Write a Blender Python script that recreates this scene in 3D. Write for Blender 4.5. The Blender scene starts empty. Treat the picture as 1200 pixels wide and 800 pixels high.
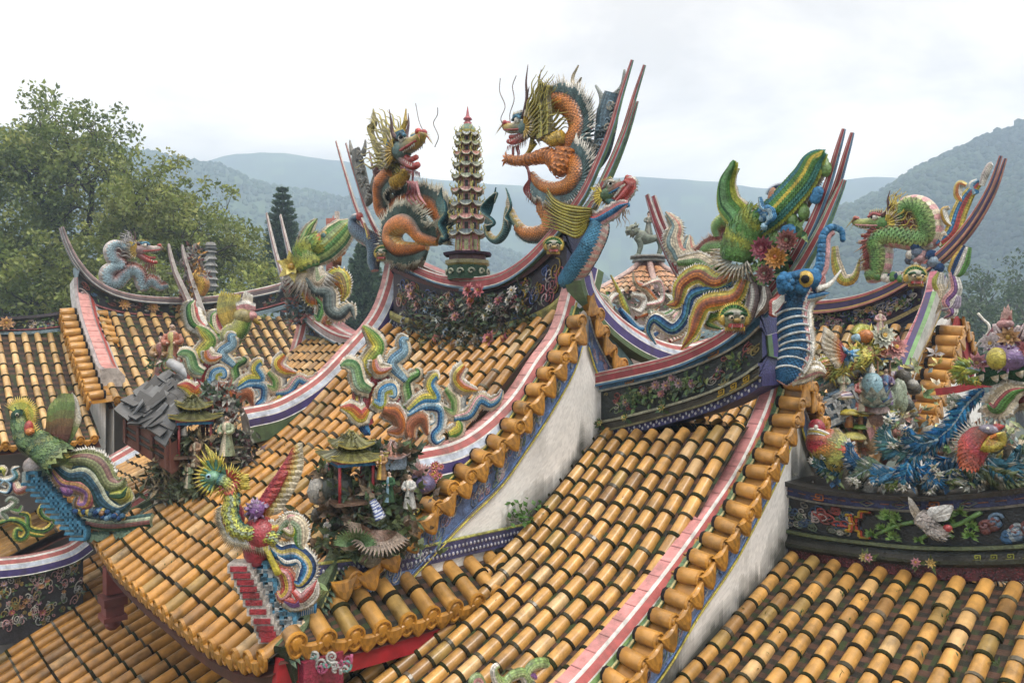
import bpy, math, random
import numpy as np
rng = np.random.default_rng(7)
random.seed(7)
scene = bpy.context.scene
COL = scene.collection
A3 = lambda *p: np.array(p, float)
def unit(v):
    v = np.asarray(v, float); return v / max(1e-9, np.linalg.norm(v))
UP = A3(0, 0, 1)
# ---- camera model: x runs along the ridges, y up the slopes; the eye stands at the origin
CF, CS = .7432, .6691
FWD = A3(-CF, CS, 0); RGT = A3(CS, CF, 0)
FPX = 870.0
def PD(px, py, D): t = (px-600)/FPX; return FWD*D + RGT*t*D + UP*((410-py)/FPX*D)
def Pv(px, py, v): t = (px-600)/FPX; return PD(px, py, v/(CS+CF*t))
def Pu(px, py, u): t = (px-600)/FPX; return PD(px, py, u/(-CF+CS*t))
def crop(x0, y0, s): return lambda x, y: (x0+x/s, y0+y/s)
def cat(pts, n):
    p = np.array(pts, float); m = len(p)
    if m == 2: return p[0]+(p[1]-p[0])*np.linspace(0, 1, n)[:, None]
    q = np.vstack([2*p[0]-p[1], p, 2*p[-1]-p[-2]])
    x = np.linspace(0, m-1-1e-9, n); i = x.astype(int); t = (x-i)[:, None]
    a, b, c, d = q[i], q[i+1], q[i+2], q[i+3]
    return .5*(2*b+(c-a)*t+(2*a-5*b+4*c-d)*t*t+(3*b-a-3*c+d)*t**3)
def lerp(a, b, t): return np.asarray(a, float)*(1-t)+np.asarray(b, float)*t
def ramp(cols, t):
    t = min(max(t, 0), .9999)*(len(cols)-1); i = int(t); return lerp(cols[i], cols[i+1], t-i)
def arc(P):
    s = np.concatenate([[0], np.cumsum(np.linalg.norm(np.diff(P, axis=0), axis=1))]); return s
def at_len(P, s, x):
    return np.array([np.interp(x, s, P[:, k]) for k in range(3)]).T
class MB:
    """gathers quads and triangles with a colour each; build() links them as one mesh object"""
    def __init__(s): s.V = []; s.n = 0; s.F = {3: [], 4: []}; s.C = {3: [], 4: []}; s.S = {3: [], 4: []}
    def raw(s, v, f, c, sm=True):
        v = np.asarray(v, float).reshape(-1, 3); f = np.asarray(f, int); k = f.shape[1]
        c = np.asarray(c, float)
        if c.ndim == 1: c = np.repeat(c[None], len(f), 0)
        s.V.append(v); s.F[k].append(f+s.n); s.C[k].append(c); s.S[k].append(np.full(len(f), sm)); s.n += len(v)
    def grid(s, P, col, closed=False, sm=True):
        P = np.asarray(P, float); m, n = P.shape[:2]
        idx = np.arange(m*n).reshape(m, n)
        if closed: idx = np.concatenate([idx, idx[:, :1]], 1)
        q = np.stack([idx[:-1, :-1], idx[:-1, 1:], idx[1:, 1:], idx[1:, :-1]], -1).reshape(-1, 4)
        nn = idx.shape[1]-1
        if callable(col): c = np.array([col(i, j) for i in range(m-1) for j in range(nn)], float)
        else:
            c = np.asarray(col, float)
            if c.ndim > 1: c = np.broadcast_to(c, (m-1, nn, 3)).reshape(-1, 3)
        s.raw(P.reshape(-1, 3), q, c, sm)
    def poly_fan(s, ring, col, centre=None, sm=False):
        ring = np.asarray(ring, float); c = ring.mean(0) if centre is None else centre; n = len(ring)
        s.raw(np.vstack([ring, c[None]]), [(i, (i+1) % n, n) for i in range(n)], col, sm)
    def tube(s, path, r, col, n=8, flat=1.0, up=None, cap=True, sm=True):
        P = np.asarray(path, float); m = len(P)
        r = np.broadcast_to(np.asarray(r, float), (m,)) if not callable(r) else np.array([r(i/(m-1)) for i in range(m)])
        T = np.gradient(P, axis=0); T /= np.maximum(1e-9, np.linalg.norm(T, axis=1))[:, None]
        if up is None: up = A3(.13, .21, .97) if abs(T[0][2]) < .9 else A3(.9, .3, .1)
        N = unit(np.cross(T[0], up)); out = []
        a = np.linspace(0, 2*np.pi, n, endpoint=False)
        for i in range(m):
            N = unit(N-T[i]*N.dot(T[i])); B = np.cross(T[i], N)
            out.append(P[i]+r[i]*(np.cos(a)[:, None]*N+flat*np.sin(a)[:, None]*B))
        if cap:
            out = [np.repeat(P[:1], n, 0)]+out+[np.repeat(P[-1:], n, 0)]
        if callable(col):
            k = len(out)-1
            c = lambda i, j: col(i/k, j/n)
        else: c = col
        s.grid(np.array(out), c, True, sm)
    def ell(s, c, rad, col, ax=None, m=7, n=10):
        ax = np.eye(3) if ax is None else np.asarray(ax, float); rad = np.broadcast_to(rad, (3,))
        th = np.linspace(0, np.pi, m); ph = np.linspace(0, 2*np.pi, n, endpoint=False)
        X = np.stack([np.outer(np.sin(th), np.cos(ph))*rad[0], np.outer(np.sin(th), np.sin(ph))*rad[1], np.outer(np.cos(th), np.ones(n))*rad[2]], -1)
        s.grid(c+X@ax, col, True)
    def box(s, c, h, col, ax=None):
        ax = np.eye(3) if ax is None else np.asarray(ax, float)
        k = np.array([(x, y, z) for x in (-1, 1) for y in (-1, 1) for z in (-1, 1)], float)*h
        s.raw(np.asarray(c)+k@ax, [(0, 1, 3, 2), (4, 6, 7, 5), (0, 4, 5, 1), (2, 3, 7, 6), (0, 2, 6, 4), (1, 5, 7, 3)], col, False)
    def spike(s, b, t, r, c0, c1=None, n=3, flatdir=None):
        b = np.asarray(b, float); t = np.asarray(t, float); d = unit(t-b)
        a = unit(np.cross(d, A3(.3, .5, .8))) if flatdir is None else unit(flatdir-d*d.dot(flatdir))
        e = np.cross(d, a); k = .35 if flatdir is not None else 1
        an = np.arange(n)*2*np.pi/n
        ring = lambda c, q: c+q*(np.cos(an)[:, None]*e+k*np.sin(an)[:, None]*a)
        mid = lerp(b, t, .5)
        v = np.vstack([ring(b, r), ring(mid, r*.75), t[None]])
        c1 = c0 if c1 is None else c1
        s.raw(v, [(i, (i+1) % n, n+(i+1) % n, n+i) for i in range(n)], c0)
        s.F[3].append(np.array([(n+i, n+(i+1) % n, 2*n) for i in range(n)])+s.n-len(v)); s.C[3].append(np.repeat(np.asarray(c1, float)[None], n, 0)); s.S[3].append(np.full(n, True))
    def leaf(s, b, d, nrm, L, w, c0, c1=None, bend=.15):
        d = unit(d); sd = unit(np.cross(d, nrm)); nn = np.cross(sd, d); c1 = c0 if c1 is None else c1
        p = [b, b+d*L*.45+sd*w*.5+nn*L*bend*.6, b+d*L*.45-sd*w*.5+nn*L*bend*.6, b+d*L+nn*L*bend*-.2, b+d*L*.45+nn*L*bend*.25]
        s.raw(p, [(0, 1, 4), (0, 4, 2), (1, 3, 4), (4, 3, 2)], [c0, c0, c1, c1])
    def sweep(s, path, prof, cols, side, scale=None, closed=True, caps=True, sm=False):
        """prof: (offset along side, offset along the path's own up normal)"""
        P = np.asarray(path, float); T = np.gradient(P, axis=0); side = unit(side); R = []
        for i in range(len(P)):
            N = unit(np.cross(side, T[i])); N = N if N[2] >= 0 or abs(N[2]) < .05 else -N
            k = 1 if scale is None else scale[i]
            R.append([P[i]+side*a*k+N*b*k for a, b in prof])
        R = np.array(R); c = np.array(cols, float)
        if not closed: c = c[:len(prof)-1]
        s.grid(R, c[None], closed, sm)
        if caps and closed:
            s.poly_fan(R[0], c[0]); s.poly_fan(R[-1], c[0])
    def build(s, name, mt, parent=None, jit=.10, kind=None):
        me = bpy.data.meshes.new(name)
        o = bpy.data.objects.new(name, me); COL.objects.link(o)
        org = A3(0, 0, 0)
        if parent is not None: o.parent = parent; org = ORG[parent.name]
        ORG[o.name] = org
        if s.n:
            v = np.vstack(s.V)-org
            f4 = np.vstack(s.F[4]) if s.F[4] else np.zeros((0, 4), int); f3 = np.vstack(s.F[3]) if s.F[3] else np.zeros((0, 3), int)
            c = np.vstack([np.vstack(s.C[k]) for k in (4, 3) if s.C[k]]); sm = np.concatenate([np.concatenate(s.S[k]) for k in (4, 3) if s.S[k]])
            me.vertices.add(len(v)); me.vertices.foreach_set('co', v.astype(np.float32).ravel())
            li = np.concatenate([f4.ravel(), f3.ravel()]); me.loops.add(len(li)); me.loops.foreach_set('vertex_index', li.astype(np.int32))
            tot = np.concatenate([np.full(len(f4), 4), np.full(len(f3), 3)]); st = np.concatenate([[0], np.cumsum(tot)[:-1]])
            me.polygons.add(len(tot)); me.polygons.foreach_set('loop_start', st.astype(np.int32))
            me.polygons.foreach_set('use_smooth', sm)
            c = np.clip(c*(1+jit*(rng.random((len(c), 1))*2-1)), 0.002, 1)
            at = me.color_attributes.new('Col', 'FLOAT_COLOR', 'CORNER')
            cc = np.ones((len(li), 4), np.float32); cc[:, :3] = np.repeat(c, tot, 0)
            at.data.foreach_set('color', cc.ravel())
            me.update(calc_edges=True); me.validate()
        me.materials.append(mt)
        if kind: o['kind'] = kind
        return o
ORG = {}
def thing(name, label, cat_, loc, group=None):
    o = bpy.data.objects.new(name, None); COL.objects.link(o); o.empty_display_size = .2
    o.location = [float(x) for x in loc]; ORG[o.name] = np.asarray(loc, float)
    return tag(o, label, cat_, group)
def tag(o, label, cat_, group=None):
    o['label'] = label; o['category'] = cat_
    if group: o['group'] = group
    return o
# ---- materials
def mk(name, rough=.4, ns=3., na=.3, bs=60., bst=.15, dirt=0., dcol=(.03, .026, .018), ds=1.6, vor=False, spec=.5, coat=0., detail=6):
    m = bpy.data.materials.new(name); m.use_nodes = True; nt = m.node_tree; N = nt.nodes; Lk = nt.links.new
    bs_ = N['Principled BSDF']; bs_.inputs['Roughness'].default_value = rough
    bs_.inputs['Specular IOR Level'].default_value = spec
    if coat: bs_.inputs['Coat Weight'].default_value = coat; bs_.inputs['Coat Roughness'].default_value = .12
    at = N.new('ShaderNodeAttribute'); at.attribute_name = 'Col'
    if coat:                                          # dark mortar and soot are matt, the glaze shines
        sr = N.new('ShaderNodeSeparateColor'); Lk(at.outputs['Color'], sr.inputs[0])
        for sock, lo, hi in (('Roughness', .9, rough), ('Coat Weight', 0., coat), ('Specular IOR Level', .1, spec)):
            q = N.new('ShaderNodeMapRange'); q.inputs[1].default_value = .03; q.inputs[2].default_value = .12; q.inputs[3].default_value = lo; q.inputs[4].default_value = hi; Lk(sr.outputs[0], q.inputs[0]); Lk(q.outputs[0], bs_.inputs[sock])
    geo = N.new('ShaderNodeNewGeometry')
    no = N.new('ShaderNodeTexNoise'); no.inputs['Scale'].default_value = ns; no.inputs['Detail'].default_value = detail; Lk(geo.outputs['Position'], no.inputs['Vector'])
    mr = N.new('ShaderNodeMapRange'); mr.inputs[1].default_value = .3; mr.inputs[2].default_value = .7; mr.inputs[3].default_value = 1-na; mr.inputs[4].default_value = 1+na*.5
    Lk(no.outputs['Fac'], mr.inputs[0])
    mul = N.new('ShaderNodeVectorMath'); mul.operation = 'SCALE'; Lk(at.outputs['Color'], mul.inputs[0]); Lk(mr.outputs[0], mul.inputs['Scale'])
    last = mul.outputs[0]
    tx = N.new('ShaderNodeTexVoronoi' if vor else 'ShaderNodeTexNoise'); tx.inputs['Scale'].default_value = bs; Lk(geo.outputs['Position'], tx.inputs['Vector'])
    if vor:
        m2 = N.new('ShaderNodeMapRange'); m2.inputs[3].default_value = .72; m2.inputs[4].default_value = 1.25
        sp = N.new('ShaderNodeSeparateColor'); Lk(tx.outputs['Color'], sp.inputs[0]); Lk(sp.outputs[0], m2.inputs[0])
        s2 = N.new('ShaderNodeVectorMath'); s2.operation = 'SCALE'; Lk(last, s2.inputs[0]); Lk(m2.outputs[0], s2.inputs['Scale']); last = s2.outputs[0]
    if dirt:
        dn = N.new('ShaderNodeTexNoise'); dn.inputs['Scale'].default_value = ds; dn.inputs['Detail'].default_value = 9; dn.inputs['Roughness'].default_value = .68; Lk(geo.outputs['Position'], dn.inputs['Vector'])
        dm = N.new('ShaderNodeMapRange'); dm.inputs[1].default_value = .5; dm.inputs[2].default_value = .72; dm.inputs[4].default_value = dirt; Lk(dn.outputs['Fac'], dm.inputs[0])
        mx = N.new('ShaderNodeMix'); mx.data_type = 'RGBA'; Lk(dm.outputs[0], mx.inputs[0]); Lk(last, mx.inputs[6]); mx.inputs[7].default_value = (*dcol, 1); last = mx.outputs[2]
    Lk(last, bs_.inputs['Base Color'])
    if bst:
        bp = N.new('ShaderNodeBump'); bp.inputs['Strength'].default_value = bst; bp.inputs['Distance'].default_value = .01
        Lk(tx.outputs['Distance' if vor else 'Fac'], bp.inputs['Height']); Lk(bp.outputs[0], bs_.inputs['Normal'])
    return m
M = dict(
    tile=mk('glazed_roof_tile', .38, 9, .3, 55, .12, .75, (.05, .035, .012), 3.2, coat=.16),
    pan=mk('mossy_pan_tile', .8, 7, .5, 80, .6, .5, (.02, .03, .008), 3),
    cer=mk('glazed_ceramic', .35, 12, .28, 70, .4, .75, (.035, .03, .02), 7, vor=True, coat=.2),
    frieze=mk('weathered_ceramic_relief', .42, 10, .35, 60, .4, .8, (.02, .02, .014), 4.5, vor=True),
    band=mk('painted_ridge_band', .5, 14, .22, 120, .3, .7, (.07, .06, .055), 5),
    wall=mk('lime_plaster', .85, 2.5, .1, 40, .15, .2, (.4, .38, .34), 2.2),
    wood=mk('painted_wood', .6, 6, .3, 50, .2, .4),
    leaf=mk('leaf', .55, .5, .35, 8, 0, 0),
    bark=mk('bark', .9, 5, .4, 14, .6, .3),
    hill=mk('forested_hillside', .95, .03, .55, .12, .0, 0, detail=12),
    ground=mk('ground', .95, .6, .4, 5, .3, 0),
    slate=mk('wet_slate', .35, 8, .4, 40, .4, .3),
)

def leafmat(m):
    nt = m.node_tree; b = nt.nodes['Principled BSDF']; tr = nt.nodes.new('ShaderNodeBsdfTranslucent'); mx = nt.nodes.new('ShaderNodeMixShader'); mx.inputs[0].default_value = .35
    src = b.inputs['Base Color'].links[0].from_socket; nt.links.new(src, tr.inputs['Color'])
    nt.links.new(b.outputs[0], mx.inputs[1]); nt.links.new(tr.outputs[0], mx.inputs[2]); nt.links.new(mx.outputs[0], nt.nodes['Material Output'].inputs['Surface'])
leafmat(M['leaf'])
# ---- camera, light, sky
cd = bpy.data.cameras.new('camera'); cam = bpy.data.objects.new('camera', cd); COL.objects.link(cam)
cd.sensor_width = 36; cd.lens = 36*FPX/1200; cd.shift_y = 10/1200; cd.clip_end = 6000; cd.clip_start = .05
cam.rotation_euler = (math.pi/2, 0, math.atan2(CF, CS)); scene.camera = cam
SUN_EL, SUN_DIR = math.radians(60), unit(A3(.9, .0, 0))
sd_ = unit(SUN_DIR*math.cos(SUN_EL)+UP*math.sin(SUN_EL))
ld = bpy.data.lights.new('sun', 'SUN'); ld.energy = 1.5; ld.angle = math.radians(12); ld.color = (1, .96, .9)
so = bpy.data.objects.new('sun', ld); COL.objects.link(so)
from mathutils import Vector
so.rotation_euler = Vector([float(x) for x in sd_]).to_track_quat('Z', 'Y').to_euler()
w = bpy.data.worlds.new('World'); scene.world = w; w.use_nodes = True
nt = w.node_tree; N = nt.nodes; Lk = nt.links.new; bg = N['Background']; bg.inputs[1].default_value = .12
sky = N.new('ShaderNodeTexSky'); sky.sky_type = 'NISHITA'; sky.sun_disc = False
sky.sun_elevation = SUN_EL; sky.sun_rotation = math.atan2(SUN_DIR[0], SUN_DIR[1])
tc = N.new('ShaderNodeTexCoord'); sx = N.new('ShaderNodeSeparateXYZ'); Lk(tc.outputs['Generated'], sx.inputs[0])
def mth(op, a, b=None):
    n = N.new('ShaderNodeMath'); n.operation = op
    for k, x in enumerate((a, b)):
        if x is None: continue
        if isinstance(x, (int, float)): n.inputs[k].default_value = x
        else: Lk(x, n.inputs[k])
    return n.outputs[0]
zc = mth('MAXIMUM', sx.outputs[2], 0.0); zd = mth('ADD', zc, .16)
cv = N.new('ShaderNodeCombineXYZ'); Lk(mth('DIVIDE', sx.outputs[0], zd), cv.inputs[0]); Lk(mth('DIVIDE', sx.outputs[1], zd), cv.inputs[1])
n1 = N.new('ShaderNodeTexNoise'); n1.inputs['Scale'].default_value = 1.1; n1.inputs['Detail'].default_value = 7; n1.inputs['Roughness'].default_value = .55; n1.inputs['Distortion'].default_value = .4; Lk(cv.outputs[0], n1.inputs['Vector'])
rm = N.new('ShaderNodeMapRange'); rm.inputs[1].default_value = .38; rm.inputs[2].default_value = .62; rm.inputs[3].default_value = 4.9; rm.inputs[4].default_value = 8.2; Lk(n1.outputs['Fac'], rm.inputs[0])
gr_ = N.new('ShaderNodeMapRange'); gr_.interpolation_type = 'SMOOTHSTEP'; gr_.inputs[1].default_value = .3; gr_.inputs[2].default_value = .85; gr_.inputs[3].default_value = 1; gr_.inputs[4].default_value = 2.2; Lk(zc, gr_.inputs[0])
hb = N.new('ShaderNodeMapRange'); hb.interpolation_type = 'SMOOTHSTEP'; hb.inputs[1].default_value = .02; hb.inputs[2].default_value = .5; hb.inputs[3].default_value = 1.62; hb.inputs[4].default_value = 1.0; Lk(zc, hb.inputs[0])
lum = mth('MULTIPLY', rm.outputs[0], mth('MULTIPLY', gr_.outputs[0], hb.outputs[0]))
cc = N.new('ShaderNodeCombineColor'); Lk(mth('MULTIPLY', lum, 1.15), cc.inputs[0]); Lk(mth('MULTIPLY', lum, 1.02), cc.inputs[1]); Lk(mth('MULTIPLY', lum, .89), cc.inputs[2])
mx = N.new('ShaderNodeMix'); mx.data_type = 'RGBA'; mx.clamp_result = False; mx.inputs[0].default_value = .93
Lk(sky.outputs[0], mx.inputs[6]); Lk(cc.outputs[0], mx.inputs[7]); Lk(mx.outputs[2], bg.inputs[0])
scene.cycles.volume_bounces = 3
vs = scene.view_settings; vs.view_transform = 'Standard'; vs.look = 'None'; vs.gamma = 1; vs.exposure = .6; vs.use_curve_mapping = False
# ---- ground, hills, air
g = MB(); gx = np.array([-760, -400, -150, -60, -25, 10, 40, 150, 400, 760.])
G = np.array([[A3(x, y, -9) for x in gx-150] for y in gx+150]); g.grid(G, (.06, .07, .035)); g.build('ground', M['ground'], kind='structure')
def fbm(x, y, seed=0, o=5):
    r = 0; a = 1.
    for k in range(o):
        r += a*math.sin(x*1.7**k*1.3+seed*1.7+k*2.1+1.9*math.sin(y*1.6**k+seed+k))*math.cos(y*1.8**k*.9+seed*2.3+k); a *= .55
    return r
def hill(name, crest, D, depth, cols, seed, rough, nx=150, ny=36, trees=0):
    """crest: (azimuth as px, elevation as py) seen from the eye; a real slope rising from the ground in front of the crest"""
    mb = MB(); xs = [c[0] for c in crest]; ys = [c[1] for c in crest]
    P = []
    for i in range(nx):
        px = xs[0]+(xs[-1]-xs[0])*i/(nx-1); row = []
        h = (410-np.interp(px, xs, ys))/FPX*D+9
        for j in range(ny):
            q = j/(ny-1)*1.5; d = D-depth+depth*q
            f = math.sin(min(q, 1)*math.pi/2)**1.15 if q <= 1 else 1-(q-1)*.9
            n = fbm(px*.012, d*.016, seed)*rough*(.25+f)*min(1, q*3)+rng.normal()*rough*.10
            p = PD(px, 410, d); row.append(A3(p[0], p[1], -9+h*f+n*(.35 if .9 < q < 1.1 else 1)))
        P.append(row)
    P_ = np.array(P); tone = lambda p: min(max(.5+.33*fbm(p[0]*.035, p[1]*.03, seed+2, 4)+.25*(random.random()-.5), 0), 1)
    mb.grid(P_, lambda i, j: ramp(cols, tone(P_[i, j])))
    if trees:
        P = np.array(P); fo = []
        for k in range(trees):
            i = rng.integers(0, nx-1); j = int(rng.integers(2, int(ny/1.5)+1)); c = lerp(lerp(P[i, j], P[i+1, j], rng.random()), P[i, j+1], rng.random())
            r = .8+rng.random()*1.1
            mb.ell(c+UP*r*.1, (r, r, r*(.7+.5*rng.random())), ramp(cols, tone(c)), m=4, n=5)
    return mb.build(name, M['hill'], kind='structure', jit=.3)
FG = [(.014, .032, .014), (.03, .058, .02), (.07, .11, .032)]
hill('far_mountain', [(-400, 250), (100, 215), (260, 190), (330, 186), (420, 200), (520, 212), (640, 222), (760, 214), (900, 222), (1020, 209), (1150, 215), (1500, 240), (1700, 300)], 640, 200, FG, 3, 3)
hill('left_mountain', [(-500, 150), (0, 165), (130, 180), (205, 195), (240, 202), (300, 216), (350, 228), (410, 244), (480, 262), (560, 285), (640, 312), (760, 350)], 420, 190, FG, 1, 3.6, trees=9000)
hill('right_mountain', [(820, 345), (880, 300), (950, 256), (1010, 232), (1060, 211), (1120, 190), (1160, 177), (1200, 164), (1300, 140), (1450, 120), (1700, 190)], 330, 165, FG, 2, 4.2, trees=12000)
hill('near_foothill', [(980, 420), (1060, 392), (1120, 372), (1180, 352), (1260, 335), (1400, 320), (1600, 350)], 170, 75, FG, 5, 1.6, trees=3500)
hz = MB(); hz.box(A3(-150, 150, 72), A3(760, 760, 82), (1, 1, 1))
hm = bpy.data.materials.new('haze_air'); hm.use_nodes = True; hn = hm.node_tree.nodes; hn.remove(hn['Principled BSDF'])
pv = hn.new('ShaderNodeVolumePrincipled'); pv.inputs['Color'].default_value = (.57, .735, .94, 1); pv.inputs['Density'].default_value = .0020; pv.inputs['Anisotropy'].default_value = .1
hm.node_tree.links.new(pv.outputs[0], hn['Material Output'].inputs['Volume'])
hz.build('haze', hm, kind='stuff')
# ---- trees
def branch(mb, p, d, L, r, depth, tips, up=.12, spread=.7):
    n = 6; P = [p]; d = unit(d)
    for k in range(n):
        d = unit(d+rng.normal(size=3)*.16+UP*up*.3); P.append(P[-1]+d*L/n)
    rr = np.linspace(r, r*.55, n+1); c = (.05, .04, .028)
    mb.tube(np.array(P), rr, c, n=6)
    if depth == 0 or r < .02: tips.append((P[-1], d)); return
    tips.append((P[-2], d)) if depth <= 1 else None
    for k in range(3 if depth > 1 else 4):
        b = P[random.choice([n-3, n-2, n-1, n])] if k else P[-1]
        nd = unit(d+rng.normal(size=3)*spread)
        branch(mb, b, nd, L*(.62+.2*random.random()), r*.55, depth-1, tips, up, spread)
def leaves(mb, c, n, rad, size, cols, flat=.7):
    p = rng.normal(size=(n, 3)); p /= np.linalg.norm(p, axis=1)[:, None]; p *= (rng.random((n, 1))**.45)*rad; p[:, 2] *= flat
    p += c; a = rng.normal(size=(n, 3)); a /= np.linalg.norm(a, axis=1)[:, None]
    b = np.cross(a, rng.normal(size=(n, 3))); b /= np.linalg.norm(b, axis=1)[:, None]
    s = size*(.6+.8*rng.random((n, 1)))
    v = np.stack([p-a*s, p+b*s*.5, p+a*s, p-b*s*.5], 1).reshape(-1, 3)
    base = np.array([ramp(cols, random.random()*.6+.4*rng.random()) for _ in range(1)])[0]
    c_ = base*(.7+.6*rng.random((n, 1)))
    mb.raw(v, np.arange(4*n).reshape(-1, 4), c_, False)
LG = [(.07, .11, .022), (.17, .225, .05), (.33, .345, .085)]
def broad_tree(label, base, limbs, r0, D, cl_r, n_leaf, size, depth, group=None, cols=LG, name='broadleaf_tree', drop=0.):
    """limbs: list of polylines of pixels at depth D (+offset) that the trunk and main limbs follow"""
    t = thing(name, label, 'tree', base, group); mb = MB(); tips = []
    for pts, rr, off in limbs:
        pts = [(x, y+max(0, 400-y)*drop) for x, y in pts]
        P = cat([PD(x, y, D+off*(k/(len(pts)-1))) for k, (x, y) in enumerate(pts)], 14)
        P[1:-1] += rng.normal(size=(12, 3))*.05
        mb.tube(P, np.linspace(rr, rr*.35, 14), (.045, .036, .026), n=8)
        for k in (5, 7, 9, 10, 11, 12, 13):
            d = unit(unit(P[k]-P[k-1])+rng.normal(size=3)*.8)
            branch(mb, P[k], d, D*.035*(.7+.6*random.random()), rr*.3, depth, tips)
    mb.build('trunk', M['bark'], t)
    cr = MB()
    for p, d in tips:
        for q in range(random.choice((1, 2, 2))): leaves(cr, p+d*.15+rng.normal(size=3)*cl_r*.6, n_leaf, cl_r*(.6+.6*random.random()), size, cols)
    cr.build('crown', M['leaf'], t, jit=.2)
    return t
broad_tree('tall spreading broadleaf tree with dark trunk at the left edge', PD(40, 640, 34),
    [([(55, 620), (50, 420), (62, 300), (72, 235), (85, 170), (75, 118)], .42, 0), ([(60, 320), (95, 255), (125, 225), (140, 190)], .2, 2),
     ([(50, 400), (20, 320), (-5, 250), (-10, 180)], .3, 3), ([(70, 235), (45, 190), (30, 150)], .18, -3), ([(50, 380), (60, 330), (25, 290), (-30, 270)], .2, -4), ([(64, 300), (95, 250), (110, 190), (100, 150)], .18, -3),
     ([(50, 400), (80, 360), (110, 330), (125, 300)], .2, -3), ([(50, 420), (20, 380), (-20, 350)], .2, -3), ([(56, 500), (70, 400), (90, 350), (40, 345)], .2, -6)], .42, 34, .6, 30, .10, 2, drop=.20)
broad_tree('lower airy broadleaf tree with pale twiggy branches right of the tall tree', PD(190, 640, 30),
    [([(180, 620), (170, 420), (165, 340), (175, 290), (190, 215)], .26, 0), ([(170, 360), (195, 310), (205, 270), (225, 248)], .16, 1.5), ([(172, 380), (205, 345), (225, 300), (240, 262)], .15, -1),
     ([(170, 350), (150, 310), (140, 270), (150, 230)], .15, -2), ([(180, 420), (220, 370), (245, 330), (258, 300)], .15, 2), ([(175, 400), (140, 360), (110, 340)], .16, -2), ([(180, 420), (215, 390), (262, 372)], .14, -3), ([(178, 430), (150, 380), (165, 345)], .16, -4)], .26, 30, .48, 25, .09, 2, drop=.22, cols=[(.10, .145, .03), (.215, .26, .058), (.37, .38, .10)])
for lab, (px, top, bot, D, rw) in {'dark tiered conifer on the left, its whole top in front of the mountain': (331, 221, 345, 40, 30), 'conifer between the phoenix tail and the dragon ridge, only its crown in view': (427, 282, 372, 36, 30)}.items():
    t = thing('conifer_tree', lab, 'tree', PD(px, 640, D)); mb = MB(); cr = MB(); s = D/FPX
    z1 = PD(px, top, D)[2]; z0 = PD(px, bot+25, D)[2]; c = PD(px, 410, D); c[2] = 0
    mb.tube(np.array([c+UP*z for z in np.linspace(PD(px, 640, D)[2], z1, 12)]), np.linspace(.3, .03, 12), (.05, .04, .03)); mb.build('trunk', M['bark'], t)
    nt_ = 17
    for k in range(nt_):
        z = z1-(z1-z0)*((k+.35)/nt_); R = rw*s*(.12+1.0*((k+.3)/nt_)**.75)
        for a in np.arange(0, 2*np.pi, .5)+rng.random()*.5:
            d = A3(math.cos(a), math.sin(a), 0); tip = c+d*R*(.8+.35*rng.random())+UP*(z+R*.42)
            P = cat([c+UP*z, lerp(c+UP*z, tip, .5)-UP*R*.07, tip], 8); cr.tube(P, np.linspace(.03, .012, 8), (.03, .045, .02), n=4)
            for q in range(55):
                f = .2+.8*rng.random(); p = P[int(f*7)]; sd = np.cross(d, UP)*rng.choice([-1, 1])
                cr.leaf(p+rng.normal(size=3)*.03, unit(sd*.8*rng.random()+d*.9+UP*(1.3*rng.random()-.3)), rng.normal(size=3), R*.2+.08+.2*k/nt_, .10, ramp([(.05, .10, .06), (.13, .21, .11)], rng.random()))
    cr.build('crown', M['leaf'], t, jit=.2)
for lab, lb, D, rr in [('rounded green tree on the hillside at the far right edge', [([(1165, 470), (1160, 400), (1150, 352)], .3, 0), ([(1162, 420), (1185, 380), (1195, 352)], .25, 2), ([(1162, 430), (1135, 400), (1128, 372)], .25, -2)], 60, .9),
                       ('pale green tree low behind the white gable wall at the right', [([(1195, 500), (1190, 430), (1185, 400)], .25, 0), ([(1192, 450), (1160, 420), (1150, 402)], .2, 1), ([(1192, 450), (1215, 420), (1222, 395)], .2, 1)], 48, .8)]:
    broad_tree(lab, PD(1165, 640, D), lb, .3, D, rr, 26, .17, 1, cols=[(.045, .08, .022), (.075, .12, .03)])
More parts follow.
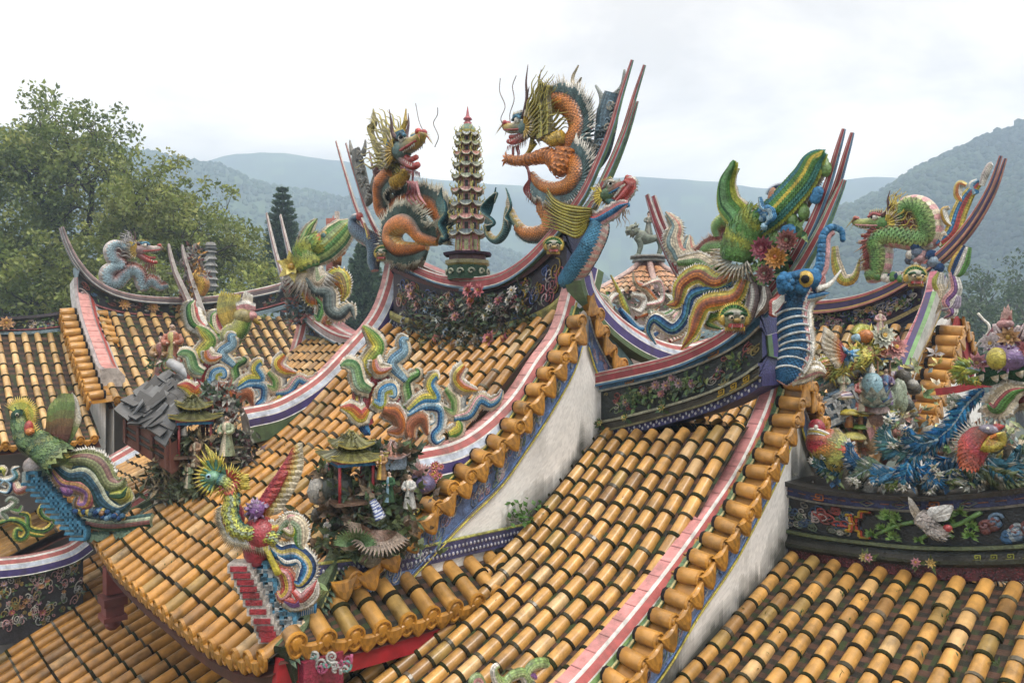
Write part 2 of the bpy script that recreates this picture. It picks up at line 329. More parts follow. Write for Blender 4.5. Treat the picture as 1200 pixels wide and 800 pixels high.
# ---- roof tiles
TILE = (.53, .285, .075); PALE = (.60, .36, .14); DARKJ = (.022, .017, .011)
ENDC = (.50, .235, .035)
def prof(pts):
    p = cat(sorted(pts), 80); return lambda b: np.interp(b, p[:, 0], p[:, 1])
ANG = np.radians(np.linspace(-112, 112, 9))
def tile_row(mb, P, side, r, L, base, off=0.):
    P = np.asarray(P); s = arc(P); tot = s[-1]; k = 0; s0 = -off*L
    side = unit(side)
    sl = 0
    def ring(x, q, lift=0):
        x = min(max(x, 0), tot); p = at_len(P, s, x); d = unit(at_len(P, s, min(x+.05, tot))-at_len(P, s, max(x-.05, 0)))
        n = np.cross(side, d); n = n if n[2] > 0 else -n
        return p+sl+n*(r*.28+lift)+q*(np.sin(ANG)[:, None]*side+np.cos(ANG)[:, None]*n)
    rowc = .9+.2*random.random()
    while s0 < tot-.02:
        s1 = min(s0+L, tot); a0 = max(s0, 0)
        f = random.random(); c = np.array(base)*(.86+.26*random.random())*rowc
        if f < .10: c = lerp(c, (.22, .12, .045), .4+.4*random.random())
        elif f < .22: c = lerp(c, (.64, .46, .24), .3+.4*random.random())
        elif f < .27: c = lerp(c, (.20, .19, .07), .5)
        sl = side*random.gauss(0, r*.05)
        if s1-a0 > .03: mb.grid(np.array([ring(a0, r*1.0), ring(lerp(a0, s1, .5), r*.985), ring(s1, r*.94)]), c)
        if s0 > .05:
            j = DARKJ if random.random() < .75 else lerp(DARKJ, (.16, .13, .09), random.random())
            j = lerp(j, (.03, .045, .012), .5*random.random()); w = .012+.009*random.random(); q = r*(1.09+.07*random.random())
            mb.grid(np.array([ring(s0-w, r*.9), ring(s0-w*.9, q), ring(s0+w*.9, q), ring(s0+w, r*.9)]), j, sm=False)
        s0 = s1
def end_cap(mb, c, axis, up, r, col, point=1.5):
    axis = unit(axis); up = unit(up-axis*axis.dot(up)); sd = np.cross(axis, up); th = np.linspace(0, 2*np.pi, 18, endpoint=False)
    y = np.where(np.sin(th) < 0, np.sin(th)*point, np.sin(th)); x = np.cos(th)*np.where(np.sin(th) < 0, 1-.22*(-np.sin(th)), 1)
    o = (x[:, None]*sd+y[:, None]*up)*r
    R = [c+o-axis*.0, c+o+axis*.026, c+o*.84+axis*.030, c+o*.8+axis*.016, c+o*.55+axis*.016, c+o*.45+axis*.03, c+o*.12+axis*.034]
    mb.grid(np.array(R), lambda i, j: np.array(col)*(1.0 if i != 3 else (.55 if j % 2 else .85))*(.95 if i < 2 else 1), True, False)
    mb.poly_fan(R[-1], col)
def drip(mb, c, axis, up, sd, w, h, col):
    """the pointed leaf-shaped lip of a pan tile"""
    axis = unit(axis); up = unit(up-axis*axis.dot(up)); x = np.linspace(-1, 1, 9)
    top = [c+sd*w*q+up*h*.12*(q*q) for q in x]; bot = [c+sd*w*q*.98-up*h*(1-abs(q)**1.6)*1.0-up*h*.08 for q in x]
    mid = [lerp(a, b, .55)+axis*.018 for a, b in zip(top, bot)]
    mb.grid(np.array([[p-axis*.02 for p in top], top, [lerp(a, b, .12)+axis*.015 for a, b in zip(top, bot)], mid, [lerp(a, b, .85)+axis*.015 for a, b in zip(top, bot)], bot, [p-axis*.02 for p in bot]]),
            lambda i, j: np.array(col)*(1 if i in (0, 1, 4, 5) else (.68 if (i+j) % 2 else .95)), sm=False)
def tiles(mb, pan, S, a0, a1, pitch, vmin, vmax, L, r, base, eave=None, off=.0, sideT=None, ncol=26):
    n = max(1, int(round((a1-a0)/pitch))); pitch = (a1-a0)/n; rows = []
    for i in range(n):
        a = a0+(i+.5)*pitch; b0, b1 = vmin(a), vmax(a)
        if b1-b0 < .06: continue
        P = np.array([S(a, b) for b in np.linspace(b0, b1, ncol)])
        side = S(a+.01, b0)-S(a-.01, b0); tile_row(mb, P, side, r, L, base, off*random.random()*.3)
        rows.append((P, unit(side)))
        if eave is not None:
            d = unit(P[0]-P[2]); d2 = unit(A3(d[0], d[1], d[2]*.3)); nn = np.cross(unit(side), d); nn = nn if nn[2] > 0 else -nn
            end_cap(eave, P[0]+nn*r*.25, d2, UP, r*1.18, ENDC)
            Q = S(a+pitch/2, b0) if b0 == vmin(a+pitch/2) or True else None
            if i < n-1: drip(eave, Q+d2*.02+UP*.0, d2, UP, unit(side), pitch*.46, r*1.9, np.array(ENDC)*.92)
    ga = np.linspace(a0, a1, n*3+1); nb = max(4, int((vmax(lerp(a0, a1, .5))-vmin(lerp(a0, a1, .5)))/.05))
    G = np.array([[S(a, lerp(vmin(a), max(vmax(a), vmin(a)+.001), j/nb)) for j in range(nb+1)] for a in ga])
    pan.grid(G, lambda i, j: ((.085, .04, .024) if j % 2 else (.018, .015, .010)) if random.random() < .8 else (.03, .045, .012), sm=False)
    pan.grid(G-UP*.13, (.10, .03, .02))
    return rows
# ---- painted relief: scrolls, blossoms and leaves laid over a face f(s, h, out)
GREY = [(.45, .43, .38), (.32, .12, .10), (.10, .20, .34), (.38, .30, .10), (.14, .24, .12), (.5, .42, .40)]
def relief(mb, f, L, H, cols, n, rr=(.04, .1), th=.008, rs=None, leafy=0, flowers=0, fcols=None):
    R = random.Random(rs or 1)
    for k in range(n):
        s, h = R.uniform(.02, L-.02), R.uniform(.1, .9)*H; r = R.uniform(*rr); tn = R.uniform(1.1, 2.1)*R.choice((-1, 1)); a0 = R.uniform(0, 6.28); c = np.array(R.choice(cols))*R.uniform(.6, 1.05)
        p = [f(min(max(s+r*(1-q)*math.cos(a0+tn*6.28*q), 0), L), min(max(h+r*(1-q)*math.sin(a0+tn*6.28*q), .02), H-.02), th) for q in np.linspace(0, .9, 16)]
        mb.tube(np.array(p), np.linspace(th*.9, th*.5, 16), c, n=5)
    nrm = unit(f(L/2, H/2, 1)-f(L/2, H/2, 0))
    for k in range(leafy):
        s, h = R.uniform(.03, L-.03), R.uniform(.1, .9)*H; a = R.uniform(0, 6.28); b = f(s, h, th*1.4)
        d = unit(f(min(s+.05, L), h, 0)-f(max(s-.05, 0), h, 0))*math.cos(a)+UP*math.sin(a)
        mb.leaf(b, unit(d+nrm*.5), nrm, R.uniform(.05, .1), R.uniform(.025, .05), np.array(R.choice([(.05, .11, .03), (.09, .16, .04), (.03, .07, .035), (.16, .2, .06)]))*R.uniform(.6, 1.2))
    for k in range(flowers):
        s, h = R.uniform(.05, L-.05), R.uniform(.2, .8)*H
        blossom(mb, f(s, h, .02), nrm, R.uniform(.03, .06), np.array(R.choice(fcols or [(.35, .05, .06), (.45, .30, .34), (.42, .18, .05), (.22, .08, .16)])), R)
def blossom(mb, c, n, r, col, R=random, petals=8, layers=2, core=(.5, .3, .04), tip=.12):
    n = unit(n); x = unit(np.cross(n, A3(.31, .2, .93))); y = np.cross(n, x)
    for l in range(layers):
        for k in range(petals):
            a = (k+.5*l)*6.283/petals; d = x*math.cos(a)+y*math.sin(a)
            mb.leaf(c+n*r*.1*l, unit(d+n*(.35+.7*l)), n, r*(1-.25*l), r*.55, col*.65, lerp(col, (.8, .75, .7), tip), .25)
    mb.ell(c+n*r*.35, r*.24, core, m=4, n=6)
def fret(mb, f, s0, h0, w, h, col, th=.008):
    """a square key-fret motif"""
    pts = [(0, 0), (1, 0), (1, 1), (.25, 1), (.25, .4), (.65, .4), (.65, .7)]
    P = [(s0+w*x, h0+h*y) for x, y in pts]
    for a, b in zip(P[:-1], P[1:]):
        mb.tube(np.array([f(*a, th), f(*b, th)]), h*.09, col, n=4, sm=False)
# ---- ridge wall with mouldings, ridge top and swallowtail horn
def ridge_wall(mb, face, L, prof_, cols, n=40, back=.36, nrm=None):
    """face(s, k, out): k 0..1 from foot to top. prof_: list of (k, out); cols per step"""
    S_ = np.linspace(0, L, n)
    fr = np.array([[face(s, k, o) for k, o in prof_] for s in S_]); bk = np.array([[face(s, k, -back-o) for k, o in prof_] for s in S_])
    P = np.concatenate([fr, bk[:, ::-1]], 1); c = list(cols)+[cols[-1]]+list(cols[::-1])+[cols[0]]
    mb.grid(P, np.array(c, float)[None], True, False); mb.poly_fan(P[0], cols[0]); mb.poly_fan(P[-1], cols[0])
STRIPE_BAND = lambda w, h: ([(-w, -h), (-w, 0), (-w*.86, .02), (w*.50, .02), (w*.62, .012), (w*.62, -.02), (w*.72, -.025), (w, -.03), (w, -h*.45), (w*1.04, -h*.5), (w*1.04, -h)],)
def verge_band(name, parent, path, side, w, h, pal, scale=None):
    """the striped hip band that runs down the gable edge; side points to the gable"""
    mb = MB()
    prof_ = [(-w, -h), (-w, -.015), (-w*.8, .0), (-w*.74, .012), (w*.30, .012), (w*.42, .0), (w*.48, -.01), (w*.86, -.06), (w*.90, -.072), (w*1.2, -.12), (w*1.24, -.135), (w*1.24, -.23), (w*1.30, -.24), (w*1.30, -h)]
    cols = [pal[0], pal[1], pal[1], pal[2], pal[1], pal[1], pal[3], pal[1], pal[4], pal[1], pal[5], pal[1], pal[6], pal[6]]
    P = cat(path, 60); mb.sweep(P, prof_, cols, side, scale)
    s = arc(P); x = .12
    while x < s[-1]:                                   # the joints in the pink cap bricks
        p = at_len(P, s, x); d = unit(at_len(P, s, min(x+.03, s[-1]))-at_len(P, s, max(x-.03, 0))); n = np.cross(side, d); n = n if n[2] > 0 else -n
        mb.box(p+side*(-w*.22)+n*.0135, (w*.52, .004, .003), lerp(pal[2], (.2, .1, .1), .45), np.array([unit(side), d, n])); x += .17
    return mb.build(name, M['band'], parent, jit=.12)
PINK = [(.62, .58, .55), (.72, .70, .66), (.58, .28, .26), (.38, .09, .08), (.46, .51, .60), (.08, .06, .20), (.10, .16, .07)]
def horn(name, parent, path, side, w0, pal, split=.55, gap=.07, tip=.25, th=1.7):
    mb = MB(); P = cat(path, 46); s = tip*.6+(1-tip*.6)*np.linspace(1, 0, 46)**.85
    prof_ = [(-.5, -1.2*th), (-.5, -th), (-.42, -.9*th), (-.42, -.32*th), (-.5, -.25*th), (-.5, 0), (-.38, .12), (.38, .12), (.5, 0), (.5, -.25*th), (.42, -.32*th), (.42, -.9*th), (.5, -th), (.5, -1.2*th)]
    pal = [pal[7], pal[6], pal[5], pal[6], pal[3], pal[4], pal[0], pal[4], pal[3], pal[6], pal[5], pal[6], pal[7], pal[8]]
    for k in (-1, 1):
        Q = P+np.array([unit(side)*k*gap*(.55+.45*min(1, q/.5)) for q in np.linspace(0, 1, 46)])
        mb.sweep(Q, [(a*w0, b*w0) for a, b in prof_], pal, side, s)
    return mb.build(name, M['band'], parent)
HORNP = [(.55, .5, .45), (.62, .58, .54), (.55, .5, .46), (.45, .12, .12), (.62, .6, .56), (.36, .07, .07), (.6, .58, .5), (.10, .2, .3), (.14, .25, .14), (.5, .5, .45)]
def verge_tiles(parent, path, out, u_len, r, pitch, mat='tile', rev=False, drips=True, individual=True, frac=1.):
    """short round tiles lying across the gable edge, each with its round end"""
    P = cat(path, 60); s = arc(P); x = pitch*.5; out = unit(out); objs = []; k = 0
    while x < s[-1]*frac:
        mb = MB(); p = at_len(P, s, x); d = unit(at_len(P, s, min(x+.05, s[-1]))-at_len(P, s, max(x-.05, 0))); n = np.cross(out, d); n = n if n[2] > 0 else -n
        o2 = unit(out-n*.12); c = np.array(TILE)*(.85+.25*random.random())*A3(.95, .9, .8); tw = rng.normal(size=3)*.012
        mb.grid(np.array([p+o2*u_len*t+tw*t+rr*r*(np.sin(ANG*1.5)[:, None]*d+np.cos(ANG*1.5)[:, None]*n)+n*r*.4 for t, rr in ((-.06, .5), (-.05, .9), (.12, .95), (.12, 1.0), (.62, 1.02), (1, 1.02))]), lambda i, j: (.03, .03, .035) if i < 2 else c)
        th = np.linspace(0, 2*np.pi, 16, endpoint=False); e = p+o2*u_len+n*r*.4+tw
        R = [e+o2*z+r*q*(np.cos(th)[:, None]*d+np.sin(th)[:, None]*n) for q, z in ((1.02, 0), (1.06, .012), (.86, .02), (.78, .008), (.5, .006), (.4, .02), (.05, .022))]
        mb.grid(np.array(R), lambda i, j: np.array(ENDC)*(1 if i not in (2, 3) else (.6 if j % 2 else .9)), True, False)
        if drips:
            q = at_len(P, s, max(x-pitch*.5, 0)); drip(mb, q+o2*(u_len+.012)+n*r*.5, unit(o2+UP*.25), unit(n+UP*.6), unit(d-UP*d[2]*.3), pitch*.50, r*2.3, np.array(ENDC)*.95)
            mb.grid(np.array([[q+o2*u_len*t+d*pitch*.47*a+n*(-.02+.3*r*a*a) for a in (-1, -.5, 0, .5, 1)] for t in (-.5, .3, .93)]), np.array(ENDC)*.7)
        mb.build('verge_tile', M[mat], parent); x += pitch; k += 1
def frieze(parent, path, side, d0, d1, base, cols, n, rs, name='gable_frieze', proud=.03):
    """painted scroll frieze that follows the gable edge on the wall"""
    mb = MB(); P = cat(path, 50); s = arc(P); L = s[-1]
    def f(x, h, o):
        p = at_len(P, s, min(max(x, 0), L)); return p-UP*(d0+(d1-d0)*0+h)+unit(side)*(proud+o)
    H = d1-d0
    mb.grid(np.array([[f(x, h, 0) for h in np.linspace(0, H, 5)] for x in np.linspace(0, L, 60)]), base)
    for h, c, w in ((H+.015, (.08, .16, .36), .012), (H+.06, (.55, .46, .07), .010), (0, (.5, .5, .46), .012)):
        mb.tube(np.array([f(x, h, .0) for x in np.linspace(0, L, 50)]), w, c, n=5)
    relief(mb, f, L, H, cols, n, (.03, .075), .007, rs)
    return mb.build(name, M['frieze'], parent)
def slab_wall(mb, top, side, z0, n=200, col=(.80, .785, .75), t=.12, foot=None, seed=1):
    """gable wall under the polyline top (world points); side is its outward normal; soot and moss stains rise raggedly from the line where the next roof meets it"""
    P = cat(top, n); m = 100; R = random.Random(seed)
    G = np.array([[A3(p[0], p[1], p[2]*(1-k)+z0(p)*k) for k in np.linspace(0, 1, m)] for p in P])
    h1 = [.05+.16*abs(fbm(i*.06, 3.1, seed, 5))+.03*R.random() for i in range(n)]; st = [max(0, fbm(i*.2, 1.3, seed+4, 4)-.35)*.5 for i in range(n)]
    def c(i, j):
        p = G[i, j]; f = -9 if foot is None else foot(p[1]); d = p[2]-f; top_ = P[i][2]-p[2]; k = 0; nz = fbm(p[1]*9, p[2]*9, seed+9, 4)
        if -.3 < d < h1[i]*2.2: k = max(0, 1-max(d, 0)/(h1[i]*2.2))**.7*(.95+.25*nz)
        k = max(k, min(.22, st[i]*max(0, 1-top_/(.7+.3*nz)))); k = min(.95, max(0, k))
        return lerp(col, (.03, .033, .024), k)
    mb.grid(G, c); mb.grid(G-unit(side)*t, col)
BLUES = [(.10, .17, .36), (.45, .48, .55), (.5, .36, .38), (.25, .36, .30), (.55, .53, .48)]
# =====================================================================================
# the middle hall, its slope towards the eye's left, its gable to the right
pA0 = prof([(2.0, -2.62), (2.3, -2.46), (2.7, -2.2), (3.1, -1.94), (3.56, -1.64), (4.29, -1.16), (5.0, -.62), (5.7, -.08), (6.05, .2), (6.3, .4)])
def smooth(x): x = min(max(x, 0), 1); return x*x*(3-2*x)
def SA(a, b):
    e = abs(a+7.6)/2.0; e2 = abs(a+7.7)/2.65; S = smooth((b-4.4)/1.6)
    return A3(a, b, pA0(b)+(.36 if a > -7.6 else .26)*min(e, 1.05)**2.2*S+.30*min(e2, 1.02)**4*(1-smooth((b-2.2)/1.5)))
hallA = thing('temple_roof', 'middle temple roof with two dragons and a pagoda on its sagging ridge', 'roof', (-7.6, 4.2, -9), 'tiled temple roofs')
tm, pan, ev = MB(), MB(), MB()
hipR = lambda a: 3.42-(a+5.72)*1.62 if a > -5.72 else 6.0
hipL = lambda a: 3.42-(-9.62-a)*1.35 if a < -9.62 else hipR(a)
tiles(tm, pan, SA, -10.42, -5.08, .245, lambda a: 2.27, hipL, .235, .060, np.array(TILE)*[.92, .82, .64], ev)
tm.build('tile_slope', M['tile'], hallA); pan.build('pan_tiles', M['pan'], hallA); ev.build('eave_end_tiles', M['tile'], hallA)
# pent roof across the gable foot
pZ = prof([(-5.62, -1.90), (-5.35, -2.03), (-5.02, -2.21)])
def SP(a, b):            # a along y, b from the eave (0) to the wall (.58)
    e = smooth((3.1-a)/.9); return A3(-5.03-b, a, pZ(-5.03-b)+.10*e)
tm, pan, ev = MB(), MB(), MB()
tiles(tm, pan, SP, 2.30, 5.18, .245, lambda a: 0., lambda a: min(.56, max(.0, (a-2.28)*.66)), .26, .07, np.array(TILE)*1.02, ev)
tm.build('pent_tile_slope', M['tile'], hallA); pan.build('pent_pan_tiles', M['pan'], hallA); ev.build('pent_end_tiles', M['tile'], hallA)
# rear slope
mb, pn = MB(), MB()
SAr = lambda a, b: A3(a, 12.3-b, pA0(b)+.36*min(abs(a+7.6)/2, 1.05)**2.2*smooth((b-4.4)/1.6)-.0)
tiles(mb, pn, SAr, -9.6, -5.6, .25, lambda a: 3.2, lambda a: 6.1, .25, .078, TILE, None, ncol=12)
mb.build('tile_slope', M['tile'], hallA); pn.build('pan_tiles', M['pan'], hallA)
# gable wall, frieze and lower walls
vtA0 = [Pu(x, y, -5.30) for x, y in [(402, 676), (436, 662), (476, 627), (515, 588), (554, 549), (595, 511), (625, 470), (653, 429), (679, 384), (690, 352)]]
vt = [A3(-5.47, p[1], p[2]-.035) for p in vtA0]
vA = [A3(-5.42, p[1], p[2]) for p in vt]
vAr = [A3(-5.42, 2*vA[-1][1]+.1-p[1], p[2]) for p in vA[::-1]]
mb = MB(); slab_wall(mb, [p-UP*.1 for p in vA]+[p-UP*.1 for p in vAr], (1, 0, 0), lambda p: -2.6, foot=lambda y: float(np.interp(y, [3, 3.7, 4.67, 5.36, 6.2, 6.3, 7.5], [-2.8, -2.45, -1.97, -1.53, -.90, -.2, .2])))
for pl, zt in (([(-5.5, 8.6), (-5.5, 2.9)], -2.55), ([(-5.6, 4.3), (-9.7, 4.3), (-9.7, 8.6)], -1.45)):
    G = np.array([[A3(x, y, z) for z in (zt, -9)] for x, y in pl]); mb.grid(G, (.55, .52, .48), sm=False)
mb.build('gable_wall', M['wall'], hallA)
gr = MB()                                           # black weather stain where the wall meets the next roof: a thin crust with its own ragged outline
frieze(hallA, [p-UP*.06 for p in vA], (1, 0, 0), .06, .34, (.13, .2, .38), [(.5, .5, .5), (.42, .28, .32), (.3, .38, .5), (.22, .30, .2), (.55, .5, .42)], 120, 11)
frieze(hallA, [p-UP*.06 for p in vAr], (1, 0, 0), .06, .34, (.13, .2, .38), [(.5, .5, .5), (.42, .28, .32), (.3, .38, .5)], 40, 12)
# border of the pent roof at the wall, red boards under the eaves
mb = MB()
Pb = [A3(-5.415, y, z) for y, z in ((2.75, -1.86), (3.4, -1.9), (4.4, -1.90), (5.25, -1.90))]
mb.sweep(cat(Pb, 20), [(-.02, 0), (-.02, .16), (.03, .16), (.03, 0)], [(.06, .06, .14)]*4, A3(1, 0, 0))
P = cat(Pb, 40); s = arc(P)
for k in range(110):
    p = at_len(P, s, s[-1]*(k+.5)/110)
    mb.ell(p+UP*(.05+.06*(k % 2))+A3(.035, 0, 0), (.012, .014, .018), (.5, .5, .55), m=4, n=5)
mb.tube(P+UP*.17+A3(.02, 0, 0), .016, (.45, .45, .12), n=5)
mb.build('pent_border', M['frieze'], hallA)
mb = MB()
E = cat([SP(a, 0)-UP*.2 for a in (2.3, 2.8, 3.6, 4.6, 5.2)], 24); mb.sweep(E-A3(.06, 0, 0), [(-.03, -.08), (-.03, .1), (.03, .1), (.03, -.08)], [(.34, .014, .02)]*4, A3(1, 0, 0))
E = cat([SA(a, 2.3)-UP*.16 for a in (-10.3, -9.6, -8.6, -7.6, -6.5, -5.6, -5.1)], 30); mb.sweep(E+A3(0, .06, 0), [(-.03, -.12), (-.03, .08), (.03, .08), (.03, -.12)], [(.09, .03, .02)]*4, A3(0, 1, 0))
mb.build('eave_board', M['wood'], hallA)
# ridge
KA = crop(440, 280, 4.615)
VR = 6.05
rtop = cat([Pv(x, y, VR) for x, y in [(461, 300), (478, 308), (515, 323), (545, 328), (572, 327), (596, 320), (623, 304), (650, 278), (664, 262)]], 60)
rbot = cat([SA(a, 6.0)+A3(0, .05, -.04) for a in np.linspace(rtop[0][0], rtop[-1][0], 12)], 60)
xs = rtop[:, 0]
def faceA(s, k, o):
    x = xs[0]+s; zt = np.interp(x, xs, rtop[:, 2]); zb = np.interp(x, xs, rbot[:, 2]); return A3(x, VR-o, zb+(zt-zb)*k)
LA_ = xs[-1]-xs[0]
mb = MB()
ridge_wall(mb, faceA, LA_, [(0, .02), (.14, .02), (.14, .06), (.2, .07), (.25, .06), (.25, .0), (.80, .0), (.80, .05), (.86, .06), (.86, .03), (.93, .03), (.93, .07), (1, .07)],
           [(.03, .03, .08), (.3, .3, .2), (.22, .20, .05), (.30, .27, .07), (.06, .05, .04), (.03, .02, .03), (.05, .04, .04), (.10, .03, .03), (.3, .28, .25), (.02, .02, .05), (.4, .38, .35), (.32, .06, .05)])
fA = lambda s, h, o: faceA(min(max(s, 0), LA_), .27+h, o)
relief(mb, lambda s, h, o: faceA(s, .26+h*.62/.5, .0+o), LA_, .42, [(.5, .4, .42), (.55, .5, .45), (.10, .16, .4), (.45, .12, .14), (.40, .28, .05)], 110, (.04, .1), .010, 21)
for k in range(90):
    x = LA_*(k+.5)/90; mb.ell(faceA(x, .045+.05*(k % 2), .025), (.016, .008, .02), (.5, .5, .55), m=4, n=5)
for sx_ in (LA_*.80,):
    for q in range(5):
        z = .3+q*.1; mb.tube(np.array([faceA(sx_+.05*((q % 2)), z, .02), faceA(sx_+.05*((q+1) % 2), z+.05, .02), faceA(sx_+.05*((q+1) % 2), z+.1, .02)]), .016, (.42, .27, .03), n=4)
mb.build('ridge_wall', M['frieze'], hallA)
hl = [Pv(x, y, VR) for x, y in [(400, 166), (412, 205), (427, 249), (447, 283), (478, 305), (515, 321), (545, 326), (572, 325)]][::-1]
hr = [Pv(x, y, VR) for x, y in [(545, 326), (572, 325), (596, 319), (623, 302), (650, 275), (684, 233), (704, 194), (721, 153), (734, 111), (747, 73)]]
horn('swallowtail', hallA, hl, A3(0, 1, 0), .075, HORNP, gap=.09, tip=.35)
horn('swallowtail', hallA, hr, A3(0, 1, 0), .085, HORNP, gap=.10, tip=.3)
# the third, green prong under the right horn
horn('swallowtail', hallA, [Pv(x, y, VR-.1) for x, y in [(668, 262), (690, 240), (712, 200), (730, 160), (745, 118)]], A3(0, 1, 0), .06, [(.25, .3, .2), (.5, .5, .45), (.2, .3, .18), (.18, .28, .2)]+HORNP[4:], gap=.02, tip=.3)
# hip bands of the gable edges
KB = crop(380, 300, 2.9625); UB = -5.62
pathA = [Pu(*q, UB) for q in [KB(880, -55), KB(868, 20), KB(850, 95), KB(805, 250), KB(728, 362), KB(648, 482), KB(545, 585), KB(440, 648), KB(305, 678)]]
verge_band('hip_band', hallA, pathA[1:], A3(1, 0, 0), .115, .34, PINK)
pathL = [Pu(x, y, -9.6)+A3(-.02, 0, .1) for x, y in [(457, 312), (450, 345), (436, 378), (405, 415), (368, 452), (325, 478), (285, 488)]]
verge_band('hip_band', hallA, pathL, A3(1, 0, 0), .12, .45, PINK)
verge_tiles(hallA, vt, A3(1, 0, 0), .17, .072, .232)
vtr = [A3(-5.47, 2*vt[-1][1]+.1-p[1], p[2]) for p in vt[::-1]]
verge_tiles(hallA, vtr[:5], A3(1, 0, 0), .17, .072, .232)
mb = MB()
for Q in (vt, vtr):   # green mosaic bed under the gable-edge tiles
    P = cat(Q, 30); mb.sweep(P-UP*.02, [(-.06, -.06), (-.06, .02), (.0, .02), (.0, -.06)], [(.10, .19, .08)]*4, A3(1, 0, 0))
    mb.tube(P+A3(-.0, 0, .02), .012, (.5, .42, .08), n=5)
mb.build('verge_bed', M['frieze'], hallA)
rb = [Pu(x, y, -5.5) for x, y in [(690, 318), (697, 340), (722, 370), (760, 395), (800, 405), (845, 395)]]
verge_band('hip_band', hallA, rb, A3(1, 0, 0), .1, .3, PINK)
mb = MB(); P = [Pu(x, y, -5.48) for x, y in [(693, 386), (715, 408), (742, 440)]]   # painted board of the rear gable edge
mb.sweep(cat(P, 10), [(0, -.09), (0, .09), (.03, .09), (.03, -.09)], [(.35, .3, .2), (.5, .45, .4), (.10, .2, .2), (.3, .1, .1)], A3(1, 0, 0)); mb.build('gable_board', M['band'], hallA)
# hips from the ends of the bands to the eave corners
def hip(parent, pts, w=.06):
    pts = [p-UP*.1 for p in pts]
    mb = MB(); P = cat(pts, 24); d = unit(A3(P[-1][0]-P[0][0], P[-1][1]-P[0][1], 0)); sd = np.cross(UP, d)
    mb.sweep(P, [(-w, -.3), (-w, -.02), (-w*.8, 0), (w*.8, 0), (w, -.02), (w, -.08), (w*1.15, -.09), (w*1.15, -.3)], [(.02, .035, .02), (.3, .32, .18), (.12, .17, .08), (.12, .17, .08), (.06, .1, .06), (.35, .33, .12), (.03, .05, .03), (.02, .02, .02)], sd)
    s = arc(P)
    for k in range(int(s[-1]/.05)):
        p = at_len(P, s, (k+.5)*.05)
        for q in (-1, 1): mb.leaf(p+sd*q*w*1.0-UP*.1, unit(sd*q-UP*.8), UP, .09, .05, (.04, .07, .05), (.10, .15, .10))
    return mb.build('hip_ridge', M['frieze'], parent)
hip(hallA, [A3(-5.62, 3.35, -1.2), A3(-5.45, 2.95, -1.55), A3(-5.2, 2.55, -1.93), A3(-5.06, 2.32, -2.02)])
hip(hallA, [A3(-9.7, 3.35, -1.35), A3(-9.95, 2.95, -1.7), A3(-10.25, 2.52, -1.98), A3(-10.45, 2.28, -2.08)])
mb = MB(); c = PD(132, 690, 9.1)                    # red carved bracket below the left eave corner
mb.box(c+UP*.12, (.09, .09, .16), (.22, .05, .04)); mb.box(c-UP*.12, (.16, .13, .05), (.16, .04, .03)); mb.box(c-UP*.24, (.11, .1, .06), (.20, .06, .05)); mb.box(c-UP*.33, (.15, .13, .03), (.2, .06, .05)); mb.ell(c-UP*.42, (.09, .09, .08), (.2, .05, .04))
mb.build('eave_bracket', M['wood'], hallA)
mb = MB(); f = lambda s, h, o: PD(352+s*100, 790-h*100, 5.45-s*.1-o)    # painted corner bracket under the pent roof
mb.box(PD(375, 792, 5.5), (.06, .16, .16), (.25, .03, .06)); relief(mb, f, .6, .3, [(.5, .5, .48), (.2, .4, .36), (.45, .1, .2)], 16, (.04, .08), .014, 5); mb.build('corner_bracket', M['frieze'], hallA)
# =====================================================================================
# right hall one step down: its slope abuts the middle gable
hallB = thing('temple_roof', 'right temple roof abutting the white gable, a blue trunked fish at its horn', 'roof', (-4.5, 4.2, -9), 'tiled temple roofs')
pB = prof([(1.2, -3.35), (2.0, -3.12), (2.8, -2.82), (3.7, -2.45), (4.67, -1.97), (5.36, -1.53), (6.2, -.90), (6.5, -.68)])
def SB(a, b): e = (a+5.6)/2.0; return A3(a, b, pB(b)+.20*max(0, e)**2*smooth((b-4.6)/1.5))
tm, pan, ev = MB(), MB(), MB()
tiles(tm, pan, SB, -5.58, -3.62, .197, lambda a: 1.5, lambda a: 6.2, .215, .060, np.array(TILE)*1.08, ev)
tm.build('tile_slope', M['tile'], hallB); pan.build('pan_tiles', M['pan'], hallB); ev.build('eave_end_tiles', M['tile'], hallB)
mb, pn = MB(), MB(); SBr = lambda a, b: A3(a, 12.9-b, pB(b)); tiles(mb, pn, SBr, -5.58, -3.5, .197, lambda a: 3.2, lambda a: 6.4, .215, .07, TILE, None, ncol=10)
mb.build('tile_slope', M['tile'], hallB); pn.build('pan_tiles', M['pan'], hallB)
UBB = -3.60
pathB = [Pu(x, y, UBB) for x, y in [(905, 388), (907, 425), (896, 472), (865, 540), (824, 603), (765, 682), (704, 755), (655, 808), (590, 868)]]
verge_band('hip_band', hallB, pathB, A3(1, 0, 0), .098, .32, [PINK[0], PINK[1], (.60, .26, .25), (.45, .10, .09), (.18, .30, .10), (.05, .03, .20), (.10, .19, .08)])
vtB = [A3(-3.46, p[1], p[2]-.035) for p in [Pu(x, y, -3.27) for x, y in [(570, 950), (680, 860), (740, 792), (770, 752), (800, 711), (830, 661), (870, 605), (890, 570), (906, 540), (926, 500), (940, 461), (944, 440)]]]
vtBr = [A3(-3.46, 2*vtB[-1][1]+.1-p[1], p[2]) for p in vtB[::-1]]
vB = [A3(-3.39, p[1], p[2]) for p in vtB]; vBr = [A3(-3.39, p[1], p[2]) for p in vtBr]
verge_tiles(hallB, vtB, A3(1, 0, 0), .19, .064, .205)
verge_tiles(hallB, vtBr[:6], A3(1, 0, 0), .19, .064, .205)
mb = MB()
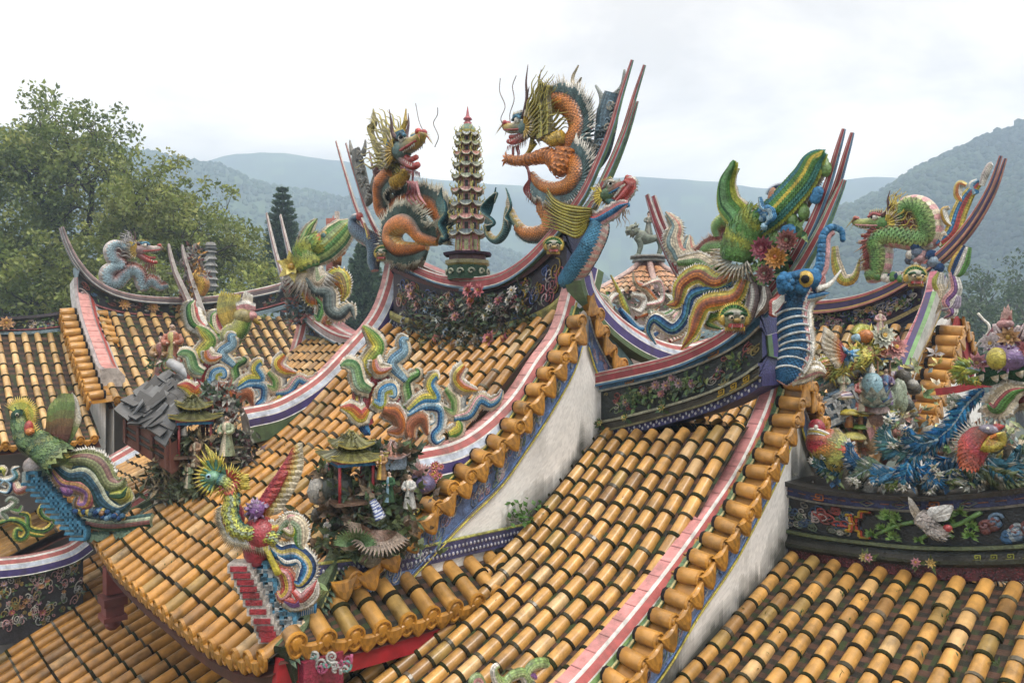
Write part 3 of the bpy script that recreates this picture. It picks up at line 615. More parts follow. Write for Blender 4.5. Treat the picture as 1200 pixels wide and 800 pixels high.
for Q in (vtB, vtBr):
    P = cat(Q, 30); mb.sweep(P-UP*.02, [(-.06, -.06), (-.06, .02), (.0, .02), (.0, -.06)], [(.10, .19, .09)]*4, A3(1, 0, 0)); mb.tube(P+A3(0, 0, .02), .010, (.5, .45, .2), n=5)
mb.build('verge_bed', M['frieze'], hallB)
mb = MB(); slab_wall(mb, [p-UP*.1 for p in vB]+[p-UP*.1 for p in vBr], (1, 0, 0), lambda p: -3.6, foot=lambda y: float(np.interp(y, [3, 4.1, 5, 5.7, 6.5, 6.55, 8], [-3.0, -2.71, -2.43, -2.16, -1.88, -1.2, -1.2])), seed=3)
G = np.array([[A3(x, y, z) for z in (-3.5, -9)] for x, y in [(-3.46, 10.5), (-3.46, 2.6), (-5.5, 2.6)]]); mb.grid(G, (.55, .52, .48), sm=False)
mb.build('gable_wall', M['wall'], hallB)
frieze(hallB, [p-UP*.06+A3(.0, 0, 0) for p in vB], (1, 0, 0), .06, .28, (.16, .22, .36), BLUES, 120, 13)
frieze(hallB, [p-UP*.06 for p in vBr], (1, 0, 0), .06, .28, (.16, .22, .36), BLUES, 40, 14)
# its ridge with the flower relief
VB = 6.2
bt = cat([Pv(x, y, VB) for x, y in [(686, 446), (706, 441), (777, 425), (832, 405), (871, 383), (893, 362)]], 50)
bb = cat([Pv(x, y, VB) for x, y in [(686, 518), (722, 512), (777, 498), (832, 482), (871, 465), (893, 452)]], 50)
LBx = bt[-1][0]-bt[0][0]
def faceB(s, k, o):
    x = bt[0][0]+s; zt = np.interp(x, bt[:, 0], bt[:, 2]); zb = np.interp(x, bb[:, 0], bb[:, 2]); return A3(x, VB-o, zb+(zt-zb)*k)
mb = MB()
ridge_wall(mb, faceB, LBx, [(0, .0), (.12, .0), (.12, .05), (.15, .06), (.15, .04), (.26, .04), (.26, .07), (.30, .07), (.30, .0), (.76, .0), (.76, .04), (.79, .05), (.79, .035), (.95, .035), (.95, .07), (1.02, .07)],
           [(.05, .05, .16), (.2, .2, .12), (.25, .25, .15), (.06, .05, .03), (.05, .045, .03), (.05, .05, .04), (.28, .28, .2), (.1, .1, .1), (.025, .032, .03), (.1, .1, .09), (.4, .4, .34), (.1, .15, .2), (.06, .17, .30), (.3, .28, .26), (.33, .05, .05)])
relief(mb, lambda s, h, o: faceB(s, .31+h, o), LBx, .44, [(.4, .38, .34), (.35, .1, .09), (.2, .25, .12), (.34, .27, .10)], 34, (.03, .08), .009, 31)
for k in range(60): mb.ell(faceB(LBx*(k+.5)/60, .04+.045*(k % 2), .01), (.014, .008, .018), (.5, .5, .55), m=4, n=5)
for q in (.28, .75): fret(mb, lambda s, h, o: faceB(s, h, .035+o), LBx*q, .81, .11, .11, (.40, .18, .06))
for q in (.80, .86, .92): fret(mb, lambda s, h, o: faceB(s, h, .045+o), LBx*q, .165, .07, .08, (.45, .30, .04))
for q in (.13, .5, .64): blossom(mb, faceB(LBx*q, .87, .05), A3(0, -1, 0), .04, np.array((.3, .03, .08)))
mb.build('ridge_wall', M['frieze'], hallB)
mb = MB()                                           # the rose relief in the middle field
relief(mb, lambda s, h, o: faceB(.25*LBx+s, .34+h, .02+o), LBx*.5, .38, GREY, 0, leafy=150, flowers=0, rs=6)
relief(mb, lambda s, h, o: faceB(.6*LBx+s, .34+h, .02+o), LBx*.36, .38, GREY, 0, leafy=40, flowers=3, rs=8)
mb.build('relief_foliage', M['frieze'], hallB)
for q, k, r, c in [(.40, .62, .055, (.12, .05, .08)), (.47, .66, .06, (.22, .10, .12)), (.53, .6, .065, (.28, .13, .16)), (.50, .5, .05, (.3, .08, .1)), (.60, .58, .06, (.2, .12, .14)), (.29, .5, .05, (.14, .07, .05)), (.56, .7, .045, (.24, .08, .12))]:
    mb = MB(); blossom(mb, faceB(LBx*q, k, .05), A3(.2, -1, .2), r, np.array(c), petals=9, layers=3); mb.build('relief_rose', M['frieze'], hallB)
for q, k in ((.30, .1), (.52, .14), (.14, .09)):
    mb = MB(); blossom(mb, faceB(LBx*q, .24+.02, .1), A3(.1, -1, .5), .05, np.array((.42, .34, .05)), petals=7, core=(.1, .3, .1))
    for z in range(6): mb.leaf(faceB(LBx*q, .24, .08), unit(rng.normal(size=3)+A3(0, -.6, 0)), A3(0, -1, 0), .09, .04, (.05, .12, .04))
    mb.build('flower_spray', M['frieze'], hallB)
hb = [Pv(x, y, VB-.02) for x, y in [(690, 440), (777, 421), (822, 405), (862, 382), (899, 346), (923, 315), (950, 268), (970, 221), (984, 177), (992, 153)]]
horn('swallowtail', hallB, hb, A3(0, 1, 0), .07, [(.4, .36, .33), (.62, .58, .54), (.45, .10, .10), (.45, .12, .12), (.62, .6, .56), (.30, .05, .06), (.6, .58, .5), (.06, .16, .28), (.08, .17, .28), (.5, .5, .45)], gap=.08, tip=.35)
horn('swallowtail', hallB, [Pv(x, y, VB-.1) for x, y in [(900, 352), (928, 318), (955, 275), (975, 235), (988, 210)]], A3(0, 1, 0), .06, [(.25, .3, .22), (.5, .5, .45), (.22, .3, .2), (.2, .28, .2)]+HORNP[4:], gap=.02, tip=.3)
# =====================================================================================
# right-hand low roof in the foreground
hallC = thing('temple_roof', 'lowest right temple roof below the dark ridge wall with the crane relief', 'roof', (-2.2, 4.2, -9), 'tiled temple roofs')
VC = 6.5
pC = prof([(1.5, -3.4), (3.0, -3.02), (4.1, -2.73), (5.0, -2.45), (5.7, -2.18), (6.5, -1.88), (6.8, -1.75)])
def SC(a, b): e = min(1.1, max(0, (a+3.4)/2.2)); return A3(a, b, pC(b)+.20*e*e*smooth((b-4)/2.5))
tm, pan, ev = MB(), MB(), MB()
tiles(tm, pan, SC, -3.42, .44, .193, lambda a: 1.6, lambda a: 6.46,   .205, .055, np.array(TILE)*1.03, ev)
tm.build('tile_slope', M['tile'], hallC); pan.build('pan_tiles', M['pan'], hallC); ev.build('eave_end_tiles', M['tile'], hallC)
mb, pn = MB(), MB(); SCr = lambda a, b: A3(a, 13.3-b, pC(b)); tiles(mb, pn, SCr, -3.4, .44, .2, lambda a: 4, lambda a: 6.5, .215, .07, TILE, None, ncol=8)
mb.build('tile_slope', M['tile'], hallC); pn.build('pan_tiles', M['pan'], hallC)
ct = cat([Pv(x, y, VC) for x, y in [(917, 561), (960, 571), (1020, 578), (1080, 580), (1140, 577), (1200, 570), (1300, 552), (1500, 530), (1800, 500)]], 80)
cb = cat([Pv(x, y, VC) for x, y in [(917, 655), (960, 662), (1020, 670), (1080, 677), (1140, 680), (1200, 680), (1300, 678), (1500, 690), (1800, 700)]], 80)
LCW = ct[-1][0]-ct[0][0]; LC = Pv(1300, 545, VC)[0]-ct[0][0]
def faceC(s, k, o):
    x = ct[0][0]+s; zt = np.interp(x, ct[:, 0], ct[:, 2]); zb = np.interp(x, cb[:, 0], cb[:, 2]); return A3(x, VC-o, zb+(zt-zb)*k)
mb = MB()
ridge_wall(mb, faceC, LCW, [(0, .02), (.16, .02), (.16, .05), (.2, .07), (.24, .07), (.28, .04), (.33, .02), (.36, .06), (.40, .05), (.40, .0), (.80, .0), (.80, .04), (.83, .05), (.83, .03), (.94, .03), (.94, .07), (1.0, .08)],
           [(.10, .025, .03), (.10, .08, .08), (.02, .02, .018), (.03, .035, .02), (.03, .03, .025), (.012, .015, .012), (.06, .07, .03), (.07, .09, .03), (.02, .03, .02), (.018, .02, .022), (.05, .05, .05), (.2, .2, .18), (.04, .04, .06), (.025, .03, .09), (.2, .19, .17), (.04, .038, .035)])
fC = lambda s, h, o: faceC(s, .41+h, o)
relief(mb, lambda s, h, o: fC(s, h, o), LC*.30, .38, [(.30, .28, .24), (.12, .16, .10), (.05, .1, .2)], 46, (.03, .06), .009, 41)
relief(mb, lambda s, h, o: fC(LC*.12+s, .12+h, o), LC*.16, .26, [(.35, .06, .05), (.5, .42, .4)], 12, (.05, .09), .012, 42)
for q in (.13, .52): fret(mb, lambda s, h, o: faceC(s, h, .03+o), LC*q, .85, .09, .07, (.42, .14, .05))
for q in (.3, .41, .62): 
    P = [faceC(LC*q+a, .885+b, .036) for a, b in ((0, 0), (.06, .04), (.12, 0), (.06, -.04), (0, 0))]; mb.tube(np.array(P), .006, (.12, .13, .10), n=4)
for q in np.arange(.02, 1, .05): mb.tube(np.array([faceC(LC*q, .885, .034), faceC(LC*(q+.03), .885, .034)]), .005, (.22, .09, .05), n=4)
for q in np.arange(.66, .98, .045): fret(mb, lambda s, h, o: faceC(s, h, .05+o), LC*q, .25, .05, .05, (.28, .30, .05))
for k in range(700):
    mb.ell(faceC(LC*rng.random(), .01+.14*rng.random(), .022), (.008, .006, .008), (.22, .05, .06) if rng.random() < .6 else (.06, .05, .05), m=3, n=4)
st = [(0, .5), (.04, .5), (.04, .58), (.08, .58), (.08, .68), (.12, .68), (.12, .76), (.2, .76)]
for o_, c in ((0, (.45, .30, .03)), (.02, (.40, .06, .03)), (.04, (.03, .02, .02))):
    for a, b in zip(st[:-1], st[1:]):
        for z in (1, -1):
            g_ = lambda p: faceC(LC*.245+p[0]+o_, .6+(p[1]-.6)*1*(1 if z == 1 else -1)*(1-o_*2)+.0, .016)
            mb.tube(np.array([g_(a), g_(b)]), .014, c, n=4, sm=False)
mb.build('ridge_wall', M['frieze'], hallC)
mb = MB(); R = random.Random(3)
for k in range(16):   # pine boughs of the relief
    s, h = R.uniform(.34, .66)*LC, R.uniform(.44, .78); c = faceC(s, h, .035); rr = R.uniform(.05, .085)
    for q in range(26):
        a = R.uniform(-.6, 3.8); d = A3(math.cos(a), -.25, math.sin(a)*.8); mb.leaf(c, d, A3(0, -1, 0), rr*R.uniform(.7, 1.1), rr*.26, (.05, .12, .02), (.13, .24, .05))
for pts in ([(.36, .5), (.42, .62), (.48, .68)], [(.5, .48), (.56, .6), (.62, .66), (.68, .78)], [(.56, .6), (.6, .5)]):
    mb.tube(cat([faceC(LC*x, y, .03) for x, y in pts], 10), .018, (.12, .24, .07), n=6)
mb.build('pine_relief', M['cer'], hallC)
mb = MB()
for k in range(13):
    s, h = R.uniform(.68, .98)*LC, R.uniform(.45, .76); r = R.uniform(.03, .06); c = R.choice([(.06, .14, .26), (.3, .36, .4), (.12, .2, .3), (.16, .06, .06)])
    mb.tube(np.array([faceC(s+r*(1-q)*math.cos(q*9), h+r*1.2*(1-q)*math.sin(q*9), .03) for q in np.linspace(0, .9, 14)]), .016, c, n=5)
    mb.ell(faceC(s, h-.05, .02), (.05, .02, .04), c, m=5, n=7)
mb.build('rock_relief', M['cer'], hallC)
for q, c in ((.33, (.35, .28, .03)), (.345, (.5, .2, .24)), (.545, (.55, .35, .03)), (.50, (.4, .12, .14))):
    mb = MB(); blossom(mb, faceC(LC*q, .22, .12), A3(.1, -1, .4), .045, np.array(c)); 
    for z in range(5): mb.leaf(faceC(LC*q, .2, .08), unit(rng.normal(size=3)+A3(0, -.6, 0)), A3(0, -1, 0), .09, .035, (.10, .14, .04))
    mb.build('flower_spray', M['cer'], hallC)
mb = MB(); mb.grid(np.array([[A3(x, y, z) for z in (-3.1, -9)] for x, y in [(-3.4, 2.2), (.4, 2.2), (.4, 11)]]), (.5, .46, .42), sm=False); mb.build('front_wall', M['wall'], hallC)
# =====================================================================================
# hall at the back on the right
hallD = thing('temple_roof', 'far right temple roof behind the ornaments, a green dragon on its ridge', 'roof', (-5, 10, -9), 'tiled temple roofs')
UD = -3.62
vtD = [Pu(x, y, UD) for x, y in [(1060, 500), (1072, 470), (1083, 440), (1092, 412), (1101, 388)]]
verge_tiles(hallD, vtD, A3(1, 0, 0), .28, .085, .2)
pD = prof([(p[1], p[2]-.06) for p in vtD]+[(8.6, -1.9), (11.3, .45)]); SD = lambda a, b: A3(a, b, float(pD(b)))
tm, pan = MB(), MB(); tiles(tm, pan, SD, -6.6, -3.7, .2, lambda a: 8.6, lambda a: 11.2, .22, .07, TILE, None, ncol=14)
tm.build('tile_slope', M['tile'], hallD); pan.build('pan_tiles', M['pan'], hallD)
bd = [Pu(x, y, UD-.08) for x, y in [(1096, 318), (1088, 350), (1073, 385), (1050, 425), (1015, 452), (985, 462)]]
verge_band('hip_band', hallD, bd[::1], A3(1, 0, 0), .085, .22, scale=np.interp(np.linspace(0, 1, 60), [0, .6, 1], [1, .9, .15]), pal=[PINK[0], PINK[1], (.6, .2, .26), (.5, .45, .5), (.05, .03, .16), (.5, .45, .4), (.5, .36, .12)])
bd2 = [Pu(x, y, UD+.06) for x, y in [(1094, 345), (1084, 375), (1070, 410), (1052, 455), (1040, 480)]]
mb = MB(); P = cat(bd2, 20); mb.sweep(P, [(-.08, -.1), (-.08, .05), (0, .06), (.05, .05), (.05, -.1)], [(.5, .36, .12), (.06, .04, .15), (.18, .34, .14), (.5, .5, .45), (.2, .2, .2)], A3(1, 0, 0)); mb.build('verge_bed', M['band'], hallD)
mb = MB(); T_ = [Pu(x, y, UD+.02) for x, y in [(1062, 500), (1100, 395), (1118, 372), (1132, 400), (1150, 452)]]
slab_wall(mb, T_, (1, 0, 0), lambda p: -2.5); mb.build('gable_wall', M['wall'], hallD)
mb = MB(); mb.sweep(cat([Pu(x, y, UD+.1) for x, y in [(1117, 378), (1128, 405), (1139, 436)]], 8), [(0, -.12), (0, .12), (.04, .12), (.04, -.12)], [(.33, .03, .03)]*4, A3(1, 0, 0)); mb.build('gable_board', M['wood'], hallD)
verge_tiles(hallD, [Pu(x, y, UD+.05) for x, y in [(1119, 378), (1129, 402), (1143, 445)]], A3(1, 0, 0), .12, .07, .22)
mb = MB(); mb.sweep(cat([Pv(x, y, 9.4) for x, y in [(1098, 458), (1122, 455), (1148, 449), (1210, 445)]], 10), [(-.05, -.05), (-.05, .03), (.05, .03), (.05, -.05)], [(.4, .04, .05), (.6, .56, .5), (.4, .04, .05), (.2, .2, .2)], A3(0, 1, 0)); mb.build('low_ridge', M['band'], hallD)
VD = 11.3
dt = cat([Pv(x, y, VD) for x, y in [(938, 355), (975, 353), (1010, 347), (1045, 335), (1080, 316)]], 40)
db = cat([Pv(x, y, VD) for x, y in [(938, 398), (975, 398), (1010, 394), (1045, 384), (1088, 362)]], 40)
LD = dt[-1][0]-dt[0][0]
def faceD(s, k, o):
    x = dt[0][0]+s; return A3(x, VD-o, lerp(np.interp(x, db[:, 0], db[:, 2]), np.interp(x, dt[:, 0], dt[:, 2]), k))
mb = MB(); ridge_wall(mb, faceD, LD, [(0, 0), (.1, .05), (.2, .05), (.2, 0), (.72, 0), (.72, .05), (.84, .05), (.84, .03), (1, .05)], [(.05, .05, .12), (.3, .25, .1), (.1, .1, .1), (.04, .03, .05), (.4, .35, .3), (.05, .03, .08), (.4, .3, .1), (.34, .06, .08)])
relief(mb, lambda s, h, o: faceD(s, .22+h, o), LD, .48, [(.5, .45, .42), (.4, .14, .2), (.1, .16, .35), (.4, .32, .1), (.4, .4, .4)], 60, (.04, .1), .014, 51, leafy=80, flowers=10)
fret(mb, lambda s, h, o: faceD(s, h, .04+o), LD*.45, .75, .15, .08, (.5, .36, .05)); mb.build('ridge_wall', M['cer'], hallD)
hd = [Pv(x, y, VD) for x, y in [(930, 354), (975, 352), (1010, 346), (1045, 333), (1085, 309), (1115, 284), (1140, 254), (1160, 220), (1174, 184)]]
horn('swallowtail', hallD, hd, A3(0, 1, 0), .10, [(.45, .36, .33), (.62, .58, .54), (.05, .03, .1), (.45, .12, .12), (.62, .6, .56), (.05, .035, .11), (.46, .32, .06), (.45, .2, .16), (.3, .1, .1), (.5, .5, .45)], gap=.1, tip=.3)
# =====================================================================================
# left step of the middle hall (mirror of the right hall)
hallE = thing('temple_roof', 'left temple roof behind the flower pavilion, a fish tailed bird at its horn', 'roof', (-11.3, 4.2, -9), 'tiled temple roofs')
pE = prof([(2.3, -2.1), (3.2, -1.77), (4.3, -1.2), (5.3, -.55), (6.2, .15), (6.5, .4)])
SE = lambda a, b: A3(a, b, float(pE(b)))
tm, pan, ev = MB(), MB(), MB()
tiles(tm, pan, SE, -12.45, -10.5, .215, lambda a: 2.4, lambda a: 6.2, .225, .06, np.array(TILE)*.95, ev)
tm.build('tile_slope', M['tile'], hallE); pan.build('pan_tiles', M['pan'], hallE); ev.build('eave_end_tiles', M['tile'], hallE)
verge_band('hip_band', hallE, [Pu(x, y, -12.5) for x, y in [(353, 372), (347, 398), (335, 425), (300, 452), (250, 478), (190, 502), (150, 524), (112, 546)]], A3(1, 0, 0), .13, .4, PINK)
verge_band('hip_band', hallE, [Pu(x, y, -10.55) for x, y in [(215, 545), (199, 556), (176, 572), (158, 584), (146, 592)]], A3(1, 0, 0), .10, .3, PINK)
eb = [Pv(x, y, 6.2) for x, y in [(466, 398), (440, 398), (402, 391), (372, 371), (349, 343), (335, 305), (327, 275), (321, 250)]]
horn('swallowtail', hallE, eb, A3(0, 1, 0), .10, [(.4, .36, .33), (.62, .58, .54), (.45, .2, .2), (.4, .12, .12), (.62, .6, .56), (.35, .3, .3), (.5, .5, .5), (.12, .2, .25), (.3, .3, .3), (.5, .5, .45)], gap=.14, tip=.45)
et = cat([p for p in eb[:5]][::-1], 30)
def faceE(s, k, o): x = et[0][0]+s; zt = np.interp(x, et[:, 0], et[:, 2]); return A3(x, 6.2-o, lerp(min(pE(6.15), zt-.3), zt, k))
LE = et[-1][0]-et[0][0]; mb = MB()
ridge_wall(mb, faceE, LE, [(0, 0), (.15, .05), (.25, .05), (.25, 0), (.8, 0), (.8, .05), (.95, .05), (1, .02)], [(.06, .05, .12), (.2, .2, .1), (.1, .1, .1), (.04, .03, .04), (.3, .3, .25), (.1, .04, .05), (.3, .06, .06)])
relief(mb, lambda s, h, o: faceE(s, .26+h, o), LE, .5, GREY, 50, (.04, .1), .014, 61, leafy=80, flowers=12); mb.build('ridge_wall', M['frieze'], hallE)
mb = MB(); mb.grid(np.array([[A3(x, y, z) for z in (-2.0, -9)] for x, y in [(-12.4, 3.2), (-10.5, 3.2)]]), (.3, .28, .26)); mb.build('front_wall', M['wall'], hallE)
# brick-red chimney-like box with a slate lid, behind the pavilion
# =====================================================================================
# low roof at the bottom left, in the shade of the middle hall's eave
hallF = thing('temple_roof', 'shaded low temple roof in the bottom left corner under the middle eave', 'roof', (-8.4, 1.5, -9), 'tiled temple roofs')
zF = prof([(-1.0, -4.2), (0., -3.85), (1., -3.38), (1.84, -2.97), (3., -2.5), (3.4, -2.4)])
SF = lambda a, b: 1.35*A3(a, b, float(zF(b))+.06*math.sin(a*.9))
tm, pan, ev = MB(), MB(), MB()
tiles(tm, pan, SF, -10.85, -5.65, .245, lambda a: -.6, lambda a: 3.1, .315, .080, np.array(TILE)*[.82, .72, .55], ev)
tm.build('tile_slope', M['tile'], hallF); pan.build('pan_tiles', M['pan'], hallF); ev.build('eave_end_tiles', M['tile'], hallF)
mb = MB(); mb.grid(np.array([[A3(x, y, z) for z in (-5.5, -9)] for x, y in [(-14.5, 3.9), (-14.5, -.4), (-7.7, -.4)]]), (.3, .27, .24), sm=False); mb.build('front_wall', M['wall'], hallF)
hallG = thing('temple_roof', 'small left edge temple roof over a dark relief wall with pink striped band', 'roof', (-11.8, 1.6, -9), 'tiled temple roofs')
pG = prof([(-.5, -3.3), (.6, -2.92), (1.4, -2.62), (2.05, -2.36), (2.7, -2.15)])
SG = lambda a, b: 1.18*A3(a, b, float(pG(b)))
tm, pan = MB(), MB(); tiles(tm, pan, SG, -12.5, -11.05, .215, lambda a: .2, lambda a: 2.2, .26, .07, np.array(TILE)*.95, None, ncol=12)
tm.build('tile_slope', M['tile'], hallG); pan.build('pan_tiles', M['pan'], hallG)
UG = -10.95*1.18; gb = [Pu(x, y, UG) for x, y in [(96, 628), (78, 640), (50, 648), (20, 653), (-20, 655), (-70, 650)]]
verge_band('hip_band', hallG, gb, A3(1, 0, 0), .115, .25, PINK)
mb = MB(); P = cat(gb, 30); F_ = lambda s, h, o: A3(UG+.08+o, np.interp(s, [0, 2.5], [P[-1][1], P[0][1]+.0]), np.interp(np.interp(s, [0, 2.5], [P[-1][1], P[0][1]]), P[::-1, 1], P[::-1, 2])-.12-h)
mb.grid(np.array([[F_(s, h, 0) for h in np.linspace(0, 1.1, 8)] for s in np.linspace(0, 2.5, 30)]), (.03, .03, .035))
relief(mb, F_, 2.5, 1.0, [(.5, .48, .42), (.4, .28, .08), (.3, .32, .3), (.45, .25, .25)], 170, (.03, .09), .011, 71, leafy=90, flowers=26)
mb.build('relief_wall', M['frieze'], hallG)
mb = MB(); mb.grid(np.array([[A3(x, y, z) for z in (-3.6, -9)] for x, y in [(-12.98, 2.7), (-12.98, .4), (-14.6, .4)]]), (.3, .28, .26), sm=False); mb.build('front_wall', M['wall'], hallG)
# =====================================================================================
# side wings on the far left: their ridges run away from the eye, their slopes fall to the right
T2 = lambda a, b, z: A3(-b, a, z)
def wing(label, prof_pts, a0, a1, pitch, b0, b1, L, r, base, top, bot, horn_path=None, hp=None, rel=81):
    t = thing('temple_roof', label, 'roof', (-b0, a0, -9), 'tiled temple roofs'); pr = prof(prof_pts); S = lambda a, b: T2(a, b, float(pr(b)))
    tm, pan, ev = MB(), MB(), MB(); tiles(tm, pan, S, a0, a1, pitch, lambda a: b0, lambda a: b1, L, r, base, ev, ncol=14)
    tm.build('tile_slope', M['tile'], t); pan.build('pan_tiles', M['pan'], t); ev.build('eave_end_tiles', M['tile'], t)
    tp = cat([Pu(x, y, -b1) for x, y in top], 40); bt_ = cat([Pu(x, y, -b1) for x, y in bot], 40)
    def face(s, k, o): y = tp[0][1]+s; return A3(-b1+o, y, lerp(np.interp(y, bt_[:, 1], bt_[:, 2]), np.interp(y, tp[:, 1], tp[:, 2]), k))
    LL = tp[-1][1]-tp[0][1]; mb = MB()
    ridge_wall(mb, face, LL, [(0, .04), (.16, .04), (.16, .0), (.22, .05), (.28, .05), (.28, 0), (.84, 0), (.84, .06), (1, .06)], [(.20, .28, .32), (.1, .1, .1), (.05, .05, .05), (.3, .1, .1), (.05, .05, .05), (.03, .033, .036), (.3, .3, .28), (.07, .06, .07)])
    relief(mb, lambda s, h, o: face(s, .3+h, o), LL, .5, GREY, 40, (.04, .09), .014, rel, leafy=60, flowers=12, fcols=[(.5, .22, .05), (.42, .16, .05), (.5, .42, .36), (.35, .1, .1)])
    for q in (.18, .3, .42): blossom(mb, face(LL*q, .6, .05), A3(1, 0, .2), .13, np.array((.5, .24, .05)), petals=9, layers=3)
    mb.build('ridge_wall', M['frieze'], t)
    if horn_path: horn('swallowtail', t, [Pu(x, y, -b1+.05) for x, y in horn_path], A3(1, 0, 0), .085, [(.4, .36, .33), (.62, .58, .54), (.55, .5, .46), (.35, .2, .2), (.62, .6, .56), (.15, .12, .13), (.6, .58, .5), (.10, .12, .14), (.3, .3, .3), (.5, .5, .45)], gap=.09, tip=.4)
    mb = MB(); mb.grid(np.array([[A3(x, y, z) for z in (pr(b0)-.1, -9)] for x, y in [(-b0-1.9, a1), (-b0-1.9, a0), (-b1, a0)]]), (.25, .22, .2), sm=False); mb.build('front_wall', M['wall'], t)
    return t, pr
wJ, pJ = wing('upper far left temple roof sloping right, its ridge ending in a single tall horn', [(12.2, -1.1), (12.8, -.85), (13.5, -.45), (14.2, .05), (15, .66)], 3.1, 7.4, .222, 12.9, 15, .3, .058, (.56, .36, .15),
              [(92, 312), (112, 332), (140, 345), (180, 350), (240, 350), (300, 341), (345, 328)], [(92, 362), (112, 366), (140, 372), (180, 376), (240, 379), (300, 370), (345, 358)],
              [(350, 326), (300, 339), (240, 348), (180, 348), (140, 342), (112, 328), (92, 306), (80, 284), (73, 266)])
wI, pI = wing('lower far left temple roof sloping right behind the left phoenix', [(12.5, -1.5), (12.9, -1.28), (13.6, -.85), (14.3, -.32), (15, .26)], .3, 2.95, .19, 12.75, 15, .28, .05, (.56, .36, .15),
              [(-60, 372), (0, 371), (40, 369), (90, 362)], [(-60, 394), (0, 392), (40, 391), (90, 386)], rel=82)
vj = [A3(-b, 3.05, float(pJ(b))+.03) for b in (12.9, 13.4, 14.2, 15)]
verge_tiles(wJ, vj, A3(0, -1, 0), .22, .075, .2); verge_tiles(wJ, [p+A3(0, .3, 0) for p in vj[2:]], A3(0, 1, 0), .2, .07, .2)
mb = MB(); slab_wall(mb, [p-UP*.08 for p in vj], (0, -1, 0), lambda p: -2); mb.build('gable_wall', M['wall'], wJ)
verge_band('hip_band', wJ, [A3(-b, 3.22, z) for b, z in ((15.1, 1.3), (15, 1.0), (14.6, .55), (14.0, .12), (13.5, -.22), (13.2, -.3))], A3(0, 1, 0), .16, .35, [PINK[0], (.35, .3, .3), (.60, .28, .25), (.42, .08, .07), (.5, .5, .5), (.08, .06, .1), (.2, .2, .2)])
# ======================= ceramic ornaments =======================
ORA, GOLD, YG, GRN, DGR = (.52, .17, .03), (.50, .33, .05), (.40, .42, .07), (.10, .25, .06), (.04, .10, .05)
BLU, DBL, TEA, RED, PNK = (.06, .21, .40), (.03, .07, .17), (.07, .19, .20), (.40, .05, .04), (.58, .30, .30)
WHT, CRM, BRN, PUR, YEL, LBL, BLK = (.66, .64, .58), (.58, .50, .36), (.17, .07, .03), (.20, .09, .26), (.58, .46, .07), (.28, .45, .56), (.02, .02, .02)
def _o(objs): return objs

class Cv:
    """a drawing plane standing in the scene: 'v' along a ridge, 'u' along a gable edge, 'D' square to the view; K turns crop coordinates into photo pixels"""
    def __init__(s, kind, val, K=None):
        s.kind, s.val, s.K = kind, val, K or (lambda x, y: (x, y))
        s.n = {'v': A3(0, -1, 0), 'u': A3(1, 0, 0), 'D': -FWD}[kind]; s.r = {'v': A3(1, 0, 0), 'u': A3(0, 1, 0), 'D': RGT}[kind]
    def __call__(s, x, y, o=0.):
        px, py = s.K(x, y)
        if s.kind == 'v': return Pv(px, py, s.val-o)
        if s.kind == 'u': return Pu(px, py, s.val+o)
        return PD(px, py, s.val-o)
    def line(s, pts, n=30, o=0.): return cat([s(p[0], p[1], o+(p[2] if len(p) > 2 else 0)) for p in pts], n)
def scroll(mb, cv, pts, w, st, th=.03, frill=None, n=44, prof_=(.55, 1, .9, .12), o=0., fside=(1, -1), flen=None):
    """a curling band with painted stripes (st: across, from one edge to the other) and a frilled porcelain edge"""
    P = cv.line(pts, n, o) if not isinstance(pts, np.ndarray) else pts; n = len(P)
    nr = cv.n if isinstance(cv, Cv) else cv
    T = np.gradient(P, axis=0); T /= np.maximum(1e-9, np.linalg.norm(T, axis=1))[:, None]
    B = np.cross(nr, T); B /= np.maximum(1e-9, np.linalg.norm(B, axis=1))[:, None]
    W = np.interp(np.linspace(0, 1, n), np.linspace(0, 1, len(prof_)), prof_)*w
    x = np.linspace(-1, 1, 13)
    R = [[P[i]+B[i]*W[i]*q+nr*th*(1-q*q)*min(1, W[i]/w*1.5) for q in x]+[P[i]+B[i]*W[i]*q-nr*th*.6*(1-q*q) for q in x[-2:0:-1]] for i in range(n)]
    m = len(st)
    def col(i, j):
        k = j if j < 12 else 23-j
        k = min(max(k, 0), 11); c = np.array(frill if frill is not None and k in (0, 11) else st[min(int(k/12*m), m-1)])
        return c*(1.12 if i % 2 else .88)*(1.12 if k % 2 else .72)
    mb.grid(np.array(R), col, True)
    for i in (0, n-1): mb.poly_fan(np.array(R[i]), st[0])
    if frill is not None:
        L = (flen or w*.5)
        for i in range(1, n-1):
            for sd in fside:
                if W[i] < w*.2: continue
                d = B[i]*sd*1.0-T[i]*.55
                mb.spike(P[i]+B[i]*W[i]*sd*.85, P[i]+B[i]*W[i]*sd*.85+unit(d)*L*(.8+.4*random.random())*min(1, .3+W[i]/w), L*.34, frill, WHT if frill != WHT else CRM, 3, nr)
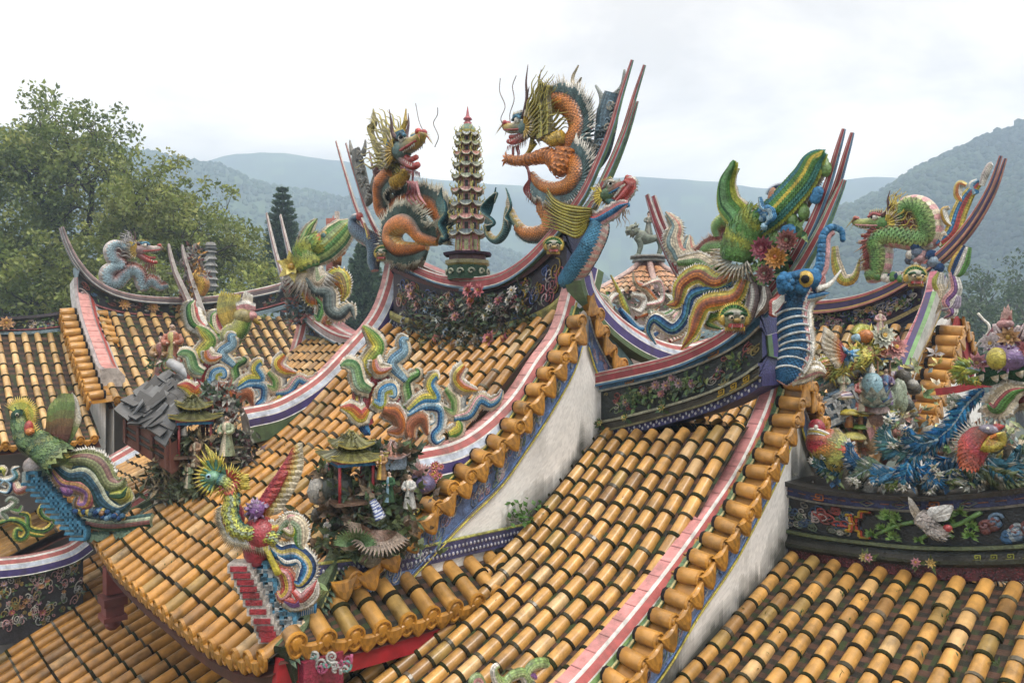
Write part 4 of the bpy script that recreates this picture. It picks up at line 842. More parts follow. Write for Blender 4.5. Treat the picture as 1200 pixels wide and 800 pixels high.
def fan(mb, cv, roots, tips, n, w, cols, o=0., layer=.004, curve=0.):
    """feathers spread between a line of roots and a line of tips"""
    R = cv.line(roots, n, o); Tp = cv.line(tips, n, o); nr = cv.n
    for i in range(n):
        d = Tp[i]-R[i]; L = np.linalg.norm(d); sd = unit(np.cross(nr, d)); f = np.linspace(0, 1, 8)
        c = R[i][None]+d[None]*f[:, None]+sd[None]*(curve*L*np.sin(f*np.pi))[:, None]+nr*(layer*(i % 3)+.012*np.sin(f*np.pi))[:, None]
        ww = w*np.array([.6, .9, 1, 1, 1, .95, .75, .1])
        G = np.array([[c[k]-sd*ww[k]*.5, c[k]+nr*w*.12, c[k]+sd*ww[k]*.5] for k in range(8)])
        mb.grid(G, lambda k, j: ramp(cols, (k+.5)/7)*(1.0 if j else .84), sm=False)
        mb.grid(G-nr*.006, lambda k, j: ramp(cols, (k+.5)/7)*.9, sm=False)
def wavy(p, d, L, amp, waves, nr, n=22, ph=0.):
    d = unit(d); sd = unit(np.cross(nr, d)); t = np.linspace(0, 1, n)
    return p+d*L*t[:, None]+sd*(amp*np.sin(ph+t*waves*6.283)*(.4+.6*t))[:, None]
def strands(mb, pts, dirs, L, amp, waves, nr, r, cols, jit=.15):
    for i, (p, d) in enumerate(zip(pts, dirs)):
        P = wavy(p, d, L*(1-jit+2*jit*random.random()), amp, waves, nr, ph=random.random()*1.5)
        c0, c1 = cols[i % len(cols)]; mb.tube(P, lambda t: r*(1-.85*t), lambda a, b: lerp(c0, c1, a), n=5)
def serpent(mb, cv, pts, rad, cols, belly, n=110, k=18, sgn=1, fin=None, finlen=.08, dorsal=None, lat=None, o=0., bth=-.55, flakes=True):
    """scaled body: dorsal side on the left of travel (sgn=1); belly in crosswise plates"""
    P = cv.line(pts, n, o) if not isinstance(pts, np.ndarray) else pts; n = len(P); nr = cv.n
    if lat is not None: P = P+nr*np.interp(np.linspace(0, 1, n), np.linspace(0, 1, len(lat)), lat)[:, None]
    T = np.gradient(P, axis=0); T /= np.linalg.norm(T, axis=1)[:, None]
    Nn = np.cross(nr, T)*sgn; Nn /= np.linalg.norm(Nn, axis=1)[:, None]; Bb = np.cross(T, Nn)
    r = np.interp(np.linspace(0, 1, n), np.linspace(0, 1, len(rad)), rad); a = np.linspace(0, 2*np.pi, k, endpoint=False)
    G = []
    for i in range(n):
        rr = r[i]*(1+.05*(((np.arange(k)+i) % 2)*2-1)*(np.cos(a) > bth))
        G.append(P[i]+rr[:, None]*(np.cos(a)[:, None]*Nn[i]+np.sin(a)[:, None]*Bb[i]))
    def col(i, j):
        ca = math.cos((j+.5)*2*math.pi/k)
        if ca < bth: return np.array(belly[(i//2) % len(belly)])
        c = ramp(cols, (1-ca)/(1-bth)); return c*(1.16 if (i+j) % 2 else .72)
    mb.grid(np.array(G), col, True); mb.poly_fan(G[0], belly[0]); mb.poly_fan(G[-1], belly[0])
    if flakes:
        for i in range(1, n-1):
            for j in range(k):
                aj = (j+.5*(i % 2))*2*math.pi/k; ca = math.cos(aj)
                if ca < bth: continue
                w_ = 2*math.pi*r[i]/k; od = ca*Nn[i]+math.sin(aj)*Bb[i]; L_ = max(w_*1.1, np.linalg.norm(P[i+1]-P[i])*1.5)
                mb.leaf(P[i]+od*r[i]*1.0-T[i]*L_*.2, unit(T[i]+od*.22), od, L_, w_*1.25, ramp(cols, (1-ca)/(1-bth))*.62, ramp(cols, (1-ca)/(1-bth))*1.25, .1)
    if fin:
        for i in range(1, n-1):
            for q in (-.25, .25):
                b = P[i]+Nn[i]*r[i]*.95+Bb[i]*r[i]*q; t = b+unit(Nn[i]*1.0-T[i]*.55+Bb[i]*q*.6)*finlen*(.75+.5*random.random())
                mb.spike(b, t, finlen*.10, fin[0], fin[1], 3)
            mb.raw([P[i]+Nn[i]*r[i], P[i+1]+Nn[i+1]*r[i+1], P[i+1]+Nn[i+1]*(r[i+1]+finlen*.5)-T[i]*finlen*.25, P[i]+Nn[i]*(r[i]+finlen*.5)-T[i]*finlen*.25], [(0, 1, 2, 3)], fin[0])
    return P, T, Nn, r
def dragon_head(parent, o, ex, ey, s, pal, mane_dir=None, mane_n=9, mane_len=1.1, horn_len=1., whisk=None, nose=RED, jaw_open=.35, crest=None):
    """local frame: x towards the snout, y up, z sideways; s is the head length in metres"""
    ex = unit(ex); ey = unit(ey-ex*ex.dot(ey)); ez = np.cross(ex, ey); p = lambda x, y, z=0.: o+s*(ex*x+ey*y+ez*z); ax = np.array([ex, ey, ez]); mb = MB()
    mb.ell(p(.22, .1), (s*.30, s*.22, s*.19), pal['skull'], ax, 8, 12)
    mb.tube(cat([p(.2, .12), p(.55, .16), p(.82, .17), p(1.0, .24), p(1.05, .32)], 14), lambda t: s*(.17-.08*t), lambda a, b: ramp([pal['skull'], pal['jaw'], pal['jaw']], a), n=10)
    mb.tube(cat([p(.2, -.05), p(.45, -.10-jaw_open*.3), p(.72, -.06-jaw_open*.75), p(.92, .03-jaw_open)], 12), lambda t: s*(.11-.05*t), lambda a, b: ramp([pal['skull'], pal['lip'], pal['lip']], a), n=8)
    mb.tube(cat([p(.3, .0), p(.6, .02-jaw_open*.5), p(.85, .06-jaw_open*.6)], 8), s*.055, RED, n=6)
    for z in (-1, 1):
        mb.ell(p(1.0, .33, .06*z), s*.07, nose, ax)                                 # nostril curl
        mb.ell(p(.46, .27, .13*z), s*.085, WHT, ax); mb.ell(p(.51, .28, .185*z), s*.04, BLK, ax)
        mb.tube(cat([p(.3, .30, .15*z), p(.46, .38, .17*z), p(.62, .30, .15*z)], 8), s*.04, pal['brow'], n=6)
        for k in range(7): mb.spike(p(.3+.05*k, .36, .15*z), p(.22+.05*k, .5, .2*z), s*.022, pal['brow'], YEL)
        for k in range(7):                                                         # teeth
            mb.spike(p(.45+.075*k, .06+.01*k, .09*z), p(.46+.075*k, -.03+.01*k, .09*z), s*.022, WHT)
            if k < 5: mb.spike(p(.45+.08*k, -.07-jaw_open*(.35+.1*k), .07*z), p(.46+.08*k, .0-jaw_open*(.35+.1*k), .07*z), s*.018, WHT)
        mb.tube(cat([p(.35, .05, .12*z), p(.65, .09, .12*z), p(.98, .16, .08*z)], 10), s*.03, pal['lip'], n=6)
        for k in range(16):                                                        # cheek frill
            a = 1.6+k*.19; mb.spike(p(.16+.05*math.cos(a), .05+.1*math.sin(a), .17*z), p(.12+.42*math.cos(a), .03+.42*math.sin(a), (.22+.05*(k % 2))*z), s*.03, pal['frill'], pal['frill2'])
        mb.leaf(p(.1, .2, .17*z), ex*-.8+ey*.5+ez*z*.4, ez, s*.3, s*.14, pal['brow'], YEL)
        for k in range(8): mb.spike(p(.9+.02*k, .3, .07*z), p(1.05+.03*k, .38-.05*k, .16*z), s*.012, RED, YEL)
        for k in range(9): mb.spike(p(.35+.06*k, -.14-jaw_open*(.3+.07*k), .08*z), p(.37+.06*k, -.3-jaw_open*(.3+.07*k), .1*z), s*.016, pal['beard'], pal['frill2'])
    h = mb.build('head', M['cer'], parent)
    for z in (-1, 1):
        mb = MB(); P = cat([p(.28, .28, .1*z), p(.1, .55*horn_len, .16*z), p(.1, .85*horn_len, .2*z), p(.03, 1.15*horn_len, .22*z)], 14); mb.tube(P, lambda t: s*(.06-.052*t), lambda a, b: (.10, .05, .05), n=7)
        mb.tube(cat([P[5], p(-.02, .75*horn_len, .2*z)], 5), lambda t: s*(.035-.03*t), (.12, .06, .05), n=5)
        mb.build('horn', M['cer'], h)
    if mane_dir is not None:
        mb = MB(); d0 = unit(ex*mane_dir[0]+ey*mane_dir[1])
        for z in (-.15, -.05, .05, .15):
            pts = [p(.15-.22*q, .28-.5*q, z) for q in np.linspace(0, 1, mane_n)]; ds = [unit(lerp(d0, unit(-ex*.8+ey*-.05), q*.75)+ez*z*.8) for q in np.linspace(0, 1, mane_n)]
            strands(mb, pts, ds, s*mane_len, s*.05, 2.2, ez, s*.042, pal['mane'])
        mb.build('mane', M['cer'], h)
    if whisk:
        for pts in whisk:
            mb = MB(); mb.tube(cat(pts, 30), .006, (.10, .06, .05), n=4); mb.build('whisker', M['cer'], h)
    mb = MB(); strands(mb, [p(.5+.05*k, -.2-jaw_open*.6, .03*(k % 3-1)) for k in range(6)], [unit(-ey+ex*.1*(k-2)) for k in range(6)], s*.45, s*.03, 1.5, ez, s*.022, [(pal['beard'], pal['beard'])]); mb.build('beard', M['cer'], h)
    return h
def feathers(mb, P, r, col, L, rows=34, k=16):
    """overlapping porcelain feathers round a body that follows P"""
    n = len(P); T = np.gradient(P, axis=0); T /= np.linalg.norm(T, axis=1)[:, None]; N = unit(np.cross(T[0], UP+.01))
    for i_ in range(rows):
        q_ = i_/(rows-1); i = int(q_*(n-1)); N = unit(N-T[i]*N.dot(T[i])); B = np.cross(T[i], N)
        for j in range(k):
            a = (j+.5*(i_ % 2))*6.283/k; od = math.cos(a)*N+math.sin(a)*B; c = np.array(col(q_, j/k)); rr = r(q_)
            mb.leaf(P[i]+od*rr, unit(T[i]+od*.3), od, L*(.8+.4*random.random()), 6.283*rr/k*1.3, c*.7, c*1.3, .1)
def claw_leg(parent, cv, pts, rad, col, s=.06, o=0.):
    mb = MB(); P = cv.line(pts, 26, o); rr = np.interp(np.linspace(0, 1, 26), np.linspace(0, 1, len(rad)), rad)
    mb.tube(P, rr, lambda a, b: np.array(col)*(1.15 if (int(a*27)+int(b*10)) % 2 else .8), n=10)
    feathers(mb, P, lambda q: float(np.interp(q, np.linspace(0, 1, len(rad)), rad)), lambda a, b: np.array(col)*(.85+.3*(int(a*30+b*12) % 2)), s*.55, rows=30, k=14)
    d = unit(P[-1]-P[-4]); sd = unit(np.cross(cv.n, d))
    for k in (-1.2, -.4, .4, 1.2):
        dd = unit(d+sd*k*.7+cv.n*.3); Q = cat([P[-1], P[-1]+dd*s*.8+cv.n*s*.2, P[-1]+dd*s*1.5-cv.n*s*.2], 8); mb.tube(Q, lambda t: s*(.28-.12*t), np.array(col)*1.1, n=6)
        mb.spike(Q[-1], Q[-1]+unit(dd-cv.n*.6)*s*.6, s*.16, CRM, WHT)
    return mb.build('leg', M['cer'], parent)
PALD = dict(skull=(.10, .17, .16), jaw=(.42, .30, .06), lip=RED, brow=(.08, .22, .32), frill=GOLD, frill2=CRM, beard=(.26, .05, .05), mane=[((.36, .30, .05), (.46, .40, .09)), ((.16, .13, .03), (.40, .35, .08))])
G_RD = 'dragons facing each other across the main ridge'
# ---- the two dragons of the main ridge
K2 = crop(580, 70, 3.2)
cv = Cv('v', VR, K2)
t = thing('dragon_statue', 'larger orange dragon facing left, reared in an arch right of the pagoda', 'dragon', Pv(668, 262, VR), G_RD)
mb = MB(); serpent(mb, cv, [(160, 250), (185, 195), (225, 165), (268, 172), (298, 215), (300, 275), (268, 330), (285, 370), (315, 400), (320, 440), (285, 478), (230, 485), (175, 465), (140, 430)], [.08, .10, .115, .12, .115, .105, .10, .105, .11, .105, .095, .08, .06, .04], [(.06, .13, .16), ORA, (.54, .19, .035), (.55, .20, .035), (.54, .20, .035), (.48, .14, .03)], [(.56, .20, .05), (.58, .50, .40)], n=130, sgn=1, fin=((.12, .2, .21), (.62, .60, .54)), finlen=.2, lat=[.05, 0, -.05, 0, .05, .05, 0])
mb.build('body', M['cer'], t)
mb = MB(); serpent(mb, cv, [(150, 470), (175, 545), (195, 600), (180, 640), (120, 650), (85, 625)], [.08, .15, .13, .10, .085, .06], [(.08, .15, .14), (.50, .17, .03), (.52, .2, .04)], [(.54, .24, .06), (.58, .5, .4)], n=60, sgn=1, fin=((.08, .14, .14), (.5, .46, .36)), finlen=.06, lat=[-.1, -.12, -.05, 0])
serpent(mb, cv, [(100, 635), (75, 600), (55, 560), (50, 575), (40, 640), (10, 675), (-20, 660), (-35, 620)], [.06, .05, .045, .05, .05, .05, .045, .03], [(.05, .11, .12), (.09, .2, .2), (.45, .33, .06)], [(.52, .36, .1), (.5, .45, .35)], n=60)
for k in range(5):
    scroll(mb, cv, [(55, 640-k*8), (62-k*5, 590), (48+k*3, 545), (52-k*3, 505-k*6)], .025, [TEA, CRM, (.3, .3, .08)], o=.02*k-.03)
for k in range(6):
    scroll(mb, cv, [(-20-k*2, 665-k*8), (-32+k*6, 610), (-14-k*7, 560), (-4+k*2, 520-k*4), (2-k, 478+k*12)], .028, [(.03, .09, .11), TEA, CRM, TEA], o=.02*k-.04, prof_=(.8, 1, .8, .05))
mb.build('tail', M['cer'], t)
dragon_head(t, cv(145, 262, .12), cv(40, 276)-cv(140, 250), UP, .48, PALD, (-.45, .95), 10, 1.1, 1.3, whisk=[[cv(x, y) for x, y in [(48, 262), (22, 225), (38, 175), (18, 120), (20, 70)]], [cv(x, y) for x, y in [(60, 250), (56, 205), (72, 150), (66, 100), (80, 60)]]], nose=(.42, .05, .07), jaw_open=.16)
mb = MB()                                           # flame locks over the back of the head and the neck
for k in range(7):
    scroll(mb, cv, [(165+k*7, 300-k*4), (162+k*8, 215), (158+k*8, 160-k*3), (172+k*7, 100), (160+k*8, 62+k*10)], .030, [(.13, .11, .03), (.42, .36, .06), YG, (.13, .11, .03)], o=.17+.02*(k % 3), prof_=(1, 1, .7, .5, .06))
for k in range(6):
    scroll(mb, cv, [(285+k*9, 160+k*26), (305+k*8, 110+k*30), (292+k*12, 75+k*36), (312+k*11, 20+k*46 if k < 2 else 50+k*42)], .018, [CRM, (.30, .22, .10), BRN] if k < 3 else [(.35, .08, .08), PNK], o=-.04)
for k in range(4): scroll(mb, cv, [(140+k*5, 290+k*8), (130-k*3, 340+k*6), (105+k*4, 370+k*4), (85+k*8, 380+k*6)], .03, [BRN, GOLD, YG], o=.06)
for k in range(3): scroll(mb, cv, [(115+k*3, 395), (135-k*2, 440), (112+k*10, 490), (150+k*3, 545)], .014, [(.28, .04, .05), (.35, .08, .08)], o=.04)
mb.build('mane_locks', M['cer'], t)
claw_leg(t, cv, [(265, 330), (250, 400), (235, 385), (200, 360), (150, 370), (90, 380), (55, 375)], [.10, .12, .11, .09, .07, .055, .05], ORA, .075, .12)
claw_leg(t, cv, [(250, 290), (215, 300), (180, 270), (200, 250)], [.08, .07, .05, .04], GOLD, .05, .14)
K1b = crop(390, 120, 4)
cvl = Cv('v', VR, K1b)
t = thing('dragon_statue', 'smaller coiled orange dragon facing right, at the left end of the main ridge', 'dragon', Pv(470, 300, VR), G_RD)
mb = MB(); serpent(mb, cvl, [(300, 330), (260, 380), (230, 430), (215, 500), (250, 540), (290, 520), (280, 480), (350, 465), (430, 480), (490, 530), (510, 600), (490, 650)], [.11, .125, .13, .135, .14, .14, .14, .14, .135, .12, .09, .06], [(.07, .13, .13), (.50, .15, .03), (.54, .17, .03), (.56, .2, .05)], [(.56, .22, .06), (.58, .48, .36)], n=120, fin=((.09, .14, .12), (.46, .44, .34)), finlen=.24, lat=[.1, .1, 0, -.1, -.15, -.15, -.1, -.1, -.1, -.05, 0, 0])
serpent(mb, cvl, [(505, 655), (460, 640), (430, 590), (390, 575), (345, 600), (335, 650), (370, 690), (430, 690), (470, 680)], [.06, .10, .125, .135, .14, .135, .12, .09, .05], [(.07, .13, .13), (.50, .15, .03), (.54, .18, .03), (.58, .24, .06)], [(.56, .3, .05), (.6, .45, .2)], n=110, sgn=-1, fin=((.09, .14, .12), (.46, .44, .34)), finlen=.24, lat=[.05, .15, .2, .2, .2, .2, .2, .15, .1])
mb.build('body', M['cer'], t)
mb = MB()
for k in range(7): scroll(mb, cvl, [(500+k*2, 660-k*5), (540-k*2, 630), (530-k*5, 570), (500+k*5, 520), (490+k*6, 470), (508+k, 400+k*10)], .05, [(.03, .09, .11), TEA, (.3, .28, .12), TEA], o=.02*k, prof_=(.7, 1, .9, .6, .05))
mb.build('tail', M['cer'], t)
dragon_head(t, cvl(300, 255, .1), A3(1, -.1, -.06), UP, .70, PALD, (-.85, .9), 10, 1.15, .8, whisk=[[cvl(x, y) for x, y in [(432, 195), (430, 150), (405, 90), (388, 5)]], [cvl(x, y) for x, y in [(478, 210), (495, 160), (472, 100), (490, 60), (492, 25)]]], nose=(.45, .05, .05), jaw_open=.32)
mb = MB()
for k in range(8): scroll(mb, cvl, [(330-k*9, 320+k*8), (265-k*6, 260+k*4), (215-k*4, 200-k*2), (190-k*4+k*(k % 2)*2, 140-k*3), (205-k*3, 95), (188-k*3, 30+k*9)], .034, [(.13, .11, .03), (.40, .34, .06), CRM, (.13, .11, .03)], o=.05+.015*(k % 3), prof_=(1, 1, .7, .45, .06))
for k in range(4): scroll(mb, cvl, [(330+k*8, 190), (318+k*6, 140), (338+k*3, 90), (342, 30+k*16)], .022, [GOLD, YEL, BRN], o=-.03)
for k in range(5): scroll(mb, cvl, [(260-k*5, 300+k*18), (215, 290+k*16), (195+k*4, 320+k*12), (168+k*6, 225+k*34)], .02, [(.18, .07, .08), (.3, .12, .12)], o=.02)
for k in range(4): scroll(mb, cvl, [(350+k*14, 370), (375+k*8, 400), (350+k*20, 440), (370+k*22, 480)], .016, [(.22, .05, .06), (.3, .08, .09)], o=.28)
mb.build('mane_locks', M['cer'], t)
claw_leg(t, cvl, [(290, 380), (330, 350), (340, 330), (320, 370)], [.1, .08, .06, .05], GOLD, .06, .2)
# ---- tail crests behind the horns
def crest(cv, label, rows, horns, cols, o=-.1):
    t = thing('tail_crest', label, 'ornament', cv(*rows[0][:2], o), 'carved crests behind the ridge horns'); mb = MB()
    scroll(mb, cv, [r[:2] for r in rows], rows[0][2], [cols[0], cols[1], cols[0]], .06, o=o, prof_=[r[2]/rows[0][2] for r in rows])
    for k in range(26):
        q = random.random()*(len(rows)-1); i = int(q); c = lerp(rows[i], rows[min(i+1, len(rows)-1)], q-i); r = .03+.03*random.random(); b = cv(c[0], c[1], o+.06)+cv.r*(random.random()-.5)*c[2]*1.5
        P = np.array([b+cv.n*.01+(cv.r*math.cos(a*8)+UP*math.sin(a*8))*r*(1-a) for a in np.linspace(0, .9, 12)]); mb.tube(P, .012, random.choice(cols[2:]), n=5)
    mb.build('crest_plate', M['frieze'], t)
    for hpts in horns:
        mb = MB(); mb.tube(cv.line(hpts, 12, o), lambda q: .05*(1-.75*q), cols[-1], n=8); mb.build('crest_horn', M['frieze'], t)
crest(cv, 'bluish carved crest with two curled horns, right of the larger dragon', [(370, 400, .10), (400, 340, .14), (415, 260, .16), (425, 190, .17), (445, 125, .14)], [[(405, 200), (400, 140), (378, 97)], [(450, 140), (478, 100), (486, 38)], [(365, 330), (352, 290)]], [(.07, .13, .17), (.10, .17, .22), (.16, .26, .34), (.35, .32, .26), (.06, .09, .10), (.22, .25, .24)])
crest(cvl, 'grey carved crest with blunt horns, left of the smaller dragon', [(175, 470, .12), (150, 400, .15), (130, 330, .17), (115, 270, .17), (108, 225, .12)], [[(95, 240), (85, 210), (80, 178)], [(140, 250), (150, 210), (153, 175)], [(180, 420), (188, 370), (195, 335)]], [(.14, .15, .14), (.2, .2, .18), (.3, .29, .26), (.1, .1, .1), (.24, .24, .22), (.22, .22, .2)])
# ---- fish dragon heads at the gable ends of the main ridge
t = thing('fish_dragon_statue', 'open mouthed blue jawed dragon head with yellow wave mane, facing right below the horn', 'dragon', Pv(700, 290, VR))
mb = MB(); cvf = Cv('v', VR-.12, K2)
serpent(mb, cvf, [(392, 590), (400, 640), (385, 700), (350, 760), (310, 800), (270, 830)], [.09, .11, .12, .125, .12, .10], [(.04, .04, .12), (.035, .12, .20), (.05, .17, .27), (.05, .16, .25)], [(.62, .34, .30), (.60, .55, .48)], n=60, sgn=-1, lat=[0, .05, .1, .1, .05, 0], bth=-.8)
mb.build('body', M['cer'], t)
PF = dict(skull=(.10, .18, .09), jaw=(.36, .06, .06), lip=(.05, .2, .38), brow=(.5, .46, .38), frill=YEL, frill2=CRM, beard=(.42, .30, .20), mane=[((.40, .36, .05), (.46, .42, .08))])
dragon_head(t, cvf(400, 525), A3(1, 0, .12), UP, .38, PF, None, jaw_open=.42, horn_len=.35, nose=(.40, .04, .05))
mb = MB()
for k in range(10): scroll(mb, cvf, [(365-k*2, 560+k*8), (310, 555+k*12), (260, 545+k*11), (220+k*2, 520+k*13), (195-k*3, 480+k*15 if k < 6 else 500+k*13)], .022, [(.14, .12, .02), (.42, .38, .05), YEL], o=.12+.01*(k % 2), prof_=(.5, 1, 1, .7, .1))
scroll(mb, cvf, [(345, 590), (380, 600), (430, 575), (470, 550), (500, 538)], .05, [(.04, .14, .3), BLU, RED], o=.1, frill=PNK, flen=.07)
scroll(mb, cvf, [(460, 530), (490, 500), (510, 470), (485, 450)], .05, [RED, (.5, .1, .1)], o=.08, frill=RED, flen=.07)
mb.build('wave_mane', M['cer'], t)
t = thing('fish_dragon_statue', 'small blue grey fish dragon curling down the left end of the main ridge', 'dragon', Pv(432, 300, VR))
cvs = Cv('v', VR-.1, crop(300, 230, 4.706)); mb = MB()
serpent(mb, cvs, [(570, 110), (545, 130), (550, 180), (590, 220), (640, 250), (655, 300), (648, 360), (655, 410)], [.05, .09, .11, .12, .12, .11, .09, .06], [(.05, .06, .1), (.10, .18, .26), (.3, .34, .36)], [PNK, WHT], n=50, fin=((.1, .1, .12), CRM), finlen=.05)
for k in range(5): scroll(mb, cvs, [(600+k*8, 150+k*20), (620, 210+k*12), (625, 270+k*10)], .03, [GOLD, YEL, BRN], o=.08)
mb.ell(cvs(572, 112), (.06, .06, .07), RED); mb.build('body', M['cer'], t)
# ---- lion masks on the tops of the gable bands
def mask(label, c, nrm, s, col):
    t = thing('lion_mask', label, 'mask', c, 'lion masks on the gable bands'); n = unit(nrm); x = unit(np.cross(UP, n)); ax = np.array([x, n, np.cross(n, x)]); mb = MB(); p = lambda a, b, d: c+s*(x*a+ax[2]*b+n*d)
    mb.ell(p(0, 0, 0), (s*.5, s*.34, s*.42), col, ax, 8, 12); mb.ell(p(0, .18, .22), (s*.34, s*.2, s*.16), (.42, .42, .36), ax)
    for z in (-1, 1):
        mb.ell(p(.2*z, .02, .32), s*.11, CRM, ax); mb.ell(p(.2*z, .02, .42), s*.05, BLK, ax)
        mb.tube(cat([p(.08*z, .16, .34), p(.24*z, .2, .34), p(.42*z, .12, .25)], 8), s*.06, DGR, n=6); mb.ell(p(.44*z, -.05, .1), (s*.13, s*.1, s*.2), GOLD, ax)
        mb.spike(p(.17*z, -.22, .3), p(.17*z, -.42, .34), s*.05, WHT)
    mb.ell(p(0, -.08, .42), (s*.15, s*.1, s*.1), (.3, .2, .05), ax); mb.box(p(0, -.26, .24), (s*.26, s*.1, s*.07), RED, ax)
    mb.build('face', M['cer'], t); mb = MB()
    for k in range(34):
        a = -.5+k*4.15/33; mb.spike(p(.42*math.cos(a), .05+.36*math.sin(a), .05), p(.68*math.cos(a), .08+.58*math.sin(a), .12), s*.055, GRN if k % 2 else DGR, YEL)
    for k in range(12): mb.spike(p(-.35+.065*k, -.3, .15), p(-.36+.066*k, -.62, .2), s*.04, GOLD, BRN)
    mb.build('mane', M['cer'], t)
mask('pale browed lion mask on the right gable band below the larger dragon', Pu(656, 290, -5.5)+A3(0, -.1, 0), A3(.75, -.6, 0), .18, (.30, .27, .16))
mask('gilded lion mask on the left gable band below the smaller dragon', Pv(449, 298, VR-.25), A3(.5, -.8, 0), .22, (.20, .2, .10))
mask('white and green lion mask at the top of the right roof gable band', Pu(868, 374, -3.5)+A3(0, -.12, 0), A3(.75, -.6, 0), .23, (.24, .26, .14))
mask('yellow faced lion mask under the green dragon ridge at the far right', Pu(1076, 326, -3.6)+A3(0, -.15, 0), A3(.75, -.6, 0), .26, (.42, .40, .22))
mask('small brown lion mask at the foot of the fish tailed bird on the left', Pv(350, 360, 6.0), A3(.5, -.8, 0), .26, (.3, .2, .05))
# ---- pagoda
t = thing('pagoda', 'nine tiered miniature pagoda with red spire at the middle of the main ridge', 'pagoda', Pv(549, 318, VR))
c0 = Pv(548, 410, VR); sc = np.linalg.norm(c0[:2])*0+(-CF*c0[0]+CS*c0[1])/FPX; zz = lambda py: (410-py)*sc
def octo(z, r, tw=.3927): return np.array([[c0[0]+r*math.cos(tw+k*math.pi/4), c0[1]+r*math.sin(tw+k*math.pi/4), z] for k in range(8)])
mb = MB()
mb.grid(np.array([octo(zz(328), .27), octo(zz(312), .27), octo(zz(310), .30), octo(zz(306), .30), octo(zz(305), .25), octo(zz(300), .25), octo(zz(300), .32), octo(zz(297), .33)]), lambda i, j: [(.04, .08, .05), (.35, .3, .1), (.2, .18, .08), (.1, .1, .08), (.1, .03, .03), (.03, .02, .03), (.05, .03, .05)][i], True, False); mb.poly_fan(octo(zz(297), .33), (.1, .08, .08))
for k in range(12):
    a = k*.5236; p = A3(c0[0]+.28*math.cos(a), c0[1]+.28*math.sin(a), zz(320)); mb.tube(np.array([p+UP*.05*math.sin(q*7)*(1-q)+A3(-math.sin(a), math.cos(a), 0)*.05*math.cos(q*7)*(1-q) for q in np.linspace(0, .9, 10)]), .014, (.35, .38, .28), n=5)
mb.build('plinth', M['cer'], t)
ys = [276, 258, 242, 226, 210, 196, 183, 171, 160]; yb = 297
for k, y in enumerate(ys):
    f = k/8; rb = .165-.075*f; rr = rb+.085-.02*f; z1 = zz(y); z0 = zz(yb if k == 0 else ys[k-1]-3); mb = MB()
    R0, R1 = octo(z0, rb), octo(z1+.01, rb*.97); nb = 7
    mb.grid(np.array([lerp(R0, R1, q) for q in np.linspace(0, 1, nb)]), lambda i, j: ((.42, .13, .12) if (i+j) % 2 else (.5, .25, .22)), True, False)
    for q in range(8):
        m0 = lerp(R0[q], R0[(q+1) % 8], .5); m1 = lerp(R1[q], R1[(q+1) % 8], .5); out = unit(A3(m0[0]-c0[0], m0[1]-c0[1], 0)); sd = np.cross(UP, out); hh = (z1-z0)
        mb.box(lerp(m0, m1, .42)+out*.004, (rb*.15, .008, hh*.28), (.05, .05, .05) if k else (.34, .36, .16), np.array([sd, out, UP])); mb.tube(np.array([R0[q], R1[q]]), .009, (.5, .42, .15), n=5)
    st_ = mb.build('storey', M['cer'], t)
    mb = MB(); th = np.linspace(0, 2*np.pi, 49)[:-1]; rings = []
    for q, (fr, dz) in enumerate(((.9, .055), (.55, .030), (.25, .010), (0, -.006))):
        row = []
        for a in th:
            e = abs(((a-.3927)/(math.pi/4)) % 1-.5)*2; cr = rr*(1-.06+.10*e**3); r_ = lerp(cr, rb*.9, fr); row.append([c0[0]+r_*math.cos(a), c0[1]+r_*math.sin(a), z1+dz*(1.2-.3*f)+.055*(1-fr)*e**3])
        rings.append(row)
    cc_ = [(.13, .17, .19), (.42, .22, .20), (.18, .22, .22), (.38, .22, .2), (.30, .34, .26), (.26, .3, .24), (.44, .22, .18), (.3, .34, .2), (.34, .38, .42)][k]
    R_ = np.array(rings); R_ = np.concatenate([R_, (R_[-1:]-A3(0, 0, .018)), (R_[1:2]-A3(0, 0, .03))]); mb.grid(R_, lambda i, j: np.array(cc_)*(.8 if j % 2 else 1.2) if i < 3 else (.5, .48, .38), True)
    for q in range(8):
        a = .3927+q*math.pi/4; d = A3(math.cos(a), math.sin(a), 0); b = c0*[1, 1, 0]+d*rr*1.03+UP*(z1+.055)
        mb.tube(cat([b-d*.05-UP*.02, b+d*.012+UP*.015, b+d*.02+UP*.04, b+d*.0+UP*.06], 8), lambda q_: .008*(1-.6*q_), (.48, .46, .14), n=5)
        mb.spike(b-d*.06, b-d*.05+UP*.07, .012, (.45, .42, .12)); mb.spike(b-UP*.01, b-UP*.07, .012, YEL, WHT)
    mb.build('tier_roof', M['cer'], st_)
mb = MB(); pz = [(158, .10), (154, .12), (151, .095), (147, .07), (146, .05), (144, .055), (142, .03), (140, .06), (138, .045), (137, .03), (135, .022), (125, .004)]
mb.grid(np.array([[[c0[0]+r*math.cos(a), c0[1]+r*math.sin(a), zz(y)] for a in np.linspace(0, 6.283, 16, endpoint=False)] for y, r in pz]), lambda i, j: (.45, .4, .1) if i < 1 else ((.12, .2, .14) if i < 4 else (.36, .06, .08)), True); mb.build('spire', M['cer'], t)
